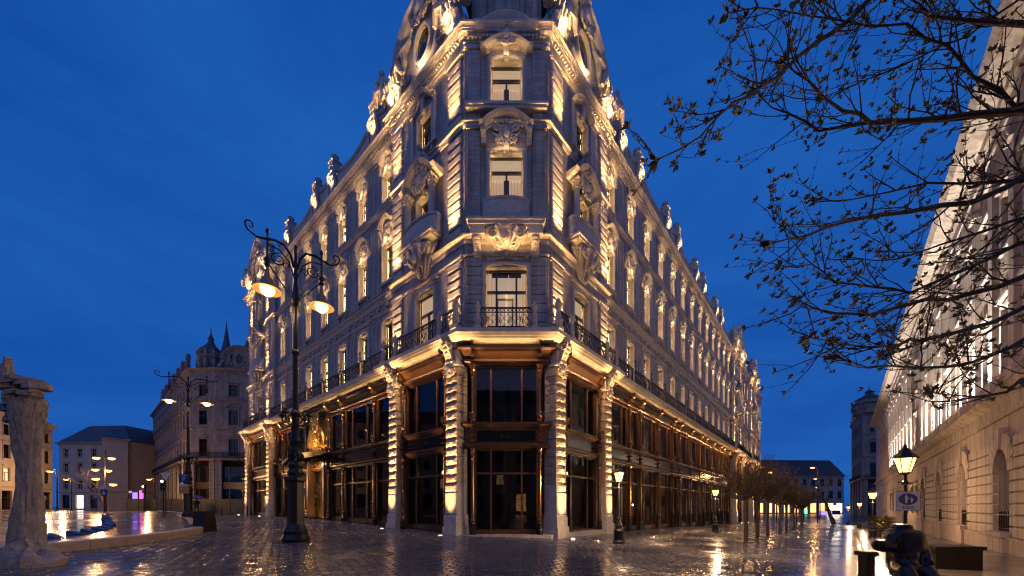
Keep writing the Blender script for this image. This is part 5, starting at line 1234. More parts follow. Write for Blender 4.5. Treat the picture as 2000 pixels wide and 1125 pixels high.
m = MB(); a, b, c, d = FB2.w(RT0, 0.2), FB2.w(RT2, 0.2), FB2.w(RT2, -6), FB2.w(RT0, -6); m.quad((*b, ZROOF + 0.1), (*a, ZROOF + 0.1), (*d, ZROOF + 3.2), (*c, ZROOF + 3.2)); e, f = FB2.w(RT2, -12), FB2.w(RT0, -12); m.quad((*c, ZROOF + 3.2), (*d, ZROOF + 3.2), (*f, ZROOF + 0.1), (*e, ZROOF + 0.1)); m.quad((*FB2.w(RT2, 0), -3), (*FB2.w(RT2, -12), -3), (*FB2.w(RT2, -12), ZROOF), (*FB2.w(RT2, 0), ZROOF)); build('roof', m, SLATE, rb)
# --- dark palace beyond it, with a domed turret
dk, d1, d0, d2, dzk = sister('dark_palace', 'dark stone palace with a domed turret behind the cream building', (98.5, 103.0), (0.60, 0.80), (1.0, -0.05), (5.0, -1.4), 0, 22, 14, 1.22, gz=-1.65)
c0 = d0.w(2.6, -2.0); turret(dk, c0[0], c0[1], dzk + 1.1, 3.2)
for k in range(3): link('statue', STATUE, dk, d1.at(3 + 6 * k, dzk + 1.1, 0), d1.rot, 1.9).data.materials
# --- broad house closing the street, with a mansard roof and a small dome
fe, FE, zE = plain_house('mansard_building', 'broad grey building with mansard roof and small dome closing the street', (70.0, 142.0), (1.0, 0.06), 1, 62, -1.65, [(6.0, 2.8), (11.0, 2.6)], 1.7, 3.6, PLAST, 6.0, shop=3.8, litset={(-1, k) for k in (7, 8, 10, 11, 13, 14, 15)} | {(-1, k) for k in (4, 5, 9, 12)} | {(-2, 16)}, cat='building')
m = MB(); q = FE.w(14, -6); m.lathe([(5.5, 0), (5.0, 1.4), (3.5, 2.6), (1.2, 3.4), (0.2, 3.7), (0.12, 6.0)], q[0], q[1], zE + 5.4, 14); build('dome', m, SLATE, fe, smooth=True)

# --- houses across the square behind the viewer: only mirrored in the shop glass
plain_house('opposite_house', 'grey house beyond the left edge of the square, seen only mirrored in shop windows', (-66.0, 0.0), (-0.12, 0.993), 1, 44, 0.45, [(5.0, 2.1), (9.0, 2.1), (12.6, 2.0), (16.0, 1.7)], 1.3, 3.4, PLAST, 3.0, shop=3.2, litset={(-1, 3), (-1, 7), (0, 5)}, hood=False)
for k, (x, L, mt_) in enumerate([(46, 34, PLAST), (11, 30, PLAST2), (-20, 36, PLAST)]):
    plain_house('opposite_house', 'pale house across the square, seen only mirrored in the shop windows, %s' % ('easternmost', 'middle one', 'westernmost')[k], (x, -30.0), (-1.0, 0.0), 1, L, 0.0, [(5.0, 2.1), (9.0, 2.1), (12.6, 2.0), (16.0, 1.7)], 1.3, 3.4, mt_, 3.0, shop=3.2, litset={(-1, 2), (-1, 5), (0, 3), (1, 6)}, hood=False)
# ------------------------------------------------------------------ fountain court on the left
COURT = wet('wet_court_stone', (0.10, 0.085, 0.078), (0.17, 0.145, 0.13), 0.17, 0.12, 3.0, 0.09)
KERBST = mat('pale_kerb_granite', (0.26, 0.21, 0.175), 0.5, scale=5, bump=0.3, bscale=40, col2=(0.40, 0.33, 0.28))
def CZ(y): return 0.55 + 0.0055 * (y - 9)
arcp = [(-21.5 + 10.7 * math.cos(a), 9.0 + 10.7 * math.sin(a)) for a in [R(-38 + 5 * k) for k in range(19)]]
edge = arcp + [(-17.6, 20.4), (-21, 24), (-27, 30), (-36, 40), (-48, 50), (-70, 52)]
poly = edge + [(-70, 6), (-22, 2.0)]
m = MB(); c = (-30.0, 20.0)
for (a, b) in zip(poly, poly[1:] + poly[:1]): m.add([(*a, CZ(a[1])), (*b, CZ(b[1])), (*c, CZ(c[1]))], [(0, 1, 2)])
court = build('fountain_court', m, COURT); tag(court, 'raised wet stone court with a curved pale kerb', kind='structure')
for k, (a, b) in enumerate(zip(edge[:-2], edge[1:-1])):
    va, vb = Vector(a), Vector(b); d = (vb - va).normalized(); nrm = Vector((d.y, -d.x)); L = (vb - va).length
    m = MB(); x0, x1 = 0.006, L - 0.006
    za, zb = CZ(a[1]), CZ(b[1]); ga = min(G(a[0]), G(b[0])) - 0.1
    pts = []
    o_ = 0.03; w_ = 0.34
    def pt(u, off, z): p = va + d * u + nrm * off; return (p.x, p.y, z)
    m.add([pt(x0, o_, ga), pt(x1, o_, ga), pt(x1, o_, zb - 0.008), pt(x0, o_, za - 0.008), pt(x0, o_ - 0.02, za + 0.012), pt(x1, o_ - 0.02, zb + 0.012), pt(x1, -w_, zb + 0.012), pt(x0, -w_, za + 0.012), pt(x0, -w_, ga), pt(x1, -w_, ga)],
          [(0, 1, 2, 3), (3, 2, 5, 4), (4, 5, 6, 7), (7, 6, 9, 8), (0, 3, 4, 7, 8), (1, 9, 6, 5, 2)]); build('kerb_stone', m, KERBST, court)
DARKSLAB = mat('dark_slab', (0.055, 0.045, 0.05), 0.22, var=0.2, scale=5, bump=0.1)
SLABS = [(-12.4, 9.9), (-13.1, 11.0), (-13.6, 11.8), (-14.4, 12.8), (-15.2, 13.7), (-16.5, 15.0), (-17.7, 16.1), (-18.8, 17.1), (-20.4, 18.5), (-22.0, 19.9), (-24.0, 21.8), (-26.2, 23.7), (-28.5, 25.8), (-31.0, 28.0), (-34, 31)]
words_ = ['first', 'second', 'third', 'fourth', 'fifth', 'sixth', 'seventh', 'eighth', 'ninth', 'tenth', 'eleventh', 'twelfth', 'thirteenth', 'fourteenth', 'fifteenth']
for k, (x, y) in enumerate(SLABS):
    m = MB(); L = 0.20; m.add([(-L, -0.10, 0), (L, -0.10, 0), (L, 0.10, 0), (-L, 0.10, 0), (-L, -0.09, 0.13), (L, -0.09, 0.04), (L, 0.09, 0.04), (-L, 0.09, 0.13)], [(0, 3, 2, 1), (4, 5, 6, 7), (0, 1, 5, 4), (1, 2, 6, 5), (2, 3, 7, 6), (3, 0, 4, 7)])
    tag(build('tilted_slab', m, DARKSLAB, None, (x, y, CZ(y) + 0.003), R(-8 + 2 * k)), 'dark tilted stone slab in the wet court, %s from the stone tree sculpture' % words_[k], 'slab', 'tilted slabs across the court')
# ------------------------------------------------------------------ stone tree sculpture
SCST = mat('sculpture_stone', (0.19, 0.165, 0.15), 0.8, scale=6, bump=1.0, bscale=34, col2=(0.40, 0.35, 0.32))
SX, SY = -9.62, 7.3; SG = G(SX)
SXY = 0.64
scu = thing('stone_tree_sculpture', 'rough stone tree trunk sculpture topped with jagged layered slabs', 'sculpture', (SX, SY, SG)); scu.scale = (0.82, 0.82, 0.97)
r0 = random.Random(12); m = MB(); rows, seg = 110, 56; vs = []
from mathutils import noise as MN
for j in range(rows):
    u = j / (rows - 1); z = 3.35 * u
    r = 0.42 - 0.12 * min(1, u * 1.6) + 0.02 * math.sin(u * 9) + (0.16 * ((u - 0.80) / 0.2) ** 1.6 if u > 0.80 else 0) + 0.10 * max(0, 0.15 - u) / 0.15
    for k in range(seg):
        a = 2 * PI * k / seg; nn = MN.noise((math.cos(a) * 1.6, math.sin(a) * 1.6, z * 0.9)) * 0.09 + MN.noise((math.cos(a) * 4, math.sin(a) * 4, z * 4.2)) * 0.035 + 0.03 * math.sin(3 * a + z * 0.8)
        rough = MN.noise((math.cos(a) * 9, math.sin(a) * 9, z * 7 + 3)) * 0.014 + MN.noise((math.cos(a) * 26, math.sin(a) * 26, z * 20 + 7)) * 0.012 - (0.07 * max(0, MN.noise((math.cos(a) * 3.5, math.sin(a) * 3.5, z * 1.2 + 11))) if u > 0.25 else 0)
        rr = r + nn + rough; vs.append((rr * math.cos(a) * 0.66 - 0.03 + 0.05 * u, rr * math.sin(a) * 0.66, z - 0.03))
m.add(vs, [(j * seg + k, j * seg + (k + 1) % seg, (j + 1) * seg + (k + 1) % seg, (j + 1) * seg + k) for j in range(rows - 1) for k in range(seg)] + [tuple((rows - 1) * seg + k for k in range(seg))])
build('trunk', m, SCST, scu, smooth=True)
def jag(cx, cy, z, r, h, seed, tx=0, ty=0, n=7):
    q = random.Random(seed); m = MB(); pts = []
    for k in range(n):
        a = 2 * PI * k / n + q.uniform(-0.2, 0.2); rr = r * q.uniform(0.62, 1.22); pts.append((cx + rr * math.cos(a), cy + rr * math.sin(a) * 0.9))
    vs = [(x, y, z + tx * (x - cx) + ty * (y - cy)) for x, y in pts] + [(cx + (x - cx) * 0.93, cy + (y - cy) * 0.93, z + h + tx * (x - cx) + ty * (y - cy)) for x, y in pts]
    m.add(vs, [tuple(range(n - 1, -1, -1)), tuple(range(n, 2 * n))] + [(k, (k + 1) % n, n + (k + 1) % n, n + k) for k in range(n)]); return m
for k in range(11):
    z = 2.95 + 0.075 * k; build('stone_layer', jag(0.10 + r0.uniform(-0.05, 0.05), r0.uniform(-0.04, 0.04), z, 0.19 + 0.013 * k + r0.uniform(-0.04, 0.06), 0.075 + r0.uniform(0, 0.03), k, r0.uniform(-0.16, 0.10), r0.uniform(-0.12, 0.12)), SCST, scu)
for k in range(8):
    z = 2.9 + 0.11 * k; build('stone_layer', jag(-0.36 + r0.uniform(-0.06, 0.06), 0.05, z, 0.20 + 0.018 * k, 0.10, 40 + k, 0.15 + r0.uniform(-0.1, 0.1), r0.uniform(-0.1, 0.1)), SCST, scu)
for k in range(4): build('stone_layer', jag(-0.52, 0.0, 3.72 + 0.12 * k, 0.20 - 0.035 * k, 0.13, 60 + k, 0.1, 0), SCST, scu)
for k in range(16):   # broken wedges standing out under the crown
    a = R(-200 + 26 * k + r0.uniform(-8, 8)); rr = 0.20; m = MB(); h = r0.uniform(0.35, 0.6)
    m.add([(-0.06, 0, 0), (0.06, 0, 0), (0.04, 0.12, 0.02), (-0.04, 0.12, 0.02), (-0.08, -0.10, h), (0.09, -0.08, h - 0.05), (0.08, 0.1, h), (-0.08, 0.1, h)], [(0, 3, 2, 1), (4, 5, 6, 7), (0, 1, 5, 4), (1, 2, 6, 5), (2, 3, 7, 6), (3, 0, 4, 7)])
    build('stone_wedge', m, SCST, scu, (rr * math.cos(a), rr * math.sin(a), 2.45 + r0.uniform(0, 0.25)), a + PI / 2)
m = MB(); n = 18; rings = [(1.0, -0.1), (1.02, 0.12), (0.90, 0.24), (0.62, 0.34), (0.25, 0.42)]; vs = []
for q, (rr, z) in enumerate(rings):
    for k in range(n):
        a = 2 * PI * k / n; jj = 1 + 0.16 * MN.noise((math.cos(a) * 2, math.sin(a) * 2, q * 0.7)) + 0.06 * MN.noise((math.cos(a) * 7, math.sin(a) * 7, q * 2.0)); vs.append((rr * jj * math.cos(a) * 0.55, rr * jj * math.sin(a) * 0.48, z * (1.0 - 0.35 * math.cos(a)) + 0.05 * math.sin(5 * a)))
m.add(vs, [(j * n + k, j * n + (k + 1) % n, (j + 1) * n + (k + 1) % n, (j + 1) * n + k) for j in range(4) for k in range(n)] + [tuple(4 * n + k for k in range(n))])
build('base_rock', m, SCST, scu, (0.42, -0.25, 0.0))
# ------------------------------------------------------------------ street lamps
LAMPGLOW = emat('lamp_globe', (1.0, 0.58, 0.16), 9.0); LANTGLOW = emat('lantern_pane_glow', (1.0, 0.50, 0.10), 7.0)
SHADE = mat('enamel_shade', (0.22, 0.16, 0.10), 0.35, var=0.1, scale=8)
def double_lamp(label, loc, rot, half):
    o = thing('street_lamp', label, 'street lamp', loc, rot, 'tall double-arm lamps')
    m = MB(); m.lathe([(0.42, 0), (0.44, 0.10), (0.40, 0.18), (0.36, 0.26), (0.38, 0.36), (0.33, 0.46), (0.27, 0.56)], seg=20); build('foot', m, IRON, o, smooth=True)
    m = MB(); m.lathe([(0.27, 0.56), (0.25, 0.62), (0.25, 2.0), (0.29, 2.06), (0.29, 2.16), (0.23, 2.22)], seg=8); build('pedestal', m, IRON, o)
    m = MB(); m.lathe([(0.23, 2.22), (0.26, 2.32), (0.20, 2.45), (0.24, 2.58), (0.17, 2.72), (0.20, 2.95), (0.16, 3.2), (0.13, 3.8), (0.15, 3.85), (0.11, 3.95), (0.11, 4.2), (0.16, 4.28), (0.16, 4.36), (0.095, 4.45), (0.085, 6.3), (0.12, 6.34), (0.12, 6.42), (0.075, 6.5), (0.065, 7.9), (0.14, 8.0), (0.16, 8.15), (0.10, 8.35), (0.05, 8.8), (0.07, 9.0), (0.045, 9.3), (0.04, 10.0)], seg=14)
    for k in range(10):
        a = 2 * PI * k / 10; m.ball((0.2 * math.cos(a), 0.2 * math.sin(a), 2.85), 0.05, 0.05, 0.16, 5, 4); m.ball((0.16 * math.cos(a + .3), 0.16 * math.sin(a + .3), 3.3), 0.04, 0.04, 0.14, 5, 4)
    build('shaft', m, IRON, o, smooth=True)
    m = MB()
    for k in range(4):
        a = PI / 4 + PI / 2 * k; c, s_ = math.cos(a), math.sin(a)
        m.tube([(0.1 * c, 0.1 * s_, 3.95), (0.30 * c, 0.30 * s_, 3.9), (0.46 * c, 0.46 * s_, 4.02), (0.48 * c, 0.48 * s_, 4.2)], 0.03, 6); m.lathe([(0.03, 0), (0.10, 0.03), (0.11, 0.09), (0.06, 0.12), (0.05, 0.2), (0.01, 0.25)], 0.48 * c, 0.48 * s_, 4.2, 8)
        m.tube([(0.15 * c, 0.15 * s_, 4.3), (0.30 * c, 0.30 * s_, 4.26), (0.34 * c, 0.34 * s_, 4.12), (0.26 * c, 0.26 * s_, 4.06)], 0.02, 5)
    build('bracket_ring', m, IRON, o, smooth=True)
    for sg in (-1, 1):
        m = MB(); E = half
        top = [(sg * 0.05, 0, 9.25), (sg * 0.14, 0, 9.62), (sg * E * 0.4, 0, 9.88), (sg * E * 0.75, 0, 9.92), (sg * E, 0, 9.86), (sg * E * 1.35, 0, 9.80), (sg * E * 1.62, 0, 9.90), (sg * E * 1.72, 0, 10.02), (sg * E * 1.74, 0, 10.13), (sg * E * 1.68, 0, 10.21), (sg * E * 1.58, 0, 10.23), (sg * E * 1.49, 0, 10.17), (sg * E * 1.48, 0, 10.08), (sg * E * 1.54, 0, 10.03), (sg * E * 1.60, 0, 10.07)]
        m.tube(top, [0.04] * 5 + [0.034, 0.03, 0.028, 0.026, 0.024, 0.022, 0.02, 0.018, 0.016, 0.014], 7)
        m.tube([(sg * 0.06, 0, 8.95), (sg * 0.2, 0, 9.4), (sg * E * 0.6, 0, 9.66), (sg * E * 0.98, 0, 9.70)], 0.022, 6)
        m.spiral((sg * E * 0.62, 9.32), 0.21, 1.9, 0.022, 0, start=PI / 2, sgn=-sg, n=36); m.spiral((sg * E * 0.32, 9.22), 0.12, 1.4, 0.018, 0, start=-PI / 2, sgn=sg)
        m.tube([(sg * 0.08, 0, 8.15), (sg * E * 0.95, 0, 9.05)], 0.018, 6); m.tube([(sg * 0.12, 0, 8.35), (sg * 0.22, 0, 8.5), (sg * 0.16, 0, 8.62)], 0.018, 5)
        m.tube([(sg * E, 0, 10.12), (sg * E, 0, 9.3)], 0.03, 6); m.lathe([(0.02, -0.1), (0.06, 0), (0.02, 0.12)], sg * E, 0, 10.1, 8); m.lathe([(0.03, 0), (0.085, 0.08), (0.05, 0.16), (0.09, 0.24), (0.03, 0.36)], sg * E, 0, 8.95, 10)
        build('arm', m, IRON, o, smooth=True)
        m = MB(); m.lathe([(0.41, 8.20), (0.41, 8.215), (0.36, 8.25), (0.24, 8.31), (0.185, 8.38), (0.18, 8.50), (0.15, 8.58), (0.09, 8.64), (0.07, 8.74), (0.03, 8.96)], sg * E, 0, 0, 24, cap=False); m.lathe([(0.405, 8.198), (0.35, 8.232), (0.22, 8.28), (0.02, 8.30)], sg * E, 0, 0, 24, cap=False); build('lamp_shade', m, SHADE, o, smooth=True)
        m = MB(); m.lathe([(0.21, 8.25), (0.215, 8.2), (0.17, 8.1), (0.08, 8.03), (0.01, 8.01)], sg * E, 0, 0, 18); build('globe', m, LAMPGLOW, o, smooth=True)
        point_light('lamp_light', 45, (1.0, 0.56, 0.22), (sg * E, 0, 7.92), 0.12, o)
    return o
double_lamp('tall black double-arm street lamp with two glowing shades in front of the palace', (-7.32, 12.4, G(-7.32)), math.atan2(1.0, 1.19), 0.80)
double_lamp('double-arm street lamp carrying a parking sign, near the unlit palace', (-22.7, 25.7, G(-22.7)), math.atan2(0.43, 1.05), 1.05)
def lantern_post(label, loc, glow=30, back=None):
    o = thing('lantern_post', label, 'street lamp', loc, R(20), 'lantern posts along the street')
    m = MB(); m.lathe([(0.25, 0), (0.25, 0.08), (0.20, 0.14), (0.20, 0.50), (0.22, 0.54), (0.17, 0.60)], seg=8); m.lathe([(0.17, 0.60), (0.14, 0.68), (0.16, 0.74), (0.10, 0.85), (0.085, 1.0), (0.10, 1.04), (0.055, 1.12), (0.045, 1.3), (0.042, 2.25), (0.07, 2.28), (0.07, 2.33), (0.04, 2.37), (0.035, 2.52)], seg=10); build('post', m, IRON, o, smooth=True)
    m = MB(); m.box(-0.30, 0.30, -0.012, 0.012, 2.30, 2.325); m.lathe([(0.03, 2.50), (0.10, 2.55), (0.11, 2.58)], seg=6)
    for k in range(6):
        a = 2 * PI * k / 6; m.tube([(0.11 * math.cos(a), 0.11 * math.sin(a), 2.57), (0.215 * math.cos(a), 0.215 * math.sin(a), 2.93)], 0.011, 4)
    m.lathe([(0.25, 2.93), (0.26, 2.95), (0.16, 3.06), (0.11, 3.10), (0.11, 3.14), (0.05, 3.2), (0.02, 3.30)], seg=6); build('lantern_frame', m, IRON, o)
    m = MB(); m.lathe([(0.10, 2.585), (0.195, 2.925)], seg=6); build('lantern_glass', m, LANTGLOW, o)
    point_light('lantern_light', glow, (1.0, 0.58, 0.22), (0, 0, 2.42), 0.10, o) if False else None
    for k in range(2):
        a = R(60 + 180 * k); 
    point_light('lantern_light', glow, (1.0, 0.62, 0.32), back or (0.0, -0.33, 2.75), 0.08, o)
    return o
for x, y, lb in [(4.45, 15.3, 'black lantern post glowing amber beside the corner of the palace'), (14.2, 25.6, 'amber lantern post in front of the shopfronts, left of the first street tree'), (9.97, 9.3, 'amber lantern post carrying the blue pedestrian zone sign'), (22.9, 23.3, 'lantern post on the right pavement, second along from the zone sign'), (39.8, 42.0, 'small lantern post farther along the right pavement, third from the zone sign'), (55.0, 60.0, 'tiny distant lantern post on the right pavement, last of the row'), (11.5, -1.5, 'lantern post of the right pavement standing behind the viewer')]:
    lantern_post(lb, (x, y, G(x)), 800 if 0 < y < 10 else 2000 if y < 0 else 550, (0.22, 0.30, 2.75) if 0 < y < 10 else None)
# far lamps over the right street
def far_lamp(label, p, col, h, group='plain lamps far down the street'):
    o = thing('far_lamp', label, 'street lamp', (p.x, p.y, G(p.x)), 0, group); H = p.z - G(p.x)
    m = MB(); m.tube([(0.9, 0, 0), (0.9, 0, H * 0.8), (0.75, 0, H + 0.2), (0.1, 0, H + 0.12)], [0.09, 0.06, 0.05, 0.04], 6); m.lathe([(0.35, H), (0.30, H + 0.08), (0.05, H + 0.2)], seg=10); build('pole', m, IRON, o)
    m = MB(); m.lathe([(0.32, H - 0.01), (0.25, H - 0.14), (0.05, H - 0.2)], seg=10); build('lamp_globe', m, col, o)
    return o
FARGLOW = emat('far_lamp_glow', (1.0, 0.42, 0.09), 7.0); WHITEGLOW = emat('white_lamp_glow', (1.0, 0.85, 0.7), 16.0); MAGENTA = emat('magenta_panel_glow', (1.0, 0.10, 0.62), 2.5); VIOLET = emat('violet_panel_glow', (0.28, 0.16, 1.0), 2.5); GREEN = emat('green_sign', (0.1, 0.9, 0.4), 3.0)
for (px, py, Y, lb) in [(1504, 922, 50, 'lamp head glowing above the middle street trees'), (1561, 962, 70, 'low amber lamp among the far street trees'), (1587, 913, 64, 'topmost of three lamps before the bare leaning tree'), (1592, 935, 80, 'middle one of three lamps before the bare leaning tree'), (1596, 952, 96, 'lowest of three lamps before the bare leaning tree')]:
    q = far_lamp(lb, P(px, py, Y), FARGLOW, 0); point_light('street_light', 420, (1.0, 0.5, 0.16), (0, -0.5, P(px, py, Y).z - G(P(px, py, Y).x) - 0.6), 0.2, q)
# many-headed lamp on the left
o = thing('lamp_cluster', 'tall lamp post with six bright amber heads beside the bare tree on the square', 'street lamp', (P(206, 990, 44).x, 44, 0.5))
m = MB(); m.lathe([(0.2, 0), (0.14, 0.8), (0.08, 1.2), (0.06, 7.6)], seg=8)
hd = [(188, 895), (218, 896), (186, 918), (211, 920), (187, 936), (221, 947)]
for (px, py) in hd:
    q = P(px, py, 44); m.tube([(0, 0, q.z - 0.5 + 0.2), (q.x - o.location.x, 0, q.z - 0.5 + 0.15)], 0.03, 5)
build('pole', m, IRON, o)
for (px, py) in hd:
    q = P(px, py, 44); m = MB(); m.lathe([(0.30, 0.1), (0.34, 0), (0.2, -0.12), (0.03, -0.16)], q.x - o.location.x, 0, q.z - 0.5, 10); build('lamp_head', m, FARGLOW, o)
point_light('cluster_light', 2600, (1.0, 0.5, 0.18), (0, -0.8, 5.0), 0.3, o)
for (px, py, Y, lb) in [(98, 920, 48, 'lamp before the pale house at the far left'), (129, 936, 60, 'lamp at the corner where the pale house meets the wide house'), (291, 936, 62, 'lamp added at the left flank of the unlit palace for warm light')]:  # the one by the unlit palace is added to warm its flank
    q = far_lamp(lb, P(px, py, Y), FARGLOW, 0, 'lamps on the square at the left'); point_light('street_light', 2200, (1.0, 0.52, 0.2), (0, -0.5, P(px, py, Y).z - 0.8), 0.2, q)
# ------------------------------------------------------------------ trees
BARK = mat('dark_bark', (0.040, 0.028, 0.022), 0.8, scale=12, bump=0.6, bscale=30, col2=(0.085, 0.060, 0.045))
LEAF = mat('bud_leaf', (0.13, 0.12, 0.03), 0.6, scale=6, col2=(0.24, 0.20, 0.06))
LEAF2 = mat('russet_leaf', (0.085, 0.050, 0.016), 0.6, scale=6, col2=(0.13, 0.10, 0.03))
def leaf_tuft(m, c, d, s, r0, n=7):
    d = Vector(d).normalized(); o1 = d.orthogonal().normalized(); o2 = d.cross(o1)
    for k in range(n):
        a = 2 * PI * k / n + r0.uniform(-0.4, 0.4); sp = r0.uniform(0.35, 1.25); v = (d * r0.uniform(0.4, 1.0) + (o1 * math.cos(a) + o2 * math.sin(a)) * sp).normalized(); L = s * r0.uniform(0.6, 1.2)
        side = v.cross(Vector((r0.uniform(-1, 1), r0.uniform(-1, 1), r0.uniform(-1, 1)))).normalized() * L * 0.20
        c0 = Vector(c); mid = c0 + v * L * 0.5; tip = c0 + v * L
        m.add([tuple(c0), tuple(mid + side), tuple(tip), tuple(mid - side)], [(0, 1, 2), (0, 2, 3)])
def street_tree_meshes(seed):
    r0 = random.Random(seed); t = MB(); b = MB(); lv = MB()
    t.tube([(0, 0, 0), (0.02, 0, 0.7), (-0.01, 0.02, 1.4), (0.0, 0.0, 1.95)], [0.085, 0.075, 0.07, 0.085], 8)
    ends = []
    for k in range(9):
        a = 2 * PI * k / 9 + r0.uniform(-0.3, 0.3); el = r0.uniform(0.30, 1.2); L = r0.uniform(0.9, 1.4)
        p0 = Vector((0, 0, 1.9)); dv = Vector((math.cos(a) * math.cos(el), math.sin(a) * math.cos(el), math.sin(el)))
        p1 = p0 + dv * L * 0.5; p2 = p0 + dv * L + Vector((0, 0, 0.18)); b.tube([p0, p1, p2], [0.045, 0.032, 0.018], 5); ends += [(p1, dv), (p2, dv), ((p1 + p2) / 2, dv), (p0 + dv * L * 0.3, dv)]
    for p, dv in ends:
        for q in range(8):
            v = (dv * 0.6 + Vector((r0.gauss(0, 0.55), r0.gauss(0, 0.55), abs(r0.gauss(0.5, 0.45))))).normalized(); L = r0.uniform(0.45, 1.15)
            e = p + v * L + Vector((0, 0, 0.08)); mid = p + v * L * 0.5 + Vector((r0.gauss(0, 0.04),) * 3); b.tube([p, mid, e], [0.011, 0.008, 0.004], 3, cap=False)
            for z in range(2):
                u = r0.uniform(0.25, 1.0); c = p.lerp(e, u) + Vector((r0.gauss(0, 0.03), r0.gauss(0, 0.03), r0.gauss(0, 0.03))); leaf_tuft(lv, c, v, 0.065, r0, 3)
    return t.mesh('trunk', BARK, True), b.mesh('limbs', BARK), lv.mesh('crown', LEAF2)
TV = [street_tree_meshes(s) for s in (1, 2, 3)]
TREES = [(11.6, 18.2), (13.8, 20.6), (15.9, 22.8), (19.5, 26.7), (22.0, 29.4), (25.2, 32.8), (29.5, 38.0), (34.0, 43.0), (38.0, 48.0), (42.0, 53.0)]
TL = ['nearest', 'second', 'third', 'fourth', 'fifth', 'sixth', 'seventh', 'eighth', 'ninth', 'last']
for k, (x, y) in enumerate(TREES):
    o = thing('street_tree', 'pruned street tree with budding brown crown, %s in the row beside the palace' % TL[k], 'tree', (x, y, G(x)), R(67 * k), 'pruned trees in a row'); o.scale = (1.18, 1.18, 1.08 + 0.04 * (k % 3))
    a, b, c = TV[k % 3]; link('trunk', a, o); tag(link('limbs', b, o), kind='stuff'); tag(link('crown', c, o), kind='stuff')
    m = MB(); m.lathe([(0.55, -0.02), (0.55, 0.008), (0.12, 0.012)], seg=18, cap=False); tag(build('tree_grate', m, IRON, None, (x, y, G(x) + 0.012), (0, R(1.7), 0)), 'round iron grate at the foot of the %s street tree in the row' % TL[k], 'grate', 'grates under the street trees')
def bare_tree(name, label, loc, H, lean, seed, mt=BARK, spread=1.0):
    r0 = random.Random(seed); o = thing(name, label, 'tree', loc); t = MB(); b = MB()
    def grow(p, d, L, r, lev):
        pts = [p]; rs = [r]; n = 4
        for i in range(n):
            d = (d + Vector((r0.gauss(0, 0.13), r0.gauss(0, 0.13), r0.gauss(0.05, 0.10)))).normalized(); p = p + d * L / n; pts.append(p); rs.append(r * (1 - 0.42 * (i + 1) / n))
        (t if lev == 0 else b).tube(pts, rs, 7 if lev < 2 else 4, cap=False)
        if lev >= 5: return
        k = 3 if lev < 4 else 2
        for q in range(k):
            u = r0.choice(pts[2:]) if q else pts[-1]
            v = (d + Vector((r0.gauss(0, 0.55 * spread), r0.gauss(0, 0.55 * spread), r0.gauss(0.12, 0.35)))).normalized(); grow(u, v, L * r0.uniform(0.62, 0.82), rs[-1] * (0.95 if q == 0 else 0.7), lev + 1)
    grow(Vector((0, 0, 0)), Vector((lean, 0, 1)).normalized(), H * 0.30, H * 0.028, 0)
    build('trunk', t, mt, o, smooth=True); tag(build('limbs', b, mt, o), kind='stuff'); return o
bare_tree('bare_tree', 'dark bare leaning tree at the far end of the pedestrian street', (51.0, 58.0, G(51)), 11.5, -0.35, 21, spread=1.2)
bare_tree('bare_tree', 'bare tree lit gold by the lamp cluster on the square', (P(212, 990, 46).x, 46, 0.5), 7.5, 0.05, 5)
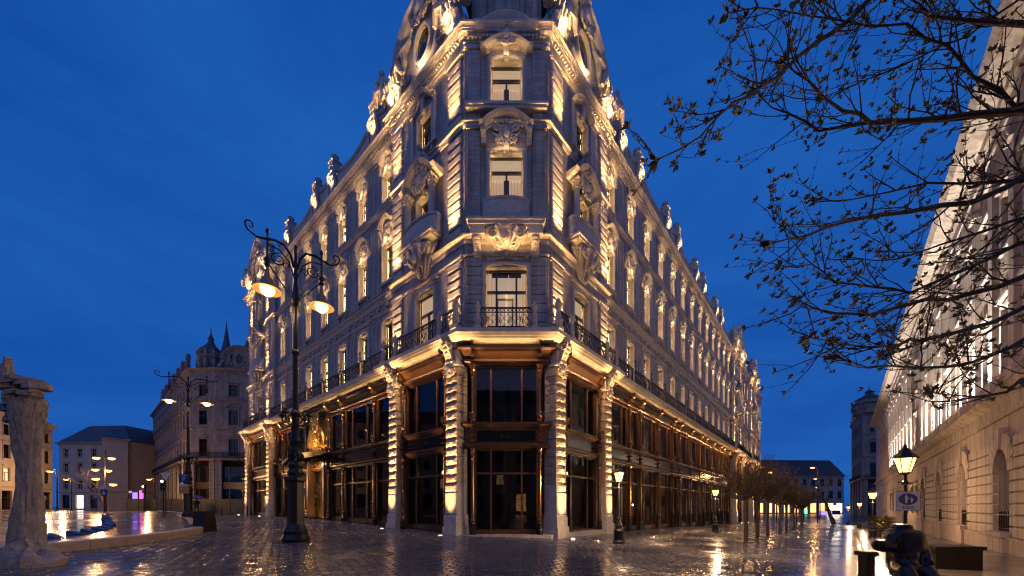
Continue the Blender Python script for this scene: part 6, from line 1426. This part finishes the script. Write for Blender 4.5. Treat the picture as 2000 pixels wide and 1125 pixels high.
# ------------------------------------------------------------------ foreground tree, trunk just outside the frame on the right
fgt = thing('plane_tree', 'budding tree reaching dark branches in from the upper right', 'tree', (8.3, 5.0, G(8.3)))
fo = Vector(fgt.location)
m = MB(); m.tube([(0, 0, -0.1), (0.02, 0, 0.8), (-0.02, 0.05, 1.8), (0.05, 0.0, 2.8), (0.0, 0.1, 3.9), (0.1, 0.0, 5.2), (0.0, 0.05, 6.6), (0.15, 0.0, 8.2)], [0.26, 0.2, 0.18, 0.17, 0.15, 0.12, 0.09, 0.05], 10); build('trunk', m, BARK, fgt, smooth=True)
BR = [  # main branches: picture course, depth from trunk side to tip, thickness
    ([(2190, 160), (2000, 212), (1900, 220), (1800, 228), (1700, 240), (1640, 225), (1570, 170), (1540, 110)], 5.0, 4.3, 0.045),
    ([(2190, 190), (2000, 215), (1850, 240), (1720, 248), (1600, 255), (1530, 235), (1480, 180)], 5.0, 5.5, 0.040),
    ([(2190, -150), (1900, -120), (1780, -60), (1700, 0), (1640, 50), (1560, 110), (1480, 180), (1425, 215), (1370, 262), (1285, 305)], 5.0, 3.9, 0.042),
    ([(2190, 60), (2000, 50), (1900, 48), (1820, 28), (1760, -20)], 5.0, 4.7, 0.045),
    ([(2190, 300), (2000, 340), (1900, 395), (1780, 412), (1640, 440), (1560, 470), (1500, 480)], 5.0, 4.4, 0.045),
    ([(2190, 300), (2000, 350), (1880, 360), (1740, 375), (1600, 388)], 5.0, 5.6, 0.030),
    ([(2190, 480), (2000, 540), (1900, 570), (1800, 590), (1700, 615), (1620, 612), (1560, 585)], 5.0, 4.5, 0.042),
    ([(2190, 480), (2000, 470), (1900, 520), (1800, 560), (1720, 555), (1640, 545), (1580, 520), (1525, 520)], 5.0, 5.4, 0.030),
    ([(2190, 560), (2000, 600), (1900, 640), (1820, 655), (1740, 680), (1660, 670), (1570, 665)], 5.0, 4.1, 0.036),
    ([(2190, 640), (2000, 660), (1920, 700), (1850, 715), (1760, 715), (1690, 718), (1630, 700)], 5.0, 4.6, 0.030),
    ([(2190, 20), (2000, -10), (1900, 60), (1800, 110), (1700, 150), (1600, 200)], 5.0, 5.9, 0.022),
    ([(2190, 160), (2000, 190), (1920, 130), (1850, 90), (1760, 60), (1640, 40), (1520, 15), (1425, 20)], 5.0, 4.4, 0.026),
    ([(2190, 700), (2000, 740), (1940, 770), (1870, 780), (1800, 770)], 5.0, 4.3, 0.026),
    ([(2190, 400), (2000, 430), (1930, 450), (1850, 470), (1760, 500), (1660, 505)], 5.0, 4.9, 0.026),
]
r0 = random.Random(99); tw = MB(); lv = MB(); lv2 = MB(); NT = [0]
def twig(p, d, L, r, lev):
    n = 4; pts = [p]; rs = [r]
    for i in range(n):
        d = (d + Vector((r0.gauss(0, 0.13), r0.gauss(0, 0.16), r0.gauss(0.07, 0.13)))).normalized(); p = p + d * L / n; pts.append(p); rs.append(r * (1 - 0.6 * (i + 1) / n))
    tw.tube(pts, rs, 4, cap=False)
    for i in range(1, n + 1):
        if r0.random() < 0.75 or i == n:
            c = pts[i] + Vector((r0.gauss(0, 0.012), r0.gauss(0, 0.012), r0.gauss(0, 0.012))); leaf_tuft(lv if r0.random() < 0.75 else lv2, c, (d + Vector((0, 0, 0.6))), 0.036 if i < n else 0.065, r0, 4 if i < n else 9); NT[0] += 1
    if lev > 0:
        for q in range(2 + (lev > 1)):
            u = r0.randint(1, n - 1); v = (d + Vector((r0.gauss(0, 0.45), r0.gauss(0, 0.5), r0.gauss(0.18, 0.4)))).normalized(); twig(pts[u], v, L * r0.uniform(0.45, 0.75), rs[u] * 0.7, lev - 1)
for path, Y0, Y1, th in BR:
    n = len(path); pts = []
    for i, (px, py) in enumerate(path):
        Y = Y0 + (Y1 - Y0) * (i / (n - 1)); q = P(px, py, Y) + Vector((0, r0.gauss(0, 0.06), 0)); pts.append(q - fo)
    fine = []
    for a, b in zip(pts[:-1], pts[1:]): fine += [a, a.lerp(b, 0.5) + Vector((r0.gauss(0, 0.02), r0.gauss(0, 0.03), r0.gauss(0, 0.02)))]
    fine.append(pts[-1]); rs = [max(0.007, th * (1 - 0.86 * i / (len(fine) - 1))) for i in range(len(fine))]
    m = MB(); m.tube(fine, rs, 7); build('branch', m, BARK, fgt, smooth=True)
    for i in range(2, len(fine)):
        d = (fine[i] - fine[i - 1]).normalized(); u = i / len(fine)
        for q in range(2):
            v = (d * 0.9 + Vector((r0.gauss(0, 0.35), r0.gauss(0, 0.45), r0.gauss(0.05, 0.5)))).normalized(); twig(fine[i].lerp(fine[i - 1], r0.random()), v, r0.uniform(0.45, 1.0) * (1.0 - 0.25 * u), 0.011 * (1.2 - 0.5 * u), 1)
    leaf_tuft(lv, fine[-1], d, 0.11, r0, 12)
tag(build('twigs', tw, BARK, fgt), kind='stuff'); tag(build('leaves', lv, LEAF, fgt), kind='stuff'); tag(build('young_leaves', lv2, LEAF2, fgt), kind='stuff')
# ------------------------------------------------------------------ right pavement
PAVE2 = wet('wet_granite_border', (0.075, 0.065, 0.058), (0.13, 0.11, 0.10), 0.20, 0.15, 10, 0.08)
KU = Vector((0.679, 0.734)); KN = Vector((0.734, -0.679)); K0 = Vector((12.9, 13.4))
def kp(s, d): q = K0 + KU * s + KN * d; return q
m = MB(); ss = [-9 + 2.0 * k for k in range(46)]
for a, b in zip(ss[:-1], ss[1:]):
    for d0, d1 in ((0.36, 3.0), (3.0, 7.5)):
        q = [kp(a, d0), kp(a, d1), kp(b, d1), kp(b, d0)]; m.add([(p.x, p.y, G(p.x) + 0.085) for p in q], [(0, 1, 2, 3)])
pav = build('pavement', m, PAVE2); tag(pav, 'raised wet pavement on the right side of the street', kind='structure')
for k in range(48):
    a, b = -9 + 1.1 * k + 0.005, -9 + 1.1 * (k + 1) - 0.005
    m = MB(); A0, B0 = kp(a, 0.0), kp(b, 0.0); A1, B1 = kp(a, 0.36), kp(b, 0.36)
    z = lambda p, h: G(p.x) + h
    m.add([(A0.x, A0.y, z(A0, -0.1)), (B0.x, B0.y, z(B0, -0.1)), (B0.x, B0.y, z(B0, 0.08)), (A0.x, A0.y, z(A0, 0.08)), (A1.x, A1.y, z(A1, 0.10)), (B1.x, B1.y, z(B1, 0.10)), (B1.x, B1.y, z(B1, -0.1)), (A1.x, A1.y, z(A1, -0.1))], [(0, 1, 2, 3), (3, 2, 5, 4), (4, 5, 6, 7), (0, 3, 4, 7), (1, 6, 5, 2)]); build('kerb_stone', m, PAVE2, pav)
for k in range(30):
    a, b = -9 + 1.3 * k + 0.008, -9 + 1.3 * (k + 1) - 0.008; m = MB()
    q = [kp(a, -1.25), kp(b, -1.25), kp(b, -0.06), kp(a, -0.06)]; m.add([(p.x, p.y, G(p.x) + 0.012) for p in q] + [(p.x, p.y, G(p.x) - 0.05) for p in q], [(3, 2, 1, 0), (0, 1, 5, 4), (1, 2, 6, 5), (2, 3, 7, 6), (3, 0, 4, 7)]); build('border_slab', m, PAVE2, pav)
# ------------------------------------------------------------------ dark bronze figure and benches
DBR = mat('dark_bronze', (0.012, 0.010, 0.011), 0.26, metal=0.15, var=0.25, scale=4, bump=0.05, bscale=10)
bx, by = 8.25, 7.75; bg_ = G(bx)
fig = thing('bronze_figure', 'rounded black bronze seated figure in front of the zone sign', 'sculpture', (bx, by, bg_)); fig.scale = (0.88, 0.88, 0.93)
m = MB()
def rbox(m, c, e, p=4.0, seg=24, rings=14):
    vs = []
    sg = lambda v, q: math.copysign(abs(v) ** q, v)
    for i in range(rings + 1):
        a_ = -PI / 2 + PI * i / rings
        for k in range(seg):
            q = 2 * PI * k / seg; vs.append((c[0] + e[0] * sg(math.cos(a_), 2 / p) * sg(math.cos(q), 2 / p), c[1] + e[1] * sg(math.cos(a_), 2 / p) * sg(math.sin(q), 2 / p), c[2] + e[2] * sg(math.sin(a_), 2 / p)))
    m.add(vs, [(i * seg + k, i * seg + (k + 1) % seg, (i + 1) * seg + (k + 1) % seg, (i + 1) * seg + k) for i in range(rings) for k in range(seg)])
rbox(m, (0.02, 0, 1.0), (0.37, 0.27, 0.28)); rbox(m, (0.0, -0.02, 0.62), (0.30, 0.26, 0.30), 2.4); rbox(m, (-0.04, -0.10, 0.42), (0.30, 0.26, 0.24), 2.2)
m.tube([(-0.28, -0.02, 1.05), (-0.42, -0.06, 0.92), (-0.60, -0.10, 0.90), (-0.72, -0.12, 0.93)], [0.18, 0.17, 0.15, 0.13], 12); m.ball((-0.70, -0.12, 0.93), 0.14, 0.12, 0.12, 10, 8)
m.tube([(0.32, -0.02, 1.05), (0.38, -0.08, 0.80), (0.36, -0.20, 0.60), (0.28, -0.32, 0.52)], [0.16, 0.14, 0.12, 0.10], 12)
for sgx in (-1, 1):
    m.tube([(sgx * 0.16, -0.05, 0.36), (sgx * 0.24, -0.32, 0.34), (sgx * 0.25, -0.44, 0.20), (sgx * 0.25, -0.46, 0.06)], [0.20, 0.19, 0.15, 0.13], 12); rbox(m, (sgx * 0.25, -0.56, 0.08), (0.13, 0.22, 0.10), 2.6)
m.lathe([(0.13, 1.24), (0.15, 1.30)], 0.0, 0, 0, 16); rbox(m, (-0.03, 0, 1.335), (0.20, 0.19, 0.065), 2.6)
bo = build('body', m, DBR, fig, smooth=True)
rm = bo.modifiers.new('remesh', 'REMESH'); rm.mode = 'VOXEL'; rm.voxel_size = 0.022; rm.use_smooth_shade = True; sm = bo.modifiers.new('smooth', 'SMOOTH'); sm.iterations = 8; sm.factor = 0.5
BLK = mat('black_granite', (0.008, 0.007, 0.007), 0.5, spec=0.2, var=0.3, scale=14)
def bench(label, x, y, L, W, H, rot):
    o = thing('block_bench', label, 'bench', (x, y, G(x) + 0.085), rot, 'black block benches'); m = MB(); m.box(-L / 2 + 0.05, L / 2 - 0.05, -W / 2 + 0.05, W / 2 - 0.05, -0.1, H - 0.10); build('base', m, BLK, o); m = MB(); m.box(-L / 2, L / 2, -W / 2, W / 2, H - 0.10, H); build('seat', m, BLK, o)
bench('long black granite block bench, the nearest one to the right of the bronze figure', 11.9, 10.0, 1.35, 0.6, 0.62, R(0)); bench('shorter black granite block bench behind the bronze figure', 12.6, 11.7, 1.0, 0.55, 0.50, R(0)); bench('dark granite block beside the kerb, left of the bronze figure', 8.12, 8.4, 0.30, 0.3, 0.55, R(4))
# ------------------------------------------------------------------ signs
SBLUE = mat('sign_blue', (0.012, 0.03, 0.19), 0.35, var=0.05); SWHITE = mat('sign_white', (0.62, 0.62, 0.64), 0.4, var=0.05); SYEL = mat('sign_yellow', (0.62, 0.30, 0.02), 0.4, var=0.05); SBLK = mat('sign_black', (0.01, 0.01, 0.01), 0.4, var=0); SRED = mat('sign_red', (0.5, 0.02, 0.02), 0.4, var=0)
def text(parent, s, size, loc, mt, rot=(R(90), 0, 0), ext=0.003, name='lettering'):
    cu = bpy.data.curves.new(name, 'FONT'); cu.body = s; cu.size = size; cu.align_x = 'CENTER'; cu.align_y = 'CENTER'; cu.extrude = ext; cu.materials.append(mt)
    o = bpy.data.objects.new(name, cu); COL.objects.link(o); o.parent = parent; o.location = loc; o.rotation_euler = rot
    dg = bpy.context.evaluated_depsgraph_get(); me = bpy.data.meshes.new_from_object(o.evaluated_get(dg)); bpy.data.objects.remove(o); q = link(name, me, parent, loc, rot); return q
def person_icon(m, x, z, s, skirt=False):
    m.prism_xz(arc(x, z + 0.42 * s, 0.07 * s, 0.07 * s, 0, 2 * PI, 12)[:-1], -0.006, 0.0)
    m.prism_xz([(x - 0.11 * s, z + 0.33 * s), (x - 0.13 * s, z + 0.05 * s), (x - 0.09 * s, z - 0.02 * s), (x - 0.09 * s, z - 0.42 * s), (x - 0.01 * s, z - 0.42 * s), (x, z - 0.05 * s), (x + 0.01 * s, z - 0.42 * s), (x + 0.09 * s, z - 0.42 * s), (x + 0.09 * s, z - 0.02 * s), (x + 0.22 * s, z - 0.02 * s), (x + 0.24 * s, z + 0.03 * s), (x + 0.11 * s, z + 0.33 * s)][::-1], -0.006, 0.0)
zs = thing('zone_sign', 'white sign with blue oval pedestrian symbol and the word ZÓNA on the lantern post', 'sign', (9.97, 9.24, 1.55), R(-8))
m = MB(); m.box(-0.275, 0.275, -0.012, 0.012, -0.245, 0.245); build('panel', m, SWHITE, zs)
m = MB(); m.prism_xz(arc(0, 0.05, 0.21, 0.145, 0, 2 * PI, 32)[:-1], -0.017, -0.0125); build('blue_oval', m, SBLUE, zs)
m = MB(); person_icon(m, -0.045, 0.05, 0.24); person_icon(m, 0.075, 0.02, 0.15); build('pictogram', m, SWHITE, zs, (0, -0.018, 0)); text(zs, 'ZÓNA', 0.095, (0, -0.014, -0.165), SBLK)
m = MB(); m.sweep_xz([(-0.265, -0.235), (-0.265, 0.235), (0.265, 0.235), (0.265, -0.235)], [(0, 0), (0, 0.003), (0.008, 0.003), (0.008, 0)], -0.0125, True); build('border', m, SBLK, zs); m = MB(); m.box(-0.05, 0.05, 0.013, 0.10, -0.02, 0.02); build('clamp', m, IRON, zs)
LX, LY = -22.7, 25.7
q = thing('parking_sign', 'blue parking garage sign on the pole of the second double-arm lamp', 'sign', (LX, LY - 0.34, P(0, 935, LY).z), 0)
m = MB(); m.box(-0.32, 0.32, -0.012, 0.012, -0.30, 0.30); build('panel', m, SBLUE, q); text(q, 'P', 0.42, (0, -0.014, -0.06), SWHITE); m = MB(); m.tube([(-0.22, -0.016, 0.17), (0, -0.016, 0.25), (0.22, -0.016, 0.17)], 0.02, 4); build('roof_symbol', m, SWHITE, q); m = MB(); m.box(-0.04, 0.04, 0.013, 0.2, -0.03, 0.03); build('clamp', m, IRON, q)
q = thing('text_plate', 'narrow white plate under the blue parking sign', 'sign', (LX, LY - 0.34, P(0, 947.5, LY).z), 0); m = MB(); m.box(-0.30, 0.30, -0.012, 0.012, -0.06, 0.06); build('panel', m, SWHITE, q); m = MB(); m.box(-0.04, 0.04, 0.013, 0.2, -0.03, 0.03); build('clamp', m, IRON, q)
q = thing('warning_sign', 'yellow sign with a red-edged triangle, lowest on the second double-arm lamp', 'sign', (LX, LY - 0.34, P(0, 957, LY).z), 0); m = MB(); m.box(-0.34, 0.34, -0.012, 0.012, -0.25, 0.25); build('panel', m, SYEL, q)
m = MB(); m.prism_xz([(-0.2, -0.15), (0.2, -0.15), (0, 0.18)], -0.018, -0.0125); build('triangle', m, SRED, q); m = MB(); m.prism_xz([(-0.13, -0.11), (0.13, -0.11), (0, 0.11)], -0.024, -0.0185); build('triangle_field', m, SWHITE, q); m = MB(); m.box(-0.03, 0.03, -0.030, -0.0245, -0.09, 0.02); build('symbol', m, SBLK, q); m = MB(); m.box(-0.04, 0.04, 0.013, 0.2, -0.03, 0.03); build('clamp', m, IRON, q)
# small traffic signs and lights by the crossing
def round_sign(label, px, py, Y, mt, shape='disc', mt2=None):
    p = P(px, py, Y); g = G(p.x); o = thing('traffic_sign', label, 'sign', (p.x, Y, g)); h = p.z - g
    m = MB(); m.tube([(0, 0.04, 0), (0, 0.04, h + 0.2)], 0.035, 6); build('post', m, IRON, o)
    m = MB()
    if shape == 'disc': m.prism_xz(arc(0, h, 0.36, 0.36, 0, 2 * PI, 18)[:-1], -0.02, 0.0)
    elif shape == 'yield': m.prism_xz([(-0.42, h + 0.28), (0.42, h + 0.28), (0, h - 0.38)][::-1], -0.02, 0.0)
    else: m.box(-0.36, 0.36, -0.02, 0, h - 0.36, h + 0.36)
    build('plate', m, mt, o)
    if mt2: m = MB(); m.prism_xz(arc(0, h, 0.26, 0.12, 0, 2 * PI, 14)[:-1] if shape != 'arrow' else [(-0.2, h - 0.2), (0.2, h - 0.2), (0, h + 0.25)], -0.03, -0.021); build('symbol', m, mt2, o)
round_sign('white give way triangle sign beside the second double-arm lamp', 323, 930, 30, SWHITE, 'yield'); round_sign('blue square arrow sign by the lamp cluster', 203, 962, 40, SBLUE, 'arrow', SWHITE); round_sign('pale oval sign above the blue arrow sign', 202, 953, 41, SWHITE); round_sign('violet-blue round sign left of the lamp cluster', 187, 968, 44, SBLUE); round_sign('blue round sign at the mouth of the left street', 255, 961, 50, SBLUE, 'disc', SWHITE); round_sign('pale round sign before the pale house at the far left', 85, 973, 46, SWHITE, 'disc', SBLK)
def traffic_light(label, px, py, Y, on):
    p = P(px, py, Y); g = G(p.x); o = thing('traffic_light', label, 'traffic light', (p.x, Y, g)); h = p.z - g
    m = MB(); m.tube([(0, 0, 0), (0, 0, h - 0.3)], 0.05, 8); build('post', m, IRON, o); m = MB(); m.box(-0.16, 0.16, -0.12, 0.12, h - 0.5, h + 0.5); build('housing', m, IRON, o)
    for k in range(3): m = MB(); m.lathe([(0.10, 0), (0.10, 0.02)], seg=12); build('lens', m, on if k == 2 else SBLK, o, (0, -0.125, h - 0.3 + 0.3 * k), (R(90), 0, 0))
traffic_light('traffic light glowing white, left of the second double-arm lamp', 319, 947, 32, WHITEGLOW); traffic_light('traffic light farther down the left street', 281, 955, 46, WHITEGLOW)
# ------------------------------------------------------------------ small street furniture
p = (-12.75, 15.2); o = thing('waste_bin', 'dark tapered metal bin standing where the curved kerb ends', 'bin', (p[0], p[1], G(p[0])))
m = MB(); s = [(0.27, 0), (0.21, 0.78)]
m.add([(-0.29, -0.29, 0), (0.29, -0.29, 0), (0.29, 0.29, 0), (-0.29, 0.29, 0), (-0.23, -0.23, 0.78), (0.23, -0.23, 0.78), (0.23, 0.23, 0.78), (-0.23, 0.23, 0.78)], [(0, 3, 2, 1), (4, 5, 6, 7), (0, 1, 5, 4), (1, 2, 6, 5), (2, 3, 7, 6), (3, 0, 4, 7)]); build('body', m, mat('dark_steel', (0.03, 0.028, 0.03), 0.4, metal=0.5, var=0.3, scale=5), o)
m = MB(); m.box(-0.25, 0.25, -0.25, 0.25, 0.782, 0.82); m.box(-0.17, 0.17, -0.17, 0.17, 0.822, 0.835); build('lid', m, MATS['dark_steel'], o)
m = MB(); m.lathe([(0.06, 0), (0.06, 0.75), (0.075, 0.78), (0.06, 0.86), (0.02, 0.9)], seg=10); BOL = m.mesh('bollard', IRON, True)
BN = ['left of the person with the umbrella', 'just right of the person with the umbrella', 'before the shuttered shop of the unlit palace', 'nearest to the left end of the lit palace']
for k, (px, Y) in enumerate([(372, 40), (433, 38), (465, 38), (483, 37)]):
    x = (px - 1000) / FPX * Y; tag(link('bollard', BOL, None, (x, Y, G(x))), 'thin black bollard %s' % BN[k], 'bollard', 'bollards by the crossing')
HOARD = mat('hoarding_panel', (0.035, 0.036, 0.040), 0.5, var=0.2, scale=2)
o = thing('hoarding', 'dark site hoarding panels at the foot of the unlit palace', 'fence', (0, 0, 0))
for k in range(9):
    x = -53.5 + 2.05 * k - 0; y = 51.0 - 0.0 * k; m = MB(); m.box(0.02, 2.0, -0.04, 0.04, 0.45, 2.4); build('panel', m, HOARD, o, (x, y, 0), R(2)); m = MB(); m.box(-0.04, 0.015, -0.06, 0.06, 0.4, 2.5); build('post', m, IRON, o, (x, y, 0))
# pedestrian with a violet umbrella
px = (384 - 1000) / FPX * 38.0; o = thing('person', 'person in dark coat walking under an umbrella near the second double-arm lamp', 'person', (px, 38.0, G(px)), R(10))
me = bpy.data.meshes.new('body')
V = [(0, 0, 0.92), (0, 0, 1.15), (0, 0, 1.40), (0, 0, 1.52), (0, -0.02, 1.62), (0.11, 0, 0.86), (0.13, 0.06, 0.48), (0.13, 0.02, 0.06), (0.13, -0.12, 0.04), (-0.11, 0, 0.86), (-0.13, -0.10, 0.48), (-0.13, 0.10, 0.10), (-0.13, -0.02, 0.05), (0.20, 0, 1.38), (0.27, 0.02, 1.12), (0.22, -0.14, 1.20), (-0.20, 0, 1.38), (-0.27, 0.03, 1.1), (-0.25, -0.06, 0.88)]
E = [(0, 1), (1, 2), (2, 3), (3, 4), (0, 5), (5, 6), (6, 7), (7, 8), (0, 9), (9, 10), (10, 11), (11, 12), (2, 13), (13, 14), (14, 15), (2, 16), (16, 17), (17, 18)]
RD = [0.17, 0.16, 0.16, 0.06, 0.10, 0.10, 0.07, 0.05, 0.04, 0.10, 0.07, 0.05, 0.04, 0.08, 0.06, 0.04, 0.08, 0.06, 0.04]
me.from_pydata(V, E, []); b_ = bpy.data.objects.new('body', me); COL.objects.link(b_); b_.parent = o; b_.modifiers.new('skin', 'SKIN').use_smooth_shade = True; me.materials.append(mat('dark_coat', (0.02, 0.018, 0.022), 0.8, var=0.2))
for v, r_ in zip(me.skin_vertices[0].data, RD): v.radius = (r_, r_ * 0.8)
me.skin_vertices[0].data[0].use_root = True; b_.modifiers.new('sub', 'SUBSURF').render_levels = 1
u = thing('umbrella', 'open violet umbrella held by the walking person', 'umbrella', (px + 0.2, 37.85, G(px)), 0)
m = MB(); m.lathe([(0.62, 1.72), (0.50, 1.86), (0.30, 1.96), (0.05, 2.02)], seg=8, cap=False); build('canopy', m, mat('violet_fabric', (0.16, 0.05, 0.20), 0.6, var=0.1), u); m = MB(); m.tube([(0, 0, 1.1), (0, 0, 2.08)], 0.012, 5); build('shaft', m, IRON, u)
# manhole covers
for k, (x, y) in enumerate([(-3.6, 10.0), (7.0, 13.0)]):
    m = MB(); m.lathe([(0.36, -0.02), (0.36, 0.006), (0.33, 0.008), (0.33, 0.002), (0.30, 0.002), (0.30, 0.008), (0.02, 0.008)], seg=28); tag(build('manhole_cover', m, IRON, None, (x, y, G(x) + 0.006), (0, R(1.7), 0)), 'round iron manhole cover in the paving %s' % ('before the tall double-arm lamp' if k == 0 else 'between the palace corner and the street'), 'manhole')
# planters and clutter along the right pavement
m = MB(); m.box(-0.3, 0.3, -0.3, 0.3, 0, 0.6); PLB = m.mesh('tub', IRON); sh = MB(); rr = random.Random(4)
for k in range(260):
    a = rr.uniform(0, 2 * PI); q = Vector((math.cos(a) * rr.uniform(0, 0.32), math.sin(a) * rr.uniform(0, 0.32), 0.6 + rr.uniform(0.0, 0.75))); leaf_tuft(sh, q, (q.x, q.y, 0.5), 0.14, rr, 3)
SHR = sh.mesh('shrub', LEAF)
PN = ['beside the second lantern of the right pavement', 'just past the second lantern of the right pavement', 'between the second and third lanterns', 'before the third lantern of the right pavement', 'beside the third lantern of the right pavement']
for k, (s, d) in enumerate([(13.0, 1.2), (17.0, 1.3), (22.5, 1.2), (28, 1.3), (36, 1.2)]):
    q = kp(s, d); o = thing('planter', 'dark square planter with a small shrub %s' % PN[k], 'planter', (q.x, q.y, G(q.x) + 0.085), R(47), 'planters on the right pavement'); link('tub', PLB, o); tag(link('shrub', SHR, o), kind='stuff')
# glowing signs and added glow panels at the ends of the two streets
def glow_panel(label, px, py, Y, wpx, hpx, mt, name='illuminated_panel'):
    p = P(px, py, Y); w_, h_ = wpx / FPX * Y, hpx / FPX * Y; g = G(p.x); o = thing(name, label, 'sign', (p.x, Y, g)); m = MB(); m.box(-w_ / 2, w_ / 2, -0.05, 0.0, p.z - g - h_ / 2, p.z - g + h_ / 2); build('light_panel', m, mt, o); m = MB(); m.box(-w_ / 2 - 0.1, w_ / 2 + 0.1, 0.002, 0.15, -0.1, p.z - g + h_ / 2 + 0.1); build('back_board', m, HOARD, o)
glow_panel('small added magenta glow panel at the foot of the left street', 277, 966, 50, 8, 16, MAGENTA); glow_panel('added violet glow panel at the foot of the left street, left of the magenta one', 264, 968, 50, 9, 12, VIOLET)  # both panels are added to throw purple reflections on the wet court
glow_panel('violet screen among the lit shops closing the pedestrian street', 1612, 1003, 128, 26, 9, VIOLET); glow_panel('green pharmacy sign among the lit shops closing the street', 1574, 1000, 126, 5, 8, GREEN); glow_panel('white lit awning panel beside the bare leaning tree', 1628, 992, 132, 26, 8, WHITEGLOW)
